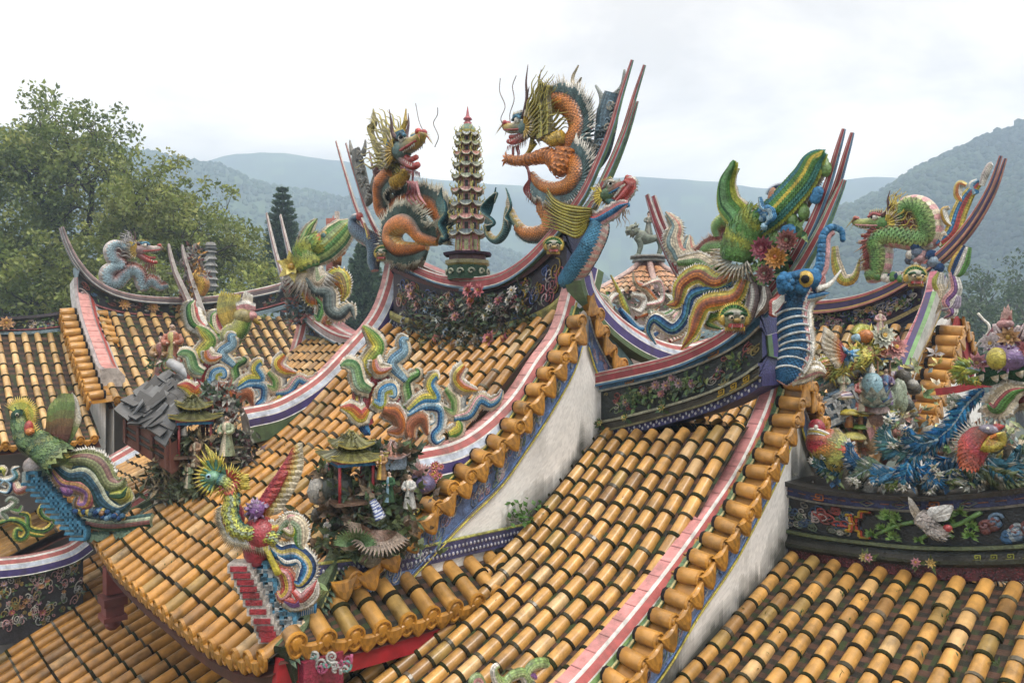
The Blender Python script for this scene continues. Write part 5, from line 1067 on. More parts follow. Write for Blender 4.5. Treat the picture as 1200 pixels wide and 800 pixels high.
# ---- posies of ceramic flowers over the front of the main ridge
t = thing('flower_garland', 'thick bank of dark ceramic flowers and foliage under the pagoda', 'flowers', faceA(LA_*.5, .2, .2))
mb = MB(); R = random.Random(5)
for k in range(1500):
    x = R.betavariate(2.2, 2.2); hmax = .72-.1*abs(x-.5); s = LA_*(.08+.84*x); kk = R.uniform(-.22 if .2 < x < .85 else .1, hmax); o_ = .04+.26*R.random()*(1-abs(2*x-1)**2)
    b = faceA(s, kk, o_); c = R.choice([(.03, .06, .03), (.05, .09, .04), (.02, .03, .025), (.09, .13, .06), (.03, .05, .06), (.16, .17, .12), (.12, .07, .05)])
    mb.leaf(b, A3(R.uniform(-1, 1), -.7, R.uniform(-1, 1)), A3(0, -1, 0), R.uniform(.06, .13), R.uniform(.025, .055), c, np.array(c)*1.5)
for k in range(40):
    b = faceA(LA_*R.uniform(.12, .88), R.uniform(-.1, .6), .12); mb.tube(cat([b, b+A3(R.uniform(-.1, .1), -.1, R.uniform(-.02, .14)), b+A3(R.uniform(-.2, .2), -.14, R.uniform(-.1, .2))], 8), .008, (.05, .06, .03), n=4)
mb.build('foliage', M['frieze'], t)
for x, k, r, c in [(.62, .62, .10, RED), (.6, .8, .09, (.42, .06, .08)), (.65, .78, .08, (.45, .08, .1)), (.52, .58, .07, (.36, .12, .1)), (.53, .38, .06, (.3, .1, .1)), (.50, .72, .06, (.3, .16, .1)), (.74, .55, .06, (.42, .10, .14)), (.79, .5, .07, (.45, .44, .4)), (.80, .62, .06, (.5, .48, .44)), (.70, .48, .06, (.4, .4, .36)), (.68, .36, .06, (.4, .4, .36)), (.83, .36, .05, (.4, .38, .34)),
                   (.22, .62, .08, (.34, .14, .14)), (.27, .5, .08, (.36, .16, .16)), (.19, .7, .06, (.3, .14, .14)), (.33, .45, .05, (.08, .16, .24)), (.38, .4, .05, (.12, .2, .26)), (.42, .32, .05, (.3, .36, .36)), (.40, .02, .05, (.45, .1, .08)), (.48, .12, .06, (.08, .16, .26)), (.58, .1, .05, (.4, .4, .36)), (.2, .1, .07, (.22, .2, .1)), (.15, .2, .07, (.2, .22, .24)), (.3, -.1, .06, (.4, .34, .06)), (.64, -.02, .09, (.38, .34, .28)), (.70, .0, .10, (.34, .06, .08)), (.78, -.08, .12, (.36, .05, .09)), (.72, -.2, .10, (.38, .12, .06)), (.66, -.24, .08, (.36, .12, .06)), (.46, -.1, .06, (.3, .3, .26)), (.55, -.05, .06, (.36, .36, .32)), (.88, -.02, .07, (.4, .3, .22)), (.45, .55, .05, (.2, .22, .12)), (.36, .62, .05, (.16, .2, .2))]:
    mb = MB(); blossom(mb, faceA(LA_*x, k, .30-.2*abs(2*x-1)), A3(R.uniform(-.4, .4), -1, R.uniform(-.1, .5)), r*1.3, np.array(c)*1.25, R, layers=3); mb.build('flower', M['cer'], t)
def plume_feather(mb, cv, pts, L, cols, n=40, o=0., spine=(.3, .4, .45), tipc=WHT):
    """a spine with barbs on both sides"""
    P = cv.line(pts, n, o); T = np.gradient(P, axis=0); T /= np.linalg.norm(T, axis=1)[:, None]; mb.tube(P, np.linspace(.014, .006, n), spine, n=5)
    for i in range(n):
        f = i/(n-1); l = L*(.45+.55*math.sin(min(f*1.15+.12, 1)*math.pi))*(.85+.3*random.random()); B = unit(np.cross(cv.n, T[i]))
        for sd in (-1, 1):
            d = unit(T[i]*.8+B*sd*.8+cv.n*.45*random.random()); c = ramp(cols, random.random()); mb.spike(P[i], P[i]+d*l, l*.19, c, lerp(c, tipc, .5) if random.random() < .3 else c, 3, cv.n)
    for q in range(10):
        d = unit(T[-1]+rng.normal(size=3)*.6); mb.spike(P[-1], P[-1]+d*L*.6, L*.12, cols[-1], tipc, 3)
# ---- curling cloud scrolls at the ends of the gable bands
KS = crop(400, 380, 4.445)
SCR = [  # points, half width, stripes, frill colour, layer offset
    ([(150, 520), (122, 420), (150, 300), (235, 262), (308, 300), (318, 365), (275, 405), (222, 395), (215, 350)], .055, [RED, (.5, .09, .12), (.5, .09, .12), WHT], None, .0),
    ([(170, 262), (140, 200), (190, 120), (160, 60), (112, 8)], .062, [GRN, (.22, .34, .06), YG, YEL], CRM, .04),
    ([(150, 345), (95, 310), (70, 225), (30, 205), (-5, 215)], .050, [(.08, .2, .08), (.2, .34, .14), (.3, .42, .3)], CRM, .05),
    ([(135, 440), (100, 480), (50, 440), (-5, 432)], .050, [RED, ORA, YEL], CRM, .05),
    ([(50, 270), (80, 340), (78, 400), (120, 470)], .035, [RED, YEL, PNK], None, .02),
    ([(335, 292), (262, 205), (322, 140), (318, 85), (350, 72)], .050, [(.18, .32, .40), LBL, (.10, .22, .34)], CRM, .05),
    ([(172, 182), (195, 235), (262, 225)], .042, [ORA, PNK, CRM], CRM, .07),
    ([(318, 440), (350, 400), (340, 300), (395, 255), (385, 228)], .042, [DGR, GRN, (.3, .4, .2)], CRM, .03),
    ([(165, 400), (205, 415), (215, 350), (262, 330), (272, 368), (245, 372)], .045, [YG, LBL, BLU], CRM, .06),
    ([(345, 450), (420, 392), (492, 385), (462, 315), (488, 270), (505, 290)], .052, [LBL, BLU, YG, YEL], CRM, .05),
    ([(545, 335), (588, 395), (580, 462), (515, 425)], .045, [GRN, (.3, .38, .16), CRM], CRM, .05),
    ([(638, 215), (600, 275), (635, 325), (710, 345)], .046, [YEL, ORA, PNK], CRM, .06),
    ([(700, 345), (690, 420), (640, 438), (640, 385), (668, 372)], .034, [(.12, .16, .2), (.35, .38, .38), (.5, .5, .46)], None, .03),
    ([(585, 490), (665, 470), (720, 392), (775, 412), (818, 385), (838, 340)], .046, [(.05, .12, .2), BLU, (.3, .36, .36), PNK], CRM, .05),
    ([(215, 445), (285, 470), (305, 540), (240, 560)], .055, [BRN, (.30, .09, .04), ORA], (.40, .22, .14), .06),
    ([(360, 590), (362, 520), (420, 490), (450, 575)], .048, [(.24, .08, .04), (.36, .12, .05)], (.4, .22, .12), .06),
    ([(340, 475), (430, 428), (512, 440), (515, 530), (480, 575), (495, 612), (540, 590)], .042, [DBL, BLU, LBL, WHT], WHT, .05),
    ([(560, 572), (610, 545), (602, 490)], .05, [GRN, YG, YEL], CRM, .05),
    ([(445, 520), (480, 505), (470, 465), (448, 480)], .022, [LBL, WHT], None, .04),
    ([(105, 480), (120, 540), (150, 575)], .04, [DBL, BLU], None, .02),
    ([(420, 400), (395, 330), (345, 350)], .03, [CRM, (.5, .3, .2)], None, .0)]
def cloud_scroll(label, cv, f=lambda x, y: (x, y), k=1.):
    t = thing('cloud_scroll', label, 'ornament', cv(*f(300, 600)), 'curling scrolls on the ends of the gable bands')
    for pts, w_, st, fr, o in SCR:
        mb = MB(); scroll(mb, cv, [f(*p) for p in pts], w_*k*1.22, st, .016, fr, o=o, n=64, prof_=(.6, 1.05, 1, .8, .18), flen=.05)
        mb.build('scroll', M['cer'], t)
    return t
cloud_scroll('bright many curled scroll rising from the right gable band above the pavilion', Cv('u', -5.66, KS))
cloud_scroll('many curled scroll with a crested head, on the left gable band of the middle roof', Cv('u', -9.7, crop(180, 320, 4.445)), lambda x, y: (x*.867+128, y*.73+268), 1.25)
# rear gable band, seen beyond the white gable
cvr = Cv('u', -5.75, (lambda x, y: (x, y)))
t = thing('cloud_scroll', 'pale tangle of scrolls behind the white gable, below the tiny hexagon roof', 'ornament', cvr(770, 410), 'curling scrolls on the ends of the gable bands')
for pts, w_, st, fr in [([(722, 392), (735, 372), (728, 350), (716, 322)], .06, [GRN, YG, YEL], CRM), ([(745, 372), (770, 360), (758, 340), (745, 332), (742, 318)], .05, [RED, ORA, CRM], CRM), ([(752, 358), (775, 352), (772, 330), (752, 335)], .04, [CRM, PNK, WHT], WHT),
                      ([(726, 362), (738, 376), (748, 385), (762, 382)], .065, [DBL, BLU, (.3, .36, .4)], None), ([(770, 390), (752, 402), (762, 412), (772, 400)], .05, [DBL, BLU], WHT), ([(740, 345), (755, 350), (750, 365), (738, 360)], .04, [WHT, (.4, .42, .38)], WHT), ([(760, 365), (778, 370), (790, 360), (780, 345)], .05, [(.3, .36, .28), WHT, GRN], WHT),
                      ([(785, 400), (800, 390), (790, 372), (805, 362)], .05, [RED, CRM, PNK], CRM), ([(800, 405), (815, 398), (822, 380)], .05, [GRN, YG, CRM], CRM), ([(730, 340), (716, 350), (712, 365)], .04, [WHT, PNK], CRM), ([(775, 345), (790, 350), (800, 340), (795, 325)], .05, [WHT, (.4, .45, .4)], WHT), ([(700, 345), (712, 355), (720, 375)], .05, [WHT, CRM, GRN], WHT)]:
    mb = MB(); scroll(mb, cvr, pts, w_, st, .03, fr, o=random.random()*.1, flen=.03); mb.build('scroll', M['cer'], t)
mb = MB(); R = random.Random(9)
for k in range(420):
    b = cvr(R.uniform(705, 850), R.uniform(345, 412), -R.uniform(.05, .3)); c = np.array(R.choice([WHT, CRM, (.4, .42, .36), GRN, LBL, PNK, (.2, .22, .16)]))*R.uniform(.6, 1)
    mb.leaf(b, rng.normal(size=3), A3(1, -.4, 0), R.uniform(.05, .12), R.uniform(.03, .05), c)
mb.build('foliage', M['cer'], t)
# small roof end scrolls at the frame's lower edges
cvb = Cv('u', -3.9, crop(300, 700, 3))
t = thing('cloud_scroll', 'green and white curl peeking over the bottom edge, on the right gable band', 'ornament', cvb(900, 330), 'curling scrolls on the ends of the gable bands')
for pts, w_, st in [([(1020, 330), (1035, 270), (1015, 235), (970, 240), (950, 275), (975, 295), (1000, 280)], .05, [(.24, .36, .12), (.34, .44, .2), CRM]), ([(960, 330), (940, 270), (900, 275), (870, 300), (845, 285), (835, 250), (850, 238)], .045, [(.24, .36, .12), (.34, .44, .2), WHT]), ([(800, 320), (780, 285), (760, 290), (765, 320)], .04, [(.24, .32, .14), PNK, WHT]), ([(990, 330), (985, 290), (960, 270)], .04, [PUR, (.3, .2, .22)])]:
    mb = MB(); scroll(mb, cvb, pts, w_, st, .03, None, prof_=(.9, 1, 1, .8, .5)); mb.build('scroll', M['cer'], t)
cvg = Cv('u', -13.0, crop(0, 560, 5))
t = thing('cloud_scroll', 'green fretwork scroll with yellow rim on the small roof at the left edge', 'ornament', cvg(120, 420), 'curling scrolls on the ends of the gable bands')
for pts, w_, st in [([(-30, 275), (60, 245), (130, 265), (160, 315), (130, 355), (95, 345), (100, 300), (130, 310)], .055, [YEL, DGR, GRN, YG]), ([(110, 205), (160, 220), (170, 290), (240, 310), (290, 290), (310, 250), (260, 230), (235, 190), (260, 150), (290, 165)], .05, [(.3, .34, .26), GRN, DGR, YEL]), ([(170, 320), (210, 330), (260, 335)], .04, [GRN, YEL]), ([(40, 240), (10, 200), (50, 180), (90, 140), (60, 120), (35, 140)], .055, [(.3, .34, .28), (.16, .22, .14), WHT]), ([(60, 185), (110, 195), (130, 160)], .04, [WHT, GRN]), ([(340, 270), (310, 265), (300, 230)], .035, [GRN, CRM])]:
    mb = MB(); scroll(mb, cvg, pts, w_, st, .03, None, prof_=(.7, 1, 1, .9, .5)); mb.build('scroll', M['cer'], t)
cvg2 = Cv('D', 10.4, crop(0, 440, 4))
t = thing('cloud_scroll', 'blue and coral curls at the left edge below the left phoenix beak', 'ornament', cvg2(40, 600), 'curling scrolls on the ends of the gable bands')
for pts, w_, st in [([(-10, 480), (40, 490), (75, 470), (65, 440), (92, 425)], .05, [TEA, LBL, WHT]), ([(70, 500), (85, 535), (125, 520), (140, 475)], .07, [(.5, .16, .1), PNK, CRM]), ([(0, 540), (40, 545), (55, 510), (30, 490), (10, 510), (28, 525)], .04, [DBL, LBL, WHT]), ([(-10, 450), (15, 440), (20, 470)], .05, [DGR, YG])]:
    mb = MB(); scroll(mb, cvg2, pts, w_, st, .04, CRM, flen=.03); mb.build('scroll', M['cer'], t)
# crested dragon head and pale plumes standing behind the left scroll
cvq = Cv('D', 10.4, crop(180, 320, 4.445))
t = thing('phoenix_statue', 'pink faced crested bird with gold striped fan, on the left scroll', 'phoenix', cvq(430, 480), 'ceramic birds on the roofs')
mb = MB(); mb.ell(cvq(470, 225), (.14, .14, .12), (.35, .30, .12)); mb.ell(cvq(510, 222), (.08, .08, .07), PNK); mb.spike(cvq(520, 235), cvq(565, 275), .05, GOLD, YEL)
for k in range(18): mb.spike(cvq(440+5*k, 190, .05), cvq(428+6*k, 150-20*math.sin(k*.2), .08), .022, PNK, WHT)
serpent(mb, cvq, [(470, 230), (440, 290), (400, 320), (410, 380)], [.10, .12, .14, .1], [GRN, YG, (.2, .2, .1)], [CRM, YG], n=40, fin=(GRN, CRM), finlen=.06); mb.build('body', M['cer'], t)
mb = MB(); fan(mb, cvq, [(385, 300), (440, 240)], [(355, 90), (455, 110)], 9, .07, [(.2, .16, .03), GOLD, (.3, .3, .08), YEL], curve=.12)
fan(mb, cvq, [(470, 170), (500, 180)], [(480, 90), (512, 110)], 4, .06, [YEL, CRM, WHT]); mb.build('crest', M['cer'], t)
for pts, st, w_ in (([(265, 290), (215, 250), (200, 180), (215, 140)], [(.5, .1, .08), CRM, GRN, DGR], .11), ([(400, 315), (340, 300), (320, 230), (345, 195)], [(.45, .1, .1), CRM, GRN], .09), ([(420, 350), (350, 340), (310, 370)], [GRN, (.2, .36, .2), CRM], .08), ([(270, 420), (290, 340), (330, 310), (280, 250)], [GRN, YG, YEL], .07)):
    mb = MB(); scroll(mb, cvq, pts, w_, st, .04, WHT, flen=.10, o=-.05); mb.build('plume', M['cer'], t)
# ---- phoenix standing on the right hip
def stepped_fret(mb, cv, pts, w, h, c0, c1, o=0., n=9):
    P = cv.line(pts, n, o)
    for i, p in enumerate(P):
        d = unit(P[min(i+1, n-1)]-P[max(i-1, 0)]); sd = unit(np.cross(cv.n, UP)); ax = np.array([sd, cv.n, UP])
        mb.box(p, (w, .07, h), c1, ax); mb.box(p+cv.n*.012, (w*.72, .07, h*.55), c0, ax)
KP = crop(240, 510, 3.075); cvp = Cv('D', 5.62, KP)
t = thing('phoenix_statue', 'tall phoenix with raised red and cream wing, on the near corner of the middle roof', 'phoenix', cvp(300, 720), 'ceramic birds on the roofs')
mb = MB(); P = cvp.line([(45, 150), (85, 175), (98, 225), (92, 280), (120, 340), (190, 355), (250, 370)], 50, .12)
mb.tube(P, lambda q: .032+.022*math.sin(min(q, 1)*2.6), lambda a, b: (ramp([(.35, .38, .06), YEL, (.12, .22, .1), YG, YEL], b*2 % 1) if a > .3 else ramp([TEA, YG, RED], a/.3)), n=14)
feathers(mb, P, lambda q: .033+.022*math.sin(min(q, 1)*2.6), lambda a, b: ramp([(.30, .32, .05), (.5, .38, .06), (.05, .16, .16), YG, (.06, .12, .26)], (b*2) % 1) if a > .25 else ramp([TEA, YG, RED], a/.25), .05)
for q in np.linspace(.3, .98, 46):                    # white hackles down the breast
    p = at_len(P, arc(P), q*arc(P)[-1]); d = unit(cvp(75, 330)-cvp(120, 250)); mb.spike(p-RGT*.02-UP*.02, p+unit(-RGT*(1.1-q)-UP*(.2+.9*q)+FWD*-.35)*(.15), .014, WHT, CRM)
for q in range(60):                                   # collar
    a = -2.6+q/59*4.2; r0 = .035; p = cvp(85, 165, .14); mb.spike(p+(RGT*math.cos(a)+UP*math.sin(a))*r0, p+(RGT*math.cos(a)+UP*math.sin(a)-FWD*.3*(q % 2))*(.09+.03*(q % 3)), .011, RED if q % 3 else ORA, YEL)
mb.ell(cvp(200, 350, .05), (.16, .12, .13), (.36, .05, .06)); mb.ell(cvp(185, 395, .06), (.10, .1, .17), (.34, .04, .06)); mb.ell(cvp(95, 300, .06), (.10, .1, .14), (.30, .04, .07))
mb.build('body', M['cer'], t)
mb = MB(); mb.ell(cvp(30, 150, .12), (.065, .06, .055), (.14, .3, .2)); mb.ell(cvp(14, 148, .17), (.022, .022, .022), LBL); mb.ell(cvp(13, 148, .19), (.010, .010, .010), BLK); mb.spike(cvp(5, 160, .12), cvp(-32, 168, .12), .03, YEL, (.4, .25, .04))
for k in range(46):
    a = 1.0+k*.082; p = cvp(38, 150, .12); rad = .09+.03*(k % 3) if k > 14 else .13+.05*(k % 3); mb.spike(p+(RGT*math.cos(a)+UP*math.sin(a))*.05, p+(RGT*math.cos(a)+UP*math.sin(a))*rad-FWD*.04*(k % 3), .015, (.10, .28, .22) if k % 2 else YG, YEL)
fan(mb, cvp, [(60, 135), (75, 145)], [(0, 30), (60, 90)], 9, .03, [TEA, (.1, .26, .16), YG, YEL], o=.1); fan(mb, cvp, [(95, 160), (100, 185)], [(160, 140), (165, 190)], 7, .03, [RED, ORA, YEL, YEL], o=.12); mb.build('head', M['cer'], t)
mb = MB(); fan(mb, cvp, [(172, 278), (215, 205), (270, 125), (312, 66)], [(275, 275), (320, 205), (356, 118), (352, 26)], 38, .05, [(.30, .03, .05), (.40, .05, .05), (.46, .14, .03), (.56, .42, .12), CRM, CRM], o=.02)
fan(mb, cvp, [(180, 275), (215, 225), (262, 150)], [(225, 262), (262, 215), (300, 130)], 22, .045, [(.3, .03, .06), (.42, .06, .05), (.34, .04, .05)], o=.05); mb.build('wing', M['cer'], t)
mb = MB()
for k in range(3): mb.tube(cat([cvp(205+k*8, 385, .12), cvp(232, 430, .14), cvp(262+k*4, 500, .14)], 10), .022, (.5, .42, .05), n=6)
mb.build('leg', M['cer'], t)
for pts, w_, st, fr in [([(215, 375), (270, 425), (330, 425), (372, 470), (345, 530), (310, 520)], .085, [WHT, DBL, BLU, WHT, (.5, .4, .1), DBL, WHT], WHT), ([(240, 390), (290, 450), (340, 450), (352, 500)], .04, [BLU, WHT, DBL], None), ([(262, 480), (295, 500), (305, 550), (280, 580), (258, 560)], .055, [RED, GOLD, PNK, RED], (.5, .2, .12)), ([(265, 350), (300, 310), (340, 330), (345, 390), (365, 420)], .06, [GRN, (.3, .38, .24), CRM], CRM), ([(280, 330), (315, 345), (310, 300), (330, 290)], .05, [YG, CRM, PNK], CRM), ([(225, 330), (250, 340), (280, 320)], .05, [PNK, ORA, YEL], CRM), ([(320, 560), (350, 590), (385, 560), (405, 520)], .06, [WHT, RED, PNK], WHT), ([(290, 590), (330, 600), (350, 570)], .05, [PUR, RED], WHT)]:
    mb = MB(); scroll(mb, cvp, pts, w_, st, .03, fr, o=.1, flen=.04); mb.build('plume', M['cer'], t)
mb = MB(); mb.ell(cvp(185, 265, .1), (.07, .06, .07), PUR)
for k in range(30): d = unit(rng.normal(size=3)); mb.spike(cvp(185, 268, .1)+d*.04, cvp(185, 268, .1)+d*.1, .02, PUR, (.4, .3, .45))
mb.build('peony', M['cer'], t)
t = thing('fret_pedestal', 'stepped red and blue key fret pedestal under the near corner phoenix', 'pedestal', cvp(280, 740))
mb = MB(); stepped_fret(mb, cvp, [(135, 470), (165, 530), (190, 590), (225, 670), (245, 720)], .085, .034, (.30, .03, .04), (.46, .42, .38), .08, 11); mb.build('red_steps', M['cer'], t)
mb = MB()
for k in range(9):
    q = k/8; c = lerp((190, 480), (330, 725), q); b = .075
    for a, e in (((-1, -1), (1, -1)), ((1, -1), (1, 1)), ((1, 1), (-.3, 1)), ((-.3, 1), (-.3, 0)), ((-.3, 0), (.4, 0))):
        mb.box(lerp(cvp(*c, .04)+RGT*b*a[0]+UP*b*a[1]*.8, cvp(*c, .04)+RGT*b*e[0]+UP*b*e[1]*.8, .5), (abs(a[0]-e[0])*b/2+.016, .05, abs(a[1]-e[1])*b*.4+.016), (.46, .48, .48) if k % 2 else (.10, .28, .42), np.array([RGT, FWD, UP]))
    mb.box(cvp(*c, -.02), (b*.9, .05, b*.8), (.07, .2, .33), np.array([RGT, FWD, UP]))
mb.build('blue_fret', M['cer'], t)
mb = MB(); scroll(mb, cvp, [(312, 630), (350, 615), (395, 580), (430, 545)], .05, [(.3, .42, .2), (.2, .32, .14)], .05, o=-.05, prof_=(1, 1, 1, .9))
for k in range(24): p = lerp(cvp(318, 665, .0), cvp(400, 590, .0), k/24); mb.tube(np.array([p, p-UP*.10]), .014, BLU if k % 2 else WHT, n=5)
mb.build('green_sill', M['cer'], t)
# ---- phoenix on the left corner
KQ = crop(0, 440, 4); cvq = Cv('D', 8.9, KQ)
t = thing('phoenix_statue', 'dark green phoenix with maroon upright wing, on the far left corner of the middle roof', 'phoenix', cvq(420, 700), 'ceramic birds on the roofs')
mb = MB(); P = cvq.line([(85, 185), (100, 235), (125, 285), (165, 310), (215, 345), (270, 385)], 40, .1); mb.tube(P, lambda q: .07+.11*q, lambda a, b: ramp([(.05, .1, .06), (.10, .18, .06), (.06, .1, .05), (.16, .2, .05)], (a*3) % 1), n=14)
feathers(mb, P, lambda q: .07+.11*q, lambda a, b: ramp([(.05, .1, .06), (.12, .2, .06), (.05, .09, .05), (.2, .24, .06)], (a*3+b) % 1), .11)
for k in range(60):
    q = k/59; p = at_len(P, arc(P), q*arc(P)[-1]); mb.spike(p+RGT*.04, p+unit(RGT*1.0+UP*(.9-.8*q)-FWD*.3*(k % 2))*.2, .022, (.2, .28, .06) if k % 2 else YEL, YEL); mb.spike(p-RGT*.04-UP*.05, p-UP*.2-RGT*.08, .022, DGR, (.3, .36, .2))
for k in range(46): p = cvq(200+k*3.2, 360+k*.5, .08); mb.spike(p, p+unit(-UP-RGT*.2)*.2, .022, (.16, .22, .05), (.4, .42, .2))
mb.ell(cvq(135, 245, .2), (.06, .05, .09), RED); mb.ell(cvq(140, 262, .22), (.07, .05, .05), ORA); mb.ell(cvq(255, 375, .02), (.26, .2, .14), (.12, .18, .05)); mb.build('body', M['cer'], t)
mb = MB(); mb.ell(cvq(86, 190, .1), (.085, .08, .085), (.03, .07, .05)); mb.spike(cvq(72, 205, .1), cvq(62, 232, .12), .04, (.05, .06, .04), GOLD); mb.ell(cvq(80, 183, .19), (.022, .02, .022), (.4, .4, .3)); mb.ell(cvq(79, 183, .205), (.012, .012, .012), BLK)
for k in range(26): a = 2.6-k*.12; p = cvq(98, 185, .1); mb.spike(p+(RGT*math.cos(a)+UP*math.sin(a))*.07, p+(RGT*math.cos(a)+UP*math.sin(a))*.24, .02, YG, YEL)
mb.spike(cvq(80, 165, .1), cvq(62, 128, .1), .03, DGR, YG); mb.build('head', M['cer'], t)
mb = MB(); fan(mb, cvq, [(215, 330), (250, 345), (290, 345)], [(235, 135), (285, 85), (340, 85)], 20, .09, [(.09, .03, .03), (.14, .05, .04), (.2, .12, .05), (.12, .2, .05), (.3, .36, .12)], curve=-.05)
fan(mb, cvq, [(285, 345), (310, 330), (335, 270)], [(338, 78), (362, 110), (376, 180)], 18, .085, [(.12, .2, .05), (.25, .32, .1), CRM, WHT], curve=-.06, o=-.04); mb.build('wing', M['cer'], t)
for pts, w_, st, fr in [([(260, 415), (330, 465), (400, 465), (450, 520), (490, 590), (560, 625), (615, 590)], .14, [(.06, .1, .07), (.03, .07, .08), (.04, .09, .13), (.40, .42, .3), (.03, .07, .10)], (.10, .16, .14)), ([(330, 395), (410, 395), (470, 430), (510, 500), (560, 510), (585, 480)], .12, [(.14, .18, .07), (.24, .26, .12), (.2, .1, .08)], (.22, .24, .10)), ([(250, 440), (300, 500), (370, 515), (420, 545), (410, 600), (370, 600), (375, 560)], .085, [PNK, PUR, (.4, .2, .06), (.36, .1, .1)], (.4, .26, .14)), ([(290, 520), (320, 540), (330, 515)], .07, [PUR, (.3, .1, .25)], None), ([(520, 560), (580, 560), (600, 520)], .09, [(.3, .28, .06), DGR, YG], (.3, .3, .1))]:
    mb = MB(); scroll(mb, cvq, pts, w_, st, .05, fr, o=.06, flen=.09); mb.build('plume', M['cer'], t)
t = thing('fret_pedestal', 'blue stepped key fret and green sill under the far left phoenix', 'pedestal', cvq(420, 740))
mb = MB()
for k in range(11):
    q = k/10; c = lerp((150, 480), (375, 735), q); b = .085
    for a, e in (((-1, -1), (1, -1)), ((1, -1), (1, 1)), ((1, 1), (-.3, 1)), ((-.3, 1), (-.3, 0))):
        mb.box(lerp(cvq(*c, .08)+RGT*b*a[0]+UP*b*a[1]*.8, cvq(*c, .08)+RGT*b*e[0]+UP*b*e[1]*.8, .5), (abs(a[0]-e[0])*b/2+.016, .05, abs(a[1]-e[1])*b*.4+.016), (.06, .20, .32), np.array([RGT, FWD, UP]))
    mb.box(cvq(*c, .04), (b*1.05, .05, b*.95), (.30, .34, .32), np.array([RGT, FWD, UP]))
mb.build('blue_fret', M['cer'], t)
mb = MB(); scroll(mb, cvq, [(355, 655), (450, 690), (560, 700), (720, 680)], .10, [(.3, .36, .24), DGR, (.16, .05, .04), (.3, .36, .24), (.05, .11, .11)], .1, o=-.05, prof_=(.3, .9, 1, 1))
for k in range(50): c = lerp((370, 630), (560, 660), rng.random()); mb.ell(cvq(*c, .1)+rng.normal(size=3)*.03, .035, random.choice([(.05, .12, .2), (.1, .2, .3), (.3, .24, .05), (.2, .1, .04), DBL, (.06, .1, .1)]), m=5, n=6)
for k in range(60): c = lerp((400, 735), (700, 700), rng.random()); mb.leaf(cvq(c[0], c[1], .0), unit(-UP+RGT*rng.normal()*.4-FWD*.5), -FWD, .13, .07, (.04, .08, .06), (.1, .16, .1))
mb.ell(cvq(165, 425, -.1), (.2, .13, .13), (.42, .36, .34)); mb.ell(cvq(190, 465, -.1), (.22, .14, .15), (.10, .17, .11)); mb.spike(cvq(128, 410, -.1), cvq(122, 450, -.1), .05, WHT)
mb.build('green_sill', M['cer'], t)
# ---- miniature pavilions with figures, rocks and plants
def small_roof(mb, c, rx, ry, h, col, rim, ax, up=.35):
    """four sided hip roof with lifted corners"""
    n = 33; th = np.linspace(0, 2*np.pi, n)[:-1]; rows = []
    for fr, z in ((1.0, .0), (.62, .32), (.3, .75), (.12, 1.)):
        row = []
        for a in th:
            x, y = math.cos(a), math.sin(a); m_ = max(abs(x), abs(y)); x, y = x/m_, y/m_; e = min(abs(x), abs(y))
            row.append(c+ax[0]*x*rx*fr*(1+.14*e**3)+ax[1]*y*ry*fr*(1+.14*e**3)+UP*(h*z+h*up*(fr**3)*e**3))
        rows.append(row)
    R = np.array(rows); R = np.concatenate([R[:1]-UP*h*.14, R]); mb.grid(R, lambda i, j: np.array(rim) if i == 0 else np.array(col)*(1.2 if j % 2 else .7), True, False)
    for a in (1, -1):
        mb.tube(cat([c+ax[0]*a*rx*.5+UP*h*1.05, c+UP*h*1.0, c-ax[0]*a*rx*.5+UP*h*1.05], 8), h*.07, rim, n=6)
    for x in (-1, 1):
        for y in (-1, 1): P = cat([c+ax[0]*x*rx*.12+ax[1]*y*ry*.12+UP*h, c+ax[0]*x*rx*.6+ax[1]*y*ry*.6+UP*h*.38, c+ax[0]*x*rx*1.16+ax[1]*y*ry*1.16+UP*h*(up+.12)], 10); mb.tube(P, h*.055, rim, n=5)
def clutter(mb, c, r, ax, c0, c1):
    for k in range(90):
        d = unit(rng.normal(size=3)); p = c+r*(ax[0]*d[0]+ax[1]*d[1]*.8)*rng.random()**.4+UP*r*.25*rng.random()
        mb.leaf(p, unit(d+UP*.6), UP, r*.35, r*.14, np.array(c0)*(.5+rng.random()), lerp(c0, c1, rng.random()), .2)
def pavilion(label, c, s, ax, roofc, rimc, postc):
    t = thing('pavilion', label, 'pavilion', c); n = .9
    for k, (z, r) in enumerate(((.78, .52), (1.0, .34))):
        mb = MB(); clutter(mb, c+UP*s*(z+.12), s*r*.75, ax, roofc, rimc); small_roof(mb, c+UP*s*z, s*r, s*r*.85, s*.26, roofc, rimc, ax); mb.build('roof', M['cer'], t)
    for x in (-1, 1):
        for y in (-1, 1):
            mb = MB(); p = c+ax[0]*x*s*.36+ax[1]*y*s*.3; mb.tube(np.array([p, p+UP*s*.78]), s*.028, postc, n=7); mb.build('post', M['cer'], t)
    for nm, z, h_, c_ in (('floor', .02, (.45, .4, .03), (.12, .07, .045)), ('beam', .76, (.42, .36, .035), (.30, .05, .05)), ('painted_beam', .70, (.40, .34, .03), BLU)):
        mb = MB(); mb.box(c+UP*s*z, np.array(h_)*s, c_, np.array([ax[0], ax[1], UP])); mb.build(nm, M['cer'], t)
    return t
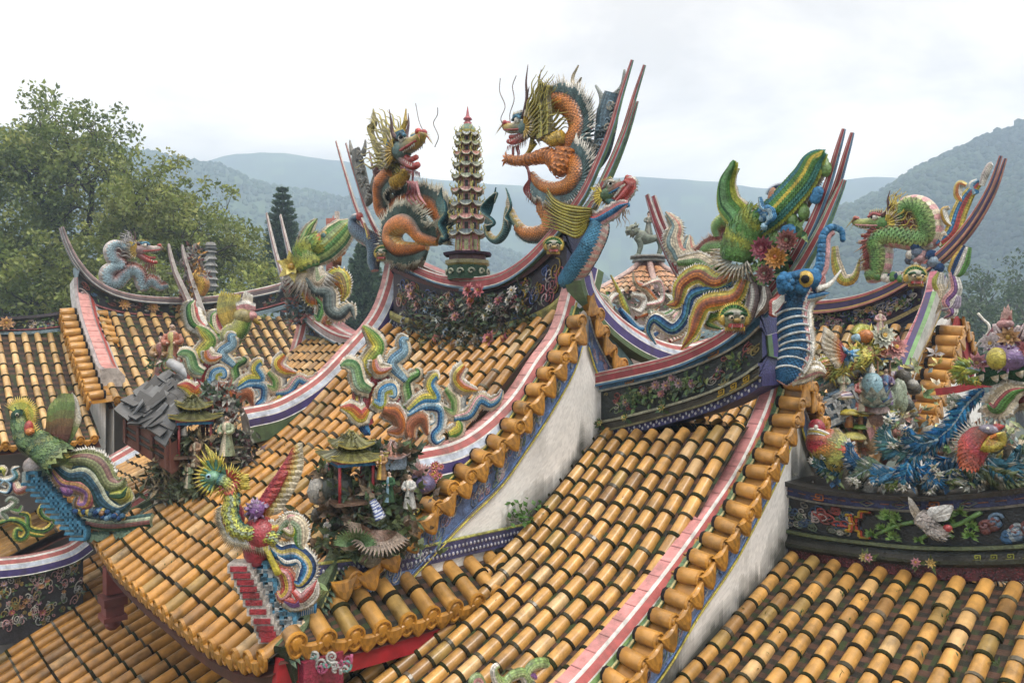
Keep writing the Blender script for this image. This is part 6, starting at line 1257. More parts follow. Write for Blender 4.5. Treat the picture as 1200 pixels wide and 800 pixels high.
def rockery(label, cv, n, xr, yr, cols, o=(0, .3), rocks=14, seed=1, base=None, lsize=(.06, .14)):
    R = random.Random(seed); t = thing('rockery', label, 'rockery', cv((xr[0]+xr[1])/2, yr[1])); mb = MB()
    for k in range(rocks):
        c = cv(R.uniform(*xr), R.uniform(*yr), R.uniform(*o)-.08); s = R.uniform(.05, .11); mb.ell(c, (s, s*R.uniform(.7, 1.2), s*R.uniform(.7, 1.6)), np.array(R.choice([(.10, .09, .07), (.2, .2, .17), (.34, .33, .3), (.06, .07, .06)])), m=5, n=7)
    mb.build('rocks', M['frieze'], t); mb = MB()
    for k in range(n):
        x = R.gauss((xr[0]+xr[1])/2, (xr[1]-xr[0])*.27); y = R.uniform(*yr); b = cv(x, y, R.uniform(*o)); c = np.array(R.choice(cols))*R.uniform(.6, 1.1)
        for q in range(R.choice((1, 3, 5))): mb.leaf(b, unit(rng.normal(size=3)+UP*.35-FWD*.4), -FWD, R.uniform(*lsize), R.uniform(.025, .06), c, c*1.5)
    mb.build('foliage', M['frieze'], t); return t
def figurine(label, c, h, robe, sash, face_dir, hair=BLK, group='small ceramic figures among the ornaments', hat=None):
    t = thing('person', label, 'figurine', c, group); d = unit(face_dir); sd = unit(np.cross(UP, d)); ax = np.array([sd, d, UP]); mb = MB()
    pr = [(0, .20), (.05, .20), (.3, .15), (.5, .11), (.6, .12), (.74, .14), (.80, .09), (.83, .045), (.86, .045)]
    th = np.linspace(0, 2*np.pi, 15)[:-1]; G = np.array([[c+h*(sd*math.cos(a)*r*1.0+d*math.sin(a)*r*.75+UP*z) for a in th] for z, r in pr])
    mb.grid(G, lambda i, j: (.5, .34, .25) if i >= 6 else np.array(sash if i == 3 or (j in (3, 4) and i < 6) else robe)*(1.1 if j % 2 else .85), True)
    mb.ell(c+UP*h*.91, (h*.062, h*.072, h*.085), (.55, .38, .28), ax); mb.ell(c+UP*h*.90+d*h*.07, (h*.012, h*.02, h*.018), (.5, .33, .25), ax)
    for z in (-1, 1):
        mb.ell(c+UP*h*.915+d*h*.064+sd*z*h*.026, h*.011, BLK); P = cat([c+UP*h*.75+sd*z*h*.13, c+UP*h*.6+sd*z*h*.18+d*h*.05, c+UP*h*.56+sd*z*h*.07+d*h*.16], 9); mb.tube(P, lambda q: h*(.045+.025*q), robe, n=7); mb.ell(P[-1]+d*h*.02, h*.03, (.55, .38, .28))
    b = mb.build('body', M['cer'], t); mb = MB(); mb.ell(c+UP*h*.945-d*h*.015, (h*.07, h*.075, h*.07), hair if hat is None else hat, ax); mb.ell(c+UP*h*1.02, h*.035, hair if hat is None else hat); mb.build('hair', M['cer'], t); return t
AXV = np.array([unit(A3(1, -.25, 0)), unit(A3(.25, 1, 0)), UP])
cr_ = Cv('D', 6.15, crop(360, 470, 4))
DKL = [(.05, .08, .03), (.09, .12, .05), (.12, .08, .05), (.03, .05, .03), (.20, .15, .10), (.14, .18, .08)]
pavilion('yellow roofed miniature pavilion with red posts, under the bright scroll on the right gable band', cr_(205, 465, .1), .45, AXV, (.115, .115, .035), (.32, .27, .06), (.36, .03, .04))
rockery('dark overgrown rockery under the yellow roofed pavilion', cr_, 420, (40, 480), (400, 720), DKL, (-.1, .25), 26, 3)
rockery('mossy rocks and shrubs right of the yellow roofed pavilion', cr_, 260, (290, 500), (220, 560), DKL, (-.2, .1), 16, 4)
rockery('leafy shrubs left of the yellow roofed pavilion', cr_, 110, (60, 190), (310, 480), DKL, (-.15, .1), 4, 5)
t = thing('ceramic_plant', 'green fern and brown bracket plant at the foot of the pavilion rockery', 'plant', cr_(240, 680)); mb = MB()
for k in range(22): a = .1+k*.14; mb.leaf(cr_(235, 665, .3), unit(RGT*math.cos(a)+UP*math.sin(a)*.6-FWD*.5), -FWD, .2, .04, (.07, .17, .07), (.16, .28, .12))
mb.build('fern_leaf', M['cer'], t); mb = MB()
for k in range(26): a = 2.6+k*.13; mb.leaf(cr_(300+k*3, 600, .28), unit(RGT*math.cos(a)+UP*math.sin(a)*.8-FWD*.4), -FWD, .22, .05, (.16, .09, .06), (.36, .28, .22))
mb.build('bracket_leaf', M['cer'], t)
t = thing('bonsai_pot', 'pink and red flowering pot plants beside the right end of the blue striped band', 'plant', cr_(540, 430)); mb = MB()
mb.ell(cr_(530, 385, -.1), (.16, .12, .09), (.12, .1, .2)); mb.build('pot', M['cer'], t); mb = MB()
for k in range(16): blossom(mb, cr_(600+rng.normal()*16, 325+rng.normal()*20, -.15), -FWD+UP*.3, .035, np.array((.45, .06, .07)), layers=1)
for k in range(30): mb.leaf(cr_(525, 360, -.05), unit(rng.normal(size=3)+UP), -FWD, .14, .04, (.40, .22, .2) if k % 2 else (.1, .2, .08), (.5, .3, .28))
mb.build('foliage', M['cer'], t)
for lab, x, y, h, rb, sa in [('figurine in brown robe standing before the pavilion rock', 350, 365, .24, (.26, .14, .05), GOLD), ('figurine in green and blue armour right of the red posts', 385, 470, .25, DGR, LBL), ('grey white robed figurine by the rock edge, near the round end tiles', 480, 500, .28, (.4, .4, .38), WHT), ('pale crouching rock like figurine at the left foot of the rockery', 95, 640, .16, (.4, .4, .36), (.3, .3, .3))]:
    figurine(lab, cr_(x, y, .22), h, rb, sa, -FWD-RGT*.3)
t = thing('banner_shell', 'blue and white striped shell leaning in the pavilion rockery', 'ornament', cr_(325, 550)); mb = MB(); mb.tube(cat([cr_(345, 550, .3), cr_(325, 500, .3), cr_(305, 462, .3)], 16), lambda q: .06-.025*q, lambda a, b: (.08, .11, .28) if int(a*14+b*2) % 2 else (.5, .54, .6), n=9, flat=.5); mb.build('shell', M['cer'], t)
t = thing('stone_lantern', 'tiny round roofed lantern with orange light box, right of the pavilion', 'lantern', cr_(400, 300)); mb = MB(); small_roof(mb, cr_(400, 255, .05), .1, .1, .12, (.3, .14, .1), (.4, .3, .3), AXV); mb.ell(cr_(400, 250, .05), (.06, .06, .05), ORA); mb.box(cr_(400, 285, .03), (.09, .09, .05), (.14, .18, .22), AXV); mb.build('lantern_body', M['cer'], t)
cl_ = Cv('D', 9.3, crop(130, 440, 4.706))
AXL = AXV
pavilion('olive roofed miniature pavilion with red posts, beside the slate covered brick box on the left', cl_(455, 440, .1), .60, AXL, (.085, .09, .03), (.26, .22, .05), (.28, .05, .05))
rockery('brown leafed rockery below the olive roofed pavilion', cl_, 620, (250, 560), (340, 680), [(.05, .07, .03), (.16, .12, .06), (.22, .17, .09), (.08, .06, .03), (.10, .12, .06)], (-.1, .3), 22, 6, lsize=(.09, .2))
rockery('grey green rocks and flowers between the left scroll and the middle roof tiles', cl_, 300, (560, 760), (320, 520), [(.05, .07, .04), (.09, .1, .07), (.2, .2, .16), (.12, .07, .08)], (-.2, .1), 26, 7, lsize=(.07, .15))
rockery('mixed red and white flowers at the foot of the left scroll', cl_, 200, (500, 690), (60, 260), [(.05, .09, .05), (.3, .3, .28), (.26, .08, .05), (.34, .34, .3)], (-.2, .1), 16, 8, lsize=(.08, .16))
rockery('leafy ceramic shrub tub at the left end of the hip, by the far left phoenix', cl_, 160, (220, 420), (580, 690), [(.06, .1, .06), (.3, .28, .24), (.12, .1, .07)], (-.1, .15), 14, 9, lsize=(.07, .13))
for lab, x, y, h, rb, sa in [('figurine in brown robe under the olive pavilion roof', 470, 500, .36, (.26, .15, .08), CRM), ('white robed figurine inside the olive pavilion', 400, 330, .26, (.5, .48, .42), (.3, .3, .3)), ('green robed figurine kneeling left of the yellow crested bird', 430, 620, .32, (.2, .26, .14), CRM), ('pale green robed figurine on the rocks below the left scroll', 640, 440, .5, (.28, .33, .2), CRM)]:
    figurine(lab, cl_(x, y, .3), h, rb, sa, -FWD-RGT*.2)
# small reddish statues at the left end of the left scroll
cz = Cv('D', 11.2, crop(180, 320, 4.445))
for lab, x, y, h, rb, sa in [('coral robed figurine with raised arms left of the left scroll', 100, 500, .7, (.42, .14, .08), (.45, .4, .15)), ('ochre robed figurine half hidden at the left end of the left scroll', 40, 560, .7, (.34, .2, .08), (.3, .1, .08))]: figurine(lab, cz(x, y), h, rb, sa, -FWD+RGT*.2)
rockery('red and green foliage behind the slate covered brick box', cz, 200, (10, 150), (440, 640), [(.3, .08, .05), (.08, .14, .06), (.4, .34, .3), (.14, .16, .08)], (-.2, .1), 10, 12, lsize=(.08, .18))
# ---- slate covered brick box
t = thing('brick_flue', 'low brick red box under a lid of broken grey slates, left of the olive pavilion', 'flue', cl_(200, 440, -.2)); mb = MB()
F = [cl_(70, 195, -.1), cl_(330, 350, .5), cl_(520, 245, -.2), cl_(330, 85, -.8)]
qd = [np.array(p) for p in F]
def bil(a, b): return lerp(lerp(qd[0], qd[1], a), lerp(qd[3], qd[2], a), b)
mb.grid(np.array([[bil(a, b)-UP*z for b in (0,)]+[bil(a, 0)-UP*(.12+z_) for z_ in (0, .14, .28)] for a in np.linspace(0, 1, 8) for z in (0,)]), (.15, .05, .03)); mb.grid(np.array([[bil(1, b)-UP*z for z in (.05, .2, .42)] for b in np.linspace(0, 1, 6)]), (.12, .042, .028)); mb.grid(np.array([[bil(0, b)-UP*z for z in (.05, .2, .42)] for b in np.linspace(0, 1, 6)]), (.14, .045, .03))
for a in np.linspace(.06, .94, 4): mb.box(bil(a, .02)-UP*.22, (.03, .05, .14), (.12, .042, .028), np.array([unit(qd[1]-qd[0]), unit(qd[3]-qd[0]), UP]))
for z in (.18, .26): mb.tube(np.array([bil(.1, -.01)-UP*z, bil(.9, -.01)-UP*z]), .02, (.03, .025, .02), n=5)
mb.build('brick_wall', M['wall'], t); mb = MB()
for r_ in range(6):
    for k in range(9):
        a, b = (k+.5*(r_ % 2)+rng.normal()*.1)/9, r_/6+.06+rng.normal()*.012; c = bil(min(max(a, .0), 1), b)+UP*(.05+.30*b-.02*r_+rng.normal()*.012); e1 = unit(qd[1]-qd[0]); e2 = unit(qd[3]-qd[0]+UP*.25)
        mb.box(c, (.09+.06*rng.random(), .13+.05*rng.random(), .014), np.array((.065, .068, .07))*(.4+1.7*rng.random()**2), np.array([unit(e1+rng.normal(size=3)*.16), unit(e2+rng.normal(size=3)*.12), unit(np.cross(e1, e2))]))
mb.tube(cat([bil(0, 1)+UP*.38, bil(.5, 1.0)+UP*.42, bil(1, 1)+UP*.38], 8), .07, (.34, .35, .36), n=7); mb.build('slate_lid', M['slate'], t)
# ---- the green bird on the right horn, with its long plumes
K3 = crop(690, 180, 3.332); cb_ = Cv('v', 6.12, K3)
t = thing('phoenix_statue', 'green winged phoenix with long orange and blue plumes, on the right roof horn', 'phoenix', cb_(590, 640), 'ceramic birds on the roofs')
mb = MB(); P = cb_.line([(575, 420), (590, 360), (615, 300), (650, 255)], 30, .1); mb.tube(P, lambda q: .13+.02*math.sin(q*3.1)-.03*q, GRN, n=14)
feathers(mb, P, lambda q: .135+.02*math.sin(q*3.1)-.03*q, lambda a, b: ramp([GRN, (.16, .30, .10), YG, (.1, .26, .12)], (a*2+b) % 1), .11, rows=22, k=20)
for k in range(80): a = 2.9+k/80*2.6; p = cb_(585, 385, .14); mb.spike(p+(cb_.r*math.cos(a)+UP*math.sin(a))*.12, p+(cb_.r*math.cos(a)*1.0+UP*math.sin(a))*(.20+.06*(k % 3))+cb_.n*.08*(k % 2), .014, WHT, CRM)
mb.build('body', M['cer'], t)
SG_ = [DGR, GRN, YG, GRN, (.08, .26, .2), GRN, DGR]
for pts, w_, st, pf in (([(625, 320), (590, 250), (552, 195), (548, 120), (578, 55)], .125, [YG, GRN, (.14, .3, .12), DGR, GRN, YG], (.8, 1, .85, .55, .08)), ([(640, 300), (720, 240), (790, 170), (850, 100), (885, 40), (915, 15)], .145, [YG, (.08, .26, .22), GRN, YEL, GRN, (.07, .22, .26), GRN], (.9, 1, .95, .75, .12))):
    mb = MB(); scroll(mb, cb_, pts, w_, st, .09, CRM if w_ < .16 else YG, n=60, prof_=pf, o=.05, flen=.05)
    P = cb_.line(pts, 40, .05); T = np.gradient(P, axis=0); T /= np.linalg.norm(T, axis=1)[:, None]; Wd = np.interp(np.linspace(0, 1, 40), np.linspace(0, 1, 5), pf)*w_
    for i in range(1, 39):
        B = unit(np.cross(cb_.n, T[i]))
        for x in np.linspace(-.85, .85, 11): c = np.array(st[int((x+1)/2*.999*len(st))]); mb.leaf(P[i]+B*x*Wd[i]+cb_.n*(.09*(1-x*x)+.004), unit(T[i]+cb_.n*.25), cb_.n, .075, .045, c*.65, c*1.35, .1)
    mb.build('wing', M['cer'], t)
for pts, w_, st, fr in [([(350, 425), (430, 420), (490, 445), (570, 395)], .07, [GRN, (.2, .34, .14), CRM], CRM), ([(590, 455), (500, 500), (430, 470), (365, 510), (345, 580), (305, 590)], .085, [YG, (.26, .07, .03), ORA, (.26, .07, .03), YG], YEL), ([(590, 500), (490, 525), (405, 555), (380, 640), (330, 685), (262, 645), (235, 690), (262, 745)], .085, [WHT, DBL, BLU, TEA, DBL, WHT], CRM), ([(610, 490), (570, 560), (460, 585), (425, 640), (405, 700), (360, 765)], .08, [YEL, ORA, (.3, .08, .04), ORA, YG], YEL), ([(620, 540), (590, 640), (500, 630), (470, 660), (520, 685)], .065, [DGR, GRN, YG], CRM), ([(625, 470), (640, 560), (610, 650), (560, 700)], .07, [WHT, (.2, .14, .14), WHT, (.2, .14, .14)], None), ([(660, 470), (670, 560), (640, 640)], .07, [(.3, .28, .26), WHT, (.15, .12, .12), WHT], None), ([(690, 520), (690, 580), (650, 640)], .06, [(.3, .28, .26), WHT, (.2, .14, .12)], None)]:
    mb = MB(); scroll(mb, cb_, pts, w_, st, .035, fr, n=60, o=random.random()*.14, flen=.05); mb.build('plume', M['cer'], t)
mb = MB()
for pts in ([(668, 172), (680, 215), (715, 225), (705, 260), (670, 300)], [(690, 215), (720, 245), (690, 270)]): scroll(mb, cb_, pts, .035, [WHT, LBL, BLU], .03, o=.2)
for k in range(9): mb.ell(cb_(690+rng.normal()*14, 245+rng.normal()*16, .2), .035, LBL if k % 2 else BLU, m=5, n=6)
mb.build('cloud_crest', M['cer'], t)
mb = MB()
for k in range(40): a = .2+k*.07; mb.spike(cb_(755, 170, .0), cb_(755+70*math.cos(a), 170-60*math.sin(a), .05), .016, TEA, DBL)
mb.ell(cb_(720, 180, .06), (.05, .05, .11), (.4, .16, .06)); mb.build('crown_tuft', M['cer'], t)
G_FL = 'ceramic blossoms by the right roof horn'
for lab, x, y, r, c, c2 in [('dark magenta ceramic chrysanthemum beside the green bird', 682, 372, .12, (.24, .03, .06), (.3, .1, .1)), ('orange petalled ceramic chrysanthemum beside the green bird', 735, 405, .115, (.52, .22, .03), (.4, .1, .03)), ('brown red thistle blossom nearest the striped horn', 778, 340, .11, (.24, .07, .06), (.2, .2, .1)), ('lower brown red thistle blossom under the orange chrysanthemum', 692, 470, .10, (.22, .07, .07), (.16, .16, .1))]:
    t = thing('flower', lab, 'flower', cb_(x, y, .2), G_FL); mb = MB(); blossom(mb, cb_(x, y, .25), cb_.n+RGT*.2, r, np.array(c), petals=14, layers=4, core=c2, tip=.02); mb.build('petals', M['cer'], t)
    mb = MB()
    for k in range(14): mb.leaf(cb_(x+rng.normal()*22, y+rng.normal()*26, .1), unit(rng.normal(size=3)+cb_.n*.3), cb_.n, .15, .06, DGR, (.2, .32, .1))
    mb.build('leaf', M['cer'], t)
t = thing('lotus_branch', 'brown branch with green buds and blue berries behind the right horn', 'plant', cb_(820, 330)); mb = MB(); mb.tube(cb_.line([(760, 420), (800, 330), (830, 250), (860, 190), (890, 140)], 20, -.02), .03, BRN, n=6); mb.tube(cb_.line([(830, 260), (870, 255), (895, 240)], 8, -.02), .015, BRN)
mb.build('branch', M['cer'], t)
for x, y in ((795, 262), (825, 150), (815, 305), (728, 335), (840, 230), (890, 60), (925, 60)): mb = MB(); mb.ell(cb_(x, y, .05), (.05, .05, .07), (.16, .28, .08)); mb.spike(cb_(x, y, .05)+UP*.05, cb_(x, y, .05)+UP*.11, .03, (.2, .34, .1)); mb.build('bud', M['cer'], t)
for x, y in ((770, 300), (785, 295), (800, 305), (890, 165), (895, 150), (885, 175)): mb = MB(); mb.ell(cb_(x, y, .08), .05, BLU, m=5, n=7); mb.build('berry', M['cer'], t)
mb = MB()
for k in range(60): mb.leaf(cb_(720+rng.normal()*40, 420+rng.normal()*60, .02), unit(rng.normal(size=3)), cb_.n, .14, .07, (.03, .07, .04), (.10, .2, .08))
mb.build('foliage', M['cer'], t)
# ---- blue trunked fish at the end of the right ridge
K4 = crop(860, 330, 3.2); cf_ = Cv('D', 6.15, K4); K3D = Cv('D', 6.15, K3)
t = thing('fish_dragon_statue', 'blue ringed fish dragon with a beaded trunk raised, at the end of the right ridge', 'dragon', cf_(210, 330))
mb = MB(); serpent(mb, cf_, [(255, 15), (225, 60), (215, 120), (222, 190), (228, 260), (205, 340), (180, 380)], [.07, .09, .105, .118, .118, .10, .05], [(.02, .06, .12), (.03, .10, .19), (.03, .09, .18)], [(.58, .32, .30), WHT], n=70, sgn=-1, bth=-.35, lat=[.05, .05, 0, 0, 0, 0, 0])
P = cf_.line([(255, 15), (225, 60), (215, 120), (222, 190), (228, 260), (205, 340)], 13, .0); rr = np.interp(np.linspace(0, 1, 13), np.linspace(0, 1, 6), [.075, .098, .112, .122, .122, .105])
for i in range(13):
    T_ = unit(P[min(i+1, 12)]-P[max(i-1, 0)]); B = unit(np.cross(-FWD, T_)); Q = [P[i]+rr[i]*1.03*(B*math.cos(a)-FWD*math.sin(a)*1.0)+T_*-.05*math.sin(a) for a in np.linspace(0.5, math.pi, 14)]; mb.tube(np.array(Q), .011, (.52, .56, .56), n=5)
mb.build('body', M['cer'], t)
mb = MB(); scroll(mb, cf_, [(292, 40), (262, 95), (258, 150), (268, 215), (262, 290), (225, 350)], .058, [PNK, WHT, PNK, WHT], .03, WHT, n=60, prof_=(.7, 1, 1.1, 1.1, .8), o=.05, flen=.045, fside=(1,))
scroll(mb, cf_, [(215, 365), (260, 345), (310, 330), (345, 345)], .05, [PNK, CRM, WHT], .03, CRM, o=.02, flen=.05); mb.build('belly_fin', M['cer'], t)
mb = MB(); hd_ = K3D(815, 500)
mb.tube(K3D.line([(760, 530), (810, 505), (855, 490), (890, 500)], 14, .05), lambda q: .11-.03*q, (.04, .14, .28), n=12)
for k in range(46): c = K3D(750+90*rng.random(), 475+60*rng.random(), .12+.06*rng.random()); mb.ell(c, .03+.015*rng.random(), ((.04, .15, .30) if rng.random() < .8 else (.12, .26, .40)), m=5, n=7)
mb.ell(K3D(845, 490, .18), (.07, .05, .07), GOLD); mb.ell(K3D(845, 490, .23), (.035, .03, .035), BLK)
Pt = K3D.line([(870, 490), (900, 440), (908, 380), (915, 320), (945, 288), (985, 300), (992, 335)], 22, .05)
for i, p in enumerate(Pt): mb.ell(p, .045-.001*i, (.04, .15, .30) if i % 2 else (.07, .21, .38), m=6, n=8)
mb.tube(K3D.line([(880, 500), (918, 450), (925, 380), (928, 330), (950, 305)], 20, .03), .035, PNK, n=6)
mb.tube(K3D.line([(885, 530), (940, 510), (985, 455)], 14, .08), lambda q: .035*(1-.8*q), WHT, n=7)
scroll(mb, K3D, [(800, 570), (860, 560), (905, 550), (940, 545)], .05, [WHT, BLU, DBL], .05, o=.05); scroll(mb, K3D, [(860, 540), (900, 500), (920, 470)], .05, [PNK, RED], .04, o=.02)
for k in range(5): scroll(mb, K3D, [(760, 540+k*8), (735, 570+k*8), (715, 585+k*10), (735, 625+k*3)], .03, [RED, WHT, (.3, .05, .06)], .03, o=.1)
mb.build('head', M['cer'], t)
# ---- far green dragons
def ribdragon(label, cv, body, head, fin, r, pal, tail=None, hs=.5, hx=-1):
    t = thing('dragon_statue', label, 'dragon', cv(*body[len(body)//2][:2])); mb = MB(); n_ = len(body)
    serpent(mb, cv, body, [r*x for x in np.interp(np.linspace(0, 1, 8), [0, .2, .8, 1], [.6, 1, 1, .5])], [fin[0], GRN, (.16, .32, .09), (.3, .36, .12)], [CRM, PNK], n=80, k=14, sgn=1 if hx < 0 else -1, fin=fin, finlen=r*1.1); mb.build('body', M['cer'], t)
    if tail: mb = MB(); [scroll(mb, cv, tail, r*.55, [GOLD, YG, CRM], .03, o=.03*k) for k in range(1)]; mb.build('tail', M['cer'], t)
    if head is not None: dragon_head(t, cv(*head), cv.r*hx, UP, hs, pal, (-.3, 1), 7, .7, .8)
    return t
PG = dict(skull=GRN, jaw=(.3, .34, .08), lip=PNK, brow=(.4, .1, .1), frill=YEL, frill2=CRM, beard=(.4, .2, .1), mane=[((.46, .38, .06), YEL)])
K5 = crop(900, 130, 2.963); cd_ = Cv('v', VD, K5)
ribdragon('green dragon with golden fringe arching on the far right ridge', cd_, [(345, 575), (385, 560), (395, 500), (390, 455), (440, 435), (510, 445), (560, 440), (560, 380), (530, 335), (480, 330), (455, 375)], (440, 400), ((.30, .07, .05), (.52, .42, .26)), .17, PG, [(232, 470), (238, 530), (262, 585), (300, 575), (318, 515)], .55)
t = thing('horn_scrollwork', 'blue and yellow openwork scrolls riding on the far right horn', 'ornament', cd_(680, 400))
for pts, w_, st in [([(590, 465), (640, 420), (665, 350), (690, 300), (730, 250)], .11, [YEL, RED, BLU, YEL]), ([(640, 400), (620, 380), (610, 345), (630, 335)], .05, [WHT, GOLD]), ([(680, 320), (660, 290), (665, 255), (690, 260)], .06, [WHT, ORA, YEL]), ([(740, 260), (755, 220), (770, 190), (780, 185)], .05, [WHT, (.4, .36, .34)]), ([(720, 290), (710, 260), (730, 240)], .06, [BLU, LBL, WHT]), ([(580, 440), (575, 400), (590, 380)], .03, [PNK, RED]), ([(600, 470), (610, 430), (640, 440)], .06, [GRN, CRM, WHT])]:
    mb = MB(); scroll(mb, cd_, pts, w_, st, .04, None, o=.05, prof_=(.8, 1, .9, .5)); mb.build('scroll', M['cer'], t)
mb = MB()
for k in range(46): c = cd_(535+rng.normal()*26, 515+rng.normal()*24, .1*rng.random()); mb.ell(c, .06+.03*rng.random(), random.choice([(.2, .28, .36), WHT, DBL, (.1, .14, .2), (.35, .2, .2)]), m=5, n=7)
for k in range(70): c = cd_(380+180*rng.random(), 590-70*rng.random()*0-20*rng.random(), .1*rng.random()); mb.ell(c, .05+.02*rng.random(), random.choice([(.3, .12, .1), WHT, DBL, (.36, .3, .26), GRN]), m=5, n=6)
mb.build('cloud_beads', M['cer'], t)
t = thing('bracket_scrolls', 'pale curled brackets hanging from the end of the far right ridge', 'ornament', cd_(620, 650))
for pts, w_, st in [([(640, 560), (650, 620), (620, 660), (640, 700), (610, 720)], .10, [WHT, PNK, PUR, WHT]), ([(690, 470), (660, 540), (640, 590)], .12, [GOLD, DBL, WHT, GRN]), ([(590, 590), (600, 640), (570, 690), (550, 710)], .09, [(.5, .4, .26), CRM]), ([(660, 640), (640, 680), (600, 690)], .08, [WHT, (.36, .3, .4)]), ([(600, 560), (590, 600), (610, 640)], .08, [YG, WHT])]:
    mb = MB(); scroll(mb, Cv('v', VD-.3, K5), pts, w_, st, .05, None, o=.1); mb.build('scroll', M['cer'], t)
ribdragon('green dragon arch with reddish fringe half hidden behind the green phoenix', Cv('v', 9.6, K3), [(440, 400), (470, 375), (520, 370), (590, 372), (600, 330), (580, 280), (540, 258), (505, 285), (505, 325)], None, ((.30, .10, .08), (.5, .36, .28)), .13, PG)
# ---- the crowd of ornaments between the right roof and the far right roof
K6 = crop(930, 380, 5.333); cm_ = Cv('D', 8.6, K6)
LT = [(.5, .46, .34), (.36, .4, .2), (.4, .2, .16), (.3, .38, .36), (.5, .42, .14), (.46, .42, .4), (.14, .24, .1)]
rockery('pale rockery packed with tiny blossoms between the two right gables', cm_, 520, (120, 760), (180, 800), LT, (-.5, -.05), 60, 21, lsize=(.07, .15))
rockery('creamy tangle of leaves behind the lotus finial', cm_, 260, (180, 700), (420, 760), LT, (-.2, .1), 16, 22, lsize=(.06, .12))
t = thing('phoenix_statue', 'yellow green phoenix with maroon and cream wing, between the two right gables', 'phoenix', cm_(400, 250), 'ceramic birds on the roofs')
mb = MB(); P = cm_.line([(470, 70), (490, 120), (450, 180), (380, 210), (300, 250), (210, 290)], 30, .1); mb.tube(P, lambda q: .055+.05*math.sin(q*3), YG, n=12); feathers(mb, P, lambda q: .06+.05*math.sin(q*3), lambda a, b: ramp([YG, YEL, (.3, .4, .1), (.4, .12, .04)], (a*3+b) % 1), .10)
for k in range(70): p = at_len(P, arc(P), arc(P)[-1]*rng.random()); d = unit(RGT*rng.normal()+UP*rng.normal()-FWD*.5); mb.spike(p+d*.08, p+d*.22, .022, YG, YEL)
mb.build('body', M['cer'], t); mb = MB()
fan(mb, cm_, [(310, 150), (330, 190), (300, 215)], [(185, 15), (175, 140), (260, 275)], 22, .07, [(.26, .03, .05), (.34, .05, .05), (.5, .2, .04), CRM, CRM, WHT], o=.26); mb.build('wing', M['cer'], t); mb = MB()
for k in range(30): a = .2+k*.09; mb.spike(cm_(430, 70, .1), cm_(430+90*math.cos(a), 70-80*math.sin(a), .12), .03, YEL, YG)
mb.ell(cm_(450, 75, .15), (.09, .08, .08), ORA); mb.ell(cm_(395, 85, .12), (.07, .05, .05), LBL); mb.build('head', M['cer'], t)
for pts, w_, st, fr in [([(440, 235), (330, 275), (250, 310), (170, 370), (90, 440)], .08, [PNK, CRM, (.4, .16, .2), CRM], WHT), ([(300, 260), (200, 260), (130, 320), (60, 330)], .09, [ORA, PNK, YG], YG), ([(260, 320), (160, 370), (70, 380)], .08, [(.07, .15, .12), TEA, CRM], None), ([(230, 220), (250, 270), (210, 310)], .12, [DGR, YG, YEL], YG)]:
    mb = MB(); scroll(mb, cm_, pts, w_, st, .04, fr, o=.05, flen=.06); mb.build('plume', M['cer'], t)
mb = MB()
for k in range(16): d = unit(rng.normal(size=3)); mb.spike(cm_(345, 190, .25), cm_(345, 190, .25)+d*.16, .04, BLU, LBL)
mb.build('blue_saddle', M['cer'], t)
pavilion('tiny orange roofed pavilion in the middle of the right hand ornaments', cm_(500, 350, .0), .36, AXV, (.42, .2, .04), (.46, .3, .2), (.4, .2, .1))
t = thing('lotus_finial', 'pale blue and mint lotus bud finial on a rock, right of the yellow phoenix', 'finial', cm_(500, 600)); mb = MB(); c = cm_(490, 380, .2)
mb.ell(c, (.12, .12, .15), (.24, .4, .46)); mb.spike(c+UP*.12, c+UP*.26, .04, WHT)
for k in range(16): a = k*.785; mb.leaf(c-UP*.1, unit(A3(math.cos(a), math.sin(a), 1.4)), A3(math.cos(a), math.sin(a), 0), .22, .11, (.2, .36, .42), LBL)
mb.build('bud', M['cer'], t); mb = MB(); c = cm_(510, 500, .2)
for l in range(3):
    for k in range(9): a = k*.698+l*.35; mb.leaf(c-UP*(.0+.05*l), unit(A3(math.cos(a), math.sin(a), 1.1-.5*l)), A3(math.cos(a), math.sin(a), 0), .28, .17, (.24, .36, .32), (.5, .54, .48))
mb.ell(cm_(520, 570, .15), (.16, .15, .16), (.3, .2, .18)); mb.ell(cm_(500, 690, .1), (.10, .1, .2), (.5, .42, .3)); mb.leaf(cm_(530, 730, .2), UP, -FWD, .4, .16, GOLD, (.5, .3, .2)); mb.leaf(cm_(480, 730, .2), UP, -FWD, .36, .14, PNK, CRM); mb.build('lotus', M['cer'], t)
for lab, x, y, r, c in [('yellow ceramic toadstool with brown stem left of the lotus finial', 345, 555, .12, (.5, .42, .06)), ('smaller yellow toadstool right beside it', 420, 565, .09, (.5, .44, .08)), ('green ceramic toadstool below the yellow pair', 415, 645, .09, (.16, .3, .06)), ('broad pale yellow toadstool lowest of the group', 370, 705, .14, (.52, .48, .14)), ('small olive toadstool right of the lotus rock', 600, 555, .08, (.4, .4, .08))]:
    t = thing('toadstool', lab, 'toadstool', cm_(x, y+60, .12), 'ceramic toadstools'); p = cm_(x, y, .15); mb = MB(); mb.grid(np.array([[p+A3(math.cos(a)*r*q, math.sin(a)*r*q, r*z) for a in np.linspace(0, 6.283, 14, endpoint=False)] for q, z in ((.3, -.1), (1, -.12), (1.05, .0), (.8, .28), (.4, .42), (.02, .45))]), c, True); mb.build('cap', M['cer'], t); mb = MB(); mb.tube(np.array([p-UP*.01, p-UP*.16]), [r*.28, r*.4], (.42, .2, .08), n=8); mb.build('stem', M['cer'], t)
t = thing('fret_pedestal', 'slanting grey blue key fret plaque in front of the yellow phoenix', 'pedestal', cm_(280, 540)); mb = MB()
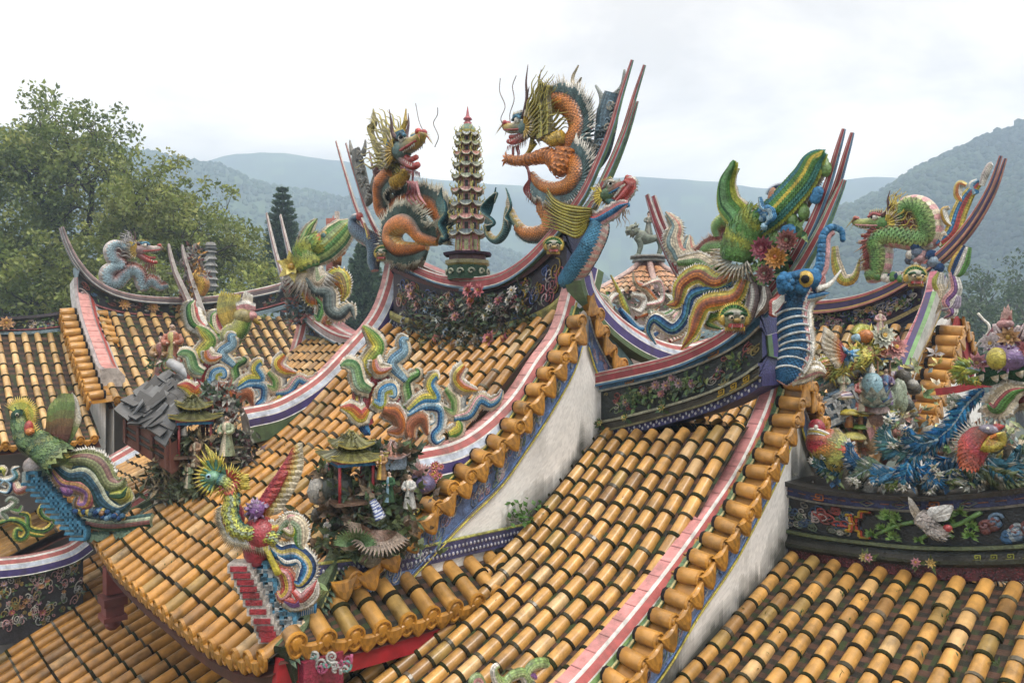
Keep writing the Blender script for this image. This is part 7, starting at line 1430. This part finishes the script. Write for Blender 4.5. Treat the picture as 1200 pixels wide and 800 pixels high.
for k in range(3):
    c = cm_(200+k*60, 560-k*40, .12); ax = np.array([unit(RGT+UP*.45), -FWD, unit(UP-RGT*.45)]); mb.box(c, (.16, .04, .16), (.14, .22, .30), ax)
    for a, e in (((-1, -1), (1, -1)), ((1, -1), (1, 1)), ((1, 1), (-1, 1)), ((-1, 1), (-1, -.2)), ((-1, -.2), (.3, -.2)), ((.3, -.2), (.3, .4))): mb.box(c+(ax[0]*(a[0]+e[0])+ax[2]*(a[1]+e[1]))*.06-FWD*.045, (abs(a[0]-e[0])*.06+.018, .02, abs(a[1]-e[1])*.06+.018), (.42, .44, .44), ax)
mb.build('blue_fret', M['cer'], t)
t = thing('ceramic_plant', 'grey green cactus like ceramic plant by the far right tile edge', 'plant', cm_(640, 500)); mb = MB()
for x, y, s in ((640, 440, .17), (670, 420, .14), (610, 470, .12), (680, 480, .13), (650, 390, .1)): mb.ell(cm_(x, y, .1), (s*.5, s*.4, s), (.30, .36, .26)); 
mb.build('pads', M['cer'], t)
for lab, x, y, r, c in [('large white ceramic blossom with green rim above the tiny orange pavilion', 550, 80, .17, (.5, .52, .4)), ('coral pink chrysanthemum near the far right striped band', 625, 150, .16, (.5, .16, .14)), ('orange red blossom over the tiny orange pavilion', 555, 155, .11, (.5, .14, .05)), ('orange lily at the left of the blue fret plaque', 120, 500, .16, (.5, .24, .05))]:
    t = thing('flower', lab, 'flower', cm_(x, y, .1), 'ceramic blossoms among the right hand ornaments'); mb = MB(); blossom(mb, cm_(x, y, .15), -FWD+UP*.3, r, np.array(c), petals=12, layers=3); mb.build('petals', M['cer'], t)
for lab, x, y, h, rb, sa in [('coral robed figurine left of the lotus finial', 420, 540, .40, (.46, .16, .14), CRM), ('violet robed figurine right of the lotus finial', 575, 500, .42, (.14, .1, .2), (.1, .2, .36)), ('pale green robed figurine on the left side of the fret plaque', 310, 470, .34, (.4, .44, .3), CRM), ('little blue robed figurine at the foot of the lotus rock', 465, 660, .26, (.1, .2, .34), WHT), ('pink capped figurine near the far right ridge panel', 1010-470, 60, .28, (.5, .3, .3), CRM)]: figurine(lab, cm_(x, y, .15), h, rb, sa, -FWD)
K7 = crop(900, 400, 4); cc7 = Cv('v', 6.58, K7); c7 = Cv('D', 6.9, K7)
t = thing('pheasant_statue', 'plump pheasant with red head and white neck rings, left on the dark ridge', 'bird', c7(300, 560), 'ceramic birds on the roofs')
mb = MB(); P = c7.line([(225, 415), (240, 450), (285, 490), (330, 540), (380, 575)], 30, .1); rf = lambda q: .065+.10*math.sin(min(q*1.2, 1)*2.6)*(1 if q > .1 else .9)-.03*q
mb.tube(P, rf, (.42, .12, .05), n=14); feathers(mb, P, rf, lambda a, b: (.36, .03, .04) if a < .22 else ramp([(.42, .07, .04), ORA, (.3, .34, .08), (.45, .3, .05), (.16, .26, .08)], (a+b*.6) % 1), .09, rows=30, k=20); mb.build('body', M['cer'], t)
mb = MB(); mb.ell(c7(228, 405, .1), (.08, .075, .085), (.36, .02, .04)); mb.spike(c7(208, 412, .1), c7(196, 430, .12), .03, GOLD, YEL); mb.ell(c7(225, 400, .2), (.02, .02, .02), WHT); mb.spike(c7(235, 385, .1), c7(262, 388, .1), .04, (.36, .02, .04))
for q in range(3): p = c7(246, 440+9*q, .1); mb.tube(np.array([p+(RGT*math.cos(a)+unit(UP*.4-FWD)*math.sin(a))*.105-UP*.05*math.cos(a) for a in np.linspace(-.3, 3.4, 14)]), .014, YEL if q % 2 else WHT, n=5)
for k in range(26): p = lerp(c7(285, 430, .0), c7(370, 530, 0), k/25); mb.leaf(p, unit(RGT+UP*.5), -FWD, .11, .06, WHT, CRM)
mb.build('head', M['cer'], t); mb = MB(); plume_feather(mb, c7, [(400, 590), (330, 600), (260, 590), (220, 570)], .14, [(.03, .10, .16), (.08, .2, .26), (.06, .12, .08)], o=.15); plume_feather(mb, c7, [(390, 575), (330, 560), (270, 545)], .1, [DGR, (.1, .2, .1)], o=.2); mb.build('tail', M['cer'], t)
# ---- blue feathered boughs on the dark ridge
t = thing('feather_bough', 'long bright blue feathered bough with white tufts, sprawling over the dark ridge', 'ornament', cc7(700, 640))
BLS = [(.02, .09, .26), (.03, .19, .46), (.05, .28, .54), (.06, .24, .34)]
for pts, L, c in [([(1010, 225), (930, 300), (870, 390), (800, 450), (740, 500), (690, 540), (620, 600), (540, 650)], .13, BLS), ([(740, 500), (650, 515), (580, 490), (550, 430), (575, 370)], .15, [(.04, .12, .14), (.08, .2, .18), (.05, .2, .36)]), ([(800, 460), (720, 475), (670, 450), (650, 420)], .13, [(.05, .14, .16), (.03, .14, .34)]), ([(740, 490), (770, 540), (830, 575), (860, 570)], .12, BLS), ([(690, 540), (690, 590), (740, 600), (755, 560)], .11, BLS), ([(660, 570), (650, 610), (640, 650)], .13, BLS), ([(600, 610), (540, 620), (500, 650)], .13, [(.03, .2, .44), (.1, .3, .5)]), ([(560, 600), (480, 595), (400, 640)], .13, [(.08, .16, .08), (.2, .3, .18), (.12, .2, .2)]), ([(500, 570), (440, 575), (395, 540), (385, 490)], .13, [(.03, .1, .22), (.05, .16, .3)]), ([(750, 610), (770, 640), (760, 690)], .13, [(.04, .2, .44), (.1, .3, .5)]), ([(940, 300), (890, 290), (860, 310)], .10, [(.2, .28, .2), (.3, .34, .24)]), ([(900, 350), (890, 390), (910, 380)], .10, BLS), ([(620, 640), (570, 655), (590, 680)], .10, [(.2, .3, .06), (.3, .4, .12)])]:
    mb = MB(); plume_feather(mb, cc7, pts, L, c, n=64, o=.05+.1*random.random()); mb.build('feather', M['cer'], t)
for x, y in ((560, 370), (645, 415), (780, 590), (640, 685), (800, 625), (770, 700), (870, 300), (590, 490), (420, 665), (400, 650)):
    mb = MB()
    for k in range(22): d = unit(rng.normal(size=3)); mb.spike(cc7(x, y, .14), cc7(x, y, .14)+d*(.03+.04*rng.random()), .013, (.36, .38, .26), WHT)
    mb.build('white_tuft', M['cer'], t)
t = thing('feather_bough', 'dark teal and olive plumes low on the dark ridge under the red fanned bird', 'ornament', cc7(960, 640))
for pts, L, c in [([(790, 640), (860, 600), (930, 610), (980, 660)], .12, [(.02, .05, .10), (.04, .10, .16)]), ([(820, 650), (870, 640), (910, 650)], .10, [(.2, .26, .05), (.1, .16, .05)]), ([(1030, 550), (1090, 590), (1150, 570), (1180, 510)], .15, [(.04, .14, .2), (.06, .2, .28)]), ([(1000, 590), (1080, 630), (1160, 650), (1230, 640)], .14, [(.08, .12, .04), (.16, .2, .08)]), ([(900, 560), (950, 590), (1000, 640)], .12, [(.06, .10, .06), (.12, .16, .1)]), ([(1180, 560), (1220, 540), (1260, 560)], .14, [(.1, .16, .06), (.05, .12, .14)])]:
    mb = MB(); plume_feather(mb, cc7, pts, L, c, n=50, o=.1, tipc=CRM); mb.build('feather', M['cer'], t)
rockery('pale coral and white blossom bank behind the blue bough', Cv('v', 7.05, K7), 260, (760, 1210), (400, 660), LT+[(.46, .18, .06), (.1, .2, .14)], (-.2, .05), 26, 31, lsize=(.06, .13))
rockery('thicket of teal and cream leaves along the top of the dark ridge', Cv('v', 6.6, K7), 110, (330, 1200), (615, 670), [(.05, .12, .14), (.4, .4, .34), (.12, .16, .06), (.06, .14, .26)], (.0, .12), 20, 32, lsize=(.06, .12))
t = thing('phoenix_statue', 'red breasted bird with a wheel of white spiked feathers, right on the dark ridge', 'phoenix', cc7(990, 560), 'ceramic birds on the roofs'); cv_ = Cv('v', 6.45, K7)
mb = MB(); P = cv_.line([(1035, 420), (1000, 445), (965, 495), (945, 570)], 24, .1); mb.tube(P, lambda q: .04+.05*math.sin(q*2.9), (.36, .05, .03), n=12); feathers(mb, P, lambda q: .042+.05*math.sin(q*2.9), lambda a, b: ramp([(.36, .04, .04), (.42, .10, .03), (.3, .04, .06)], (a+b) % 1), .055, rows=26, k=14)
mb.ell(cv_(1035, 412, .12), (.075, .05, .04), (.22, .2, .26)); mb.spike(cv_(1065, 405, .12), cv_(1115, 395, .12), .035, (.3, .05, .06), RED); mb.ell(cv_(1030, 407, .165), (.012, .012, .012), WHT); mb.build('body', M['cer'], t); mb = MB()
for k in range(70): a = 1.2+k/70*3.2; r0 = 55+35*(k % 3); mb.spike(cv_(1000, 475, .03), cv_(1000+r0*1.25*math.cos(a), 475-r0*math.sin(a), .06), .02, (.12, .24, .12) if k % 2 else (.46, .44, .34), WHT)
for k in range(50): a = -2.2+k/50*2.8; mb.spike(cv_(1040, 455, .15), cv_(1040+85*math.cos(a), 455-70*math.sin(a), .2), .02, ORA if k % 2 else YEL, YEL)
mb.build('collar', M['cer'], t)
K8 = crop(1040, 340, 5); c8 = Cv('v', 6.5, K8)
t = thing('lotus_statue', 'purple pod and maroon lotus with pink flame, on a branch at the right edge', 'ornament', c8(700, 480)); mb = MB()
[mb.leaf(c8(698, 205, .08), unit(UP+RGT*(k-3)*.13-FWD*.1*(k % 2)), c8.n, .16-.018*abs(k-3), .05, (.46, .17, .17), (.60, .38, .34), .2) for k in range(7)]; mb.ell(c8(690, 200, .08), (.06, .05, .04), (.4, .2, .2)); mb.build('flame', M['cer'], t); mb = MB()
for x, y, x2, y2 in ((660, 260, 625, 200), (680, 290, 610, 250), (760, 270, 815, 190), (790, 330, 860, 240), (720, 260, 770, 210), (700, 230, 690, 180), (800, 390, 880, 330)): mb.leaf(c8(x, y+60, .08), c8(x2, y2)-c8(x, y+60), c8.n, np.linalg.norm(c8(x2, y2)-c8(x, y+60)), .17, (.16, .05, .08), (.26, .10, .12), .2); mb.tube(c8.line([(x-15, y+20), (x2, y2), (x+25, y+20)], 12, .1), .012, (.56, .46, .46), n=5)
blossom(mb, c8(715, 275, .14), c8.n, .09, np.array((.52, .26, .08))); mb.build('lotus', M['cer'], t); mb = MB()
mb.ell(c8(700, 395, .12), (.14, .10, .10), (.22, .14, .30)); mb.ell(c8(640, 400, .2), (.07, .06, .085), (.42, .36, .06))
for k in range(26): d = unit(rng.normal(size=3)-UP*.3); mb.spike(c8(700, 400, .12)+d*A3(.13, .09, .09), c8(700, 400, .12)+d*A3(.19, .13, .14), .014, PUR, (.5, .44, .5))
mb.build('pod', M['cer'], t)
mb = MB(); serpent(mb, c8, [(540, 480), (620, 485), (720, 465), (830, 455)], [.085, .10, .10, .10], [(.03, .09, .05), (.05, .13, .07)], [DGR], n=50, bth=-.9)
for x, y in ((550, 530), (690, 525), (635, 535), (780, 510)): mb.spike(c8(x, y-30, .12), c8(x+8, y+8, .14), .035, CRM, WHT)
mb.build('branch', M['cer'], t); mb = MB(); plume_feather(mb, c8, [(545, 470), (480, 455), (450, 480), (455, 520), (500, 530)], .12, [(.4, .42, .04), (.14, .26, .08)], o=.15, tipc=YEL); mb.build('fan_feather', M['cer'], t)
mb = MB(); scroll(mb, c8, [(600, 665), (640, 690), (680, 640), (740, 590), (830, 570)], .06, [GRN, (.12, .3, .08), (.3, .05, .05), CRM], .05, CRM, o=.1, flen=.08)
for k in range(40): a = -.4-k*.045; mb.spike(c8(760, 600, .05), c8(760+170*math.cos(a*1.4), 600-130*math.sin(a*1.4), .05), .012, (.3, .06, .05), CRM)
mb.build('green_crest', M['cer'], t); mb = MB(); mb.tube(c8.line([(530, 135), (560, 170), (595, 205), (590, 250), (550, 290), (520, 330)], 30, 0), .010, WHT, n=5); mb.build('whisker', M['cer'], t)
for lab, x, y, r, c in [('bright pink ceramic peony left of the purple pod', 535, 425, .09, (.56, .2, .24)), ('white tufted blossom over the pink peony', 610, 310, .09, (.5, .44, .46)), ('red blossom at the right edge behind the lotus', 825, 350, .09, (.4, .06, .08))]:
    t = thing('flower', lab, 'flower', c8(x, y, .1), 'ceramic blossoms among the right hand ornaments'); mb = MB(); blossom(mb, c8(x, y, .12), c8.n, r, np.array(c), petals=10, layers=3); mb.build('petals', M['cer'], t)
# crane of the relief
K9 = crop(800, 540, 3); c9 = Cv('v', 6.47, K9); t = thing('crane_statue', 'grey white crane with red crown spreading its wings on the dark ridge relief', 'bird', c9(860, 210), 'ceramic birds on the roofs'); mb = MB()
P = c9.line([(830, 190), (855, 210), (880, 238), (905, 252), (922, 245), (930, 238)], 26, .08); mb.tube(P, lambda q: .045*(1-q)**.7+.018, (.42, .38, .34), n=10); feathers(mb, P[:16], lambda q: .045*(1-q*.6)**.7+.018, lambda a, b: lerp((.46, .43, .4), (.3, .26, .24), b), .06, rows=14, k=10); mb.ell(c9(932, 236, .09), (.035, .03, .03), (.3, .04, .04)); mb.spike(c9(938, 240, .09), c9(955, 252, .1), .014, (.3, .25, .1)); mb.build('body', M['cer'], t)
mb = MB(); fan(mb, c9, [(850, 215), (830, 190)], [(793, 126), (800, 160), (815, 200)], 14, .045, [(.3, .27, .24), (.36, .3, .22), (.5, .48, .44)], o=.1); mb.build('wing', M['cer'], t); mb = MB(); fan(mb, c9, [(865, 200), (880, 205)], [(878, 160), (950, 155), (940, 198)], 14, .042, [(.4, .4, .38), (.56, .56, .54), (.62, .62, .6)], o=.1); mb.build('wing', M['cer'], t)
# ---- bird on the left horn
K10 = crop(300, 230, 4.706); ce = Cv('D', 12.9, K10); t = thing('phoenix_statue', 'olive green bird with long white tipped wing, on the left roof horn', 'phoenix', ce(330, 560), 'ceramic birds on the roofs')
mb = MB(); P = ce.line([(300, 400), (275, 340), (285, 290), (330, 265)], 24, .1); mb.tube(P, lambda q: .19-.04*q, GRN, n=12); feathers(mb, P, lambda q: .20-.04*q, lambda a, b: ramp([GRN, YG, (.2, .26, .1)], (a*2+b) % 1), .16, rows=16, k=16)
for k in range(50): a = 3.4+k*.05; p = ce(300, 380, .15); mb.spike(p, p+(RGT*math.cos(a)+UP*math.sin(a))*(.5+.1*(k % 3)), .035, CRM, WHT)
mb.ell(ce(335, 240, .1), (.1, .1, .12), ORA); mb.ell(ce(385, 212, .05), (.12, .1, .08), (.4, .3, .06)); mb.ell(ce(375, 218, .12), (.06, .05, .06), (.1, .2, .2)); mb.build('body', M['cer'], t)
for pts, w_, pf in (([(290, 330), (380, 285), (450, 220), (500, 165), (522, 130)], .26, (.9, 1, 1, .7, .1)), ([(265, 270), (275, 220), (300, 170), (338, 122)], .10, (1, .9, .6, .1))):
    mb = MB(); scroll(mb, ce, pts, w_, [DGR, (.24, .32, .1), GRN, YG, (.3, .38, .16), GRN, CRM], .08, CRM, prof_=pf, o=.1, flen=.08); mb.build('wing', M['cer'], t)
for pts, w_, st, fr in [([(290, 430), (350, 470), (410, 470), (460, 440), (490, 520), (470, 580)], .15, [ORA, GOLD, (.3, .2, .06), YG], YEL), ([(280, 450), (330, 520), (400, 530), (410, 620), (460, 650), (520, 610), (545, 680)], .14, [(.05, .07, .07), (.12, .16, .15), (.2, .22, .2)], CRM), ([(270, 470), (300, 560), (360, 570), (400, 640), (380, 700), (440, 750)], .12, [ORA, (.3, .1, .06), GOLD], YEL), ([(310, 540), (370, 600), (350, 680), (320, 650)], .10, [DGR, GRN, CRM], CRM), ([(330, 390), (340, 470), (390, 430)], .10, [CRM, (.3, .36, .2)], WHT)]:
    mb = MB(); scroll(mb, ce, pts, w_, st, .06, fr, o=.05+.1*random.random(), flen=.09); mb.build('plume', M['cer'], t)
t = thing('flower', 'yellow ceramic lily on the left roof horn', 'flower', ce(205, 390)); mb = MB(); blossom(mb, ce(205, 390, .1), -FWD, .30, np.array((.55, .45, .05)), petals=6); mb.build('petals', M['cer'], t)
rockery('dark weathered relief figures along the left roof horn', ce, 160, (160, 320), (420, 700), [(.2, .22, .2), (.1, .14, .12), (.3, .12, .1), (.1, .18, .26)], (-.3, -.1), 16, 41, lsize=(.12, .22))
t = thing('ridge_post', 'slender coral post with an orange lantern knob beyond the left bird', 'post', ce(425, 420, -2)); mb = MB(); mb.box(ce(420, 370, -2.2), (.10, .1, .9), (.46, .16, .12), np.array([RGT, FWD, UP])); mb.box(ce(448, 410, -2.2), (.04, .05, 1.2), (.5, .42, .36), np.array([RGT, FWD, UP])); mb.spike(ce(425, 180, -2.2), ce(427, 100, -2.2), .06, (.4, .14, .1)); mb.build('shaft', M['cer'], t); mb = MB(); mb.ell(ce(445, 295, -2), (.2, .2, .16), ORA)
for k in range(16): mb.spike(ce(425+k*3, 310, -1.9), ce(425+k*3, 390, -1.9), .03, (.4, .16, .05))
mb.build('lantern_knob', M['cer'], t)
# ---- far left: dragon on the wing ridge, stone pagoda, horns
K11 = crop(60, 250, 6); cj = Cv('u', -15, K11)
t = thing('dragon_statue', 'faded blue and coral dragon curling along the upper far left ridge', 'dragon', cj(560, 540)); mb = MB()
serpent(mb, cj, [(560, 265), (500, 240), (450, 228), (415, 260), (430, 320), (480, 365), (430, 385), (390, 420), (400, 480), (460, 490), (510, 440), (560, 405), (610, 430), (640, 515), (700, 480), (760, 520), (820, 510)], [.08, .1, .11, .12, .12, .12, .12, .13, .13, .12, .12, .12, .11, .10, .09, .07, .04], [(.34, .12, .08), (.14, .22, .26), (.22, .32, .36)], [(.5, .46, .42), (.4, .36, .34)], n=110, k=12, fin=((.3, .12, .08), (.46, .4, .36)), finlen=.12); mb.build('body', M['cer'], t)
dragon_head(t, cj(560, 270), A3(0, 1, .0), UP, .5, dict(PALD, skull=(.3, .2, .2), jaw=(.4, .34, .3), mane=[((.3, .28, .26), (.5, .48, .46))]), (-.6, .9), 6, .6, .7)
t = thing('stone_pagoda', 'small weathered grey stone pagoda rising behind the far left ridge', 'pagoda', PD(247, 345, 24)); mb = MB()
for k in range(7): c = PD(247, 340-k*8, 24); q = 1-.05*k; mb.grid(np.array([[c+A3(math.cos(a)*r*q, math.sin(a)*r*q, z) for a in np.linspace(0, 6.283, 8, endpoint=False)] for r, z in ((.17, -.02), (.17, .13), (.28, .11), (.2, .2), (.17, .22))]), lambda i, j: (.2, .2, .19) if i != 1 else (.12, .12, .12), True, False)
mb.tube(np.array([PD(247, 292, 24), PD(247, 285, 24)]), [.22, .05], (.22, .22, .21), n=8); mb.build('tiers', M['frieze'], t)
for lab, pts, D_ in [('pair of slender pale horns rising behind the left scroll', [(236, 372), (225, 345), (215, 320), (209, 300), (206, 286)], 14), ('red tipped horn of a distant roof, behind the hexagon roof', [(835, 345), (812, 325), (795, 300), (778, 265), (764, 228)], 19)]:
    t = thing('ridge_horn', lab, 'roof horn', PD(*pts[0], D_), 'horns of roofs farther back'); horn('horn_pair', t, [PD(x, y, D_) for x, y in pts], RGT*.8+FWD*.6, .1 if D_ < 16 else .18, [(.4, .36, .33), (.62, .58, .54), (.5, .45, .42), (.4, .12, .12), (.62, .6, .56), (.36, .3, .3) if D_ < 16 else (.4, .05, .06), (.5, .5, .5), (.3, .1, .1), (.3, .3, .3)], gap=.12, tip=.5)
cz2 = Cv('D', 14.2); rockery('weathered figures and gilt scraps riding the pale horns on the left', cz2, 90, (212, 240), (288, 350), [(.36, .34, .3), (.24, .24, .22), (.42, .22, .05), (.2, .1, .1)], (-.1, .1), 10, 42, lsize=(.10, .2))
t = thing('rooster_statue', 'curled gilt rooster beside the pale horns on the left', 'bird', cz2(230, 345), 'ceramic birds on the roofs'); mb = MB(); serpent(mb, cz2, [(234, 345), (238, 333), (232, 324), (224, 327)], [.10, .13, .11, .06], [(.44, .22, .04), GOLD], [(.4, .2, .05)], n=30, fin=((.44, .2, .04), GOLD), finlen=.12); mb.build('body', M['cer'], t)
cq2 = Cv('D', 18.5)
t = thing('horn_scrollwork', 'coral and cream curls climbing the distant red tipped horn', 'ornament', cq2(800, 310)); mb = MB()
for pts in ([(806, 322), (800, 300), (788, 285), (792, 265), (780, 248)], [(812, 318), (806, 296), (796, 300), (790, 275), (796, 258)], [(818, 325), (812, 300), (806, 290), (808, 275)]): scroll(mb, cq2, pts, .2, [(.5, .2, .14), CRM, (.2, .3, .3)], .08, CRM, flen=.15)
mb.build('scroll', M['cer'], t)
0 and rockery('coral and cream figures climbing the distant red tipped horn', cq2, 110, (776, 812), (232, 320), [(.5, .2, .14), (.5, .44, .36), (.2, .3, .3), (.4, .4, .2)], (-.1, .1), 8, 43, lsize=(.12, .25))
# ---- hexagonal tiled roof with a lion rider on top, beyond the middle gable
t = thing('pavilion', 'small hexagonal tiled roof with a lion finial on its peak, beyond the white gable', 'pavilion', PD(760, 420, 21)); c = PD(760, 307, 21); mb = MB(); ri = MB()
def hexp(a, f, dz=0.): r = lerp(.22, 1.9, f); return A3(c[0]+r*math.cos(a), c[1]+r*math.sin(a), c[2]-1.0*(f**.75)+dz)
for k in range(6):
    a0 = k*math.pi/3+.25; a1 = a0+math.pi/3
    for q in range(9):
        u_ = (q+.5)/9; P = [lerp(hexp(a0, f), hexp(a1, f), u_) for f in np.linspace(max(.12, abs(u_-.5)*1.1), 1, 9)]; tile_row(mb, np.array(P[::-1]), unit(hexp(a1, 1)-hexp(a0, 1)), .075, .3, (.50, .25, .12))
    mb.grid(np.array([[lerp(hexp(a0, f), hexp(a1, f), u_) for u_ in (0, .5, 1)] for f in np.linspace(0, 1, 6)]), (.2, .08, .05))
    ri.tube(np.array([hexp(a0, f, .06) for f in np.linspace(0, 1, 8)]), .09, (.5, .34, .3), n=6); ri.spike(hexp(a0, 1, .1), hexp(a0, 1, .45), .09, (.3, .2, .2), (.4, .4, .36))
mb.build('tile_slope', M['tile'], t); ri.build('hip_ridge', M['cer'], t); mb = MB(); mb.tube(np.array([c+UP*.0, c+UP*.1]), [.5, .42], (.3, .3, .27), n=8); mb.tube(np.array([c+UP*.1, c+UP*.16]), [.55, .55], (.26, .26, .24), n=8); mb.build('cap', M['frieze'], t)
mb = MB(); mb.tube(np.array([c-UP*.9, c-UP*10]), [1.3, 1.3], (.4, .3, .26), n=6, sm=False); mb.build('wall', M['wall'], t)
t = thing('lion_statue', 'grey green lion with a small rider standing on the hexagonal roof peak', 'lion', c+UP*.16); b = c+UP*.16; X = RGT; mb = MB(); g_ = (.17, .2, .15)
mb.tube(cat([b+X*-.34+UP*.62, b+X*-.15+UP*.52, b+X*.12+UP*.5, b+X*.32+UP*.56], 16), lambda q: .15+.05*math.sin(q*6), g_, n=10); mb.ell(b+X*-.44+UP*.74, (.17, .15, .17), (.24, .27, .2)); mb.ell(b+X*-.58+UP*.70, (.09, .08, .08), g_)
for x in (-.28, .3):
    for y in (-.1, .1): mb.tube(cat([b+X*x+FWD*y+UP*.5, b+X*(x+.05)+FWD*y+UP*.28, b+X*(x-.02)+FWD*y+UP*.02], 8), lambda q: .085*(1-.45*q), g_, n=7); mb.ell(b+X*(x-.05)+FWD*y+UP*.03, (.08, .06, .04), g_)
mb.tube(cat([b+X*.38+UP*.6, b+X*.52+UP*.75, b+X*.5+UP*.95, b+X*.6+UP*1.0], 10), lambda q: .06*(1-.4*q), (.26, .28, .22), n=6)
for k in range(24): d = unit(rng.normal(size=3)); mb.spike(b+X*-.42+UP*.74+d*.13, b+X*-.42+UP*.74+d*.26, .05, g_, (.3, .32, .26))
mb.build('body', M['frieze'], t)
figurine('tiny dark rider on the lion at the hexagonal roof peak', b+UP*.62, .62, (.15, .17, .13), (.25, .25, .2), -FWD)
# ---- small natural things
t = thing('weed', 'green leafed weed rooted in the valley where the pent roof meets the next slope', 'plant', PD(614, 612, 7.2)); mb = MB(); c = PD(614, 610, 7.25)
for k in range(8): mb.tube(cat([c, c+rng.normal(size=3)*.05+UP*.07], 4), .004, (.08, .12, .03), n=4)
for k in range(70): mb.leaf(c+rng.normal(size=3)*A3(.09, .09, .06)+UP*.07, unit(rng.normal(size=3)+UP*.4), UP+rng.normal(size=3)*.3, .07, .05, (.05, .13, .02), (.10, .22, .05))
mb.build('foliage', M['leaf'], t)
t = thing('shell_ornament', 'dark grey spoon shaped shell lying on a round tile of the gable edge', 'ornament', PD(540, 557, 7.3)); mb = MB(); c8b = Cv('D', 7.05); scroll(mb, c8b, [(520, 556), (535, 552), (550, 560), (556, 562)], .06, [(.12, .12, .13), (.3, .3, .32), (.1, .1, .1)], .04, prof_=(.3, 1, .9, .5)); mb.build('shell', M['cer'], t)
# moss and seedlings caught between the tiles
mo = MB()
for S_, (a0, a1), (b0, b1), n in ((SA, (-9.8, -5.9), (2.5, 5.8), 110), (SB, (-5.5, -3.7), (2.5, 6), 170), (SC, (-3.3, -1), (2.5, 6.3), 170)):
    for k in range(n):
        a, b = rng.uniform(a0, a1), rng.uniform(b0, b1); a = a0+(round((a-a0)/.197))*.197; p = S_(a, b)
        for q in range(rng.integers(3, 9)): mo.leaf(p+rng.normal(size=3)*A3(.02, .05, .004)+UP*.015, unit(rng.normal(size=3)+UP*.8), UP, .03+.03*rng.random(), .012, (.03, .06, .012), (.08, .14, .03))
for k in range(90):
    a = -5.56+.03*rng.random(); b = rng.uniform(3.4, 6.1); p = SB(a, b)
    for q in range(6): mo.leaf(p+rng.normal(size=3)*.03+UP*.04, unit(rng.normal(size=3)+UP), UP, .06, .02, (.03, .06, .02), (.07, .12, .03))
o_ = mo.build('moss', M['leaf'], kind='stuff')
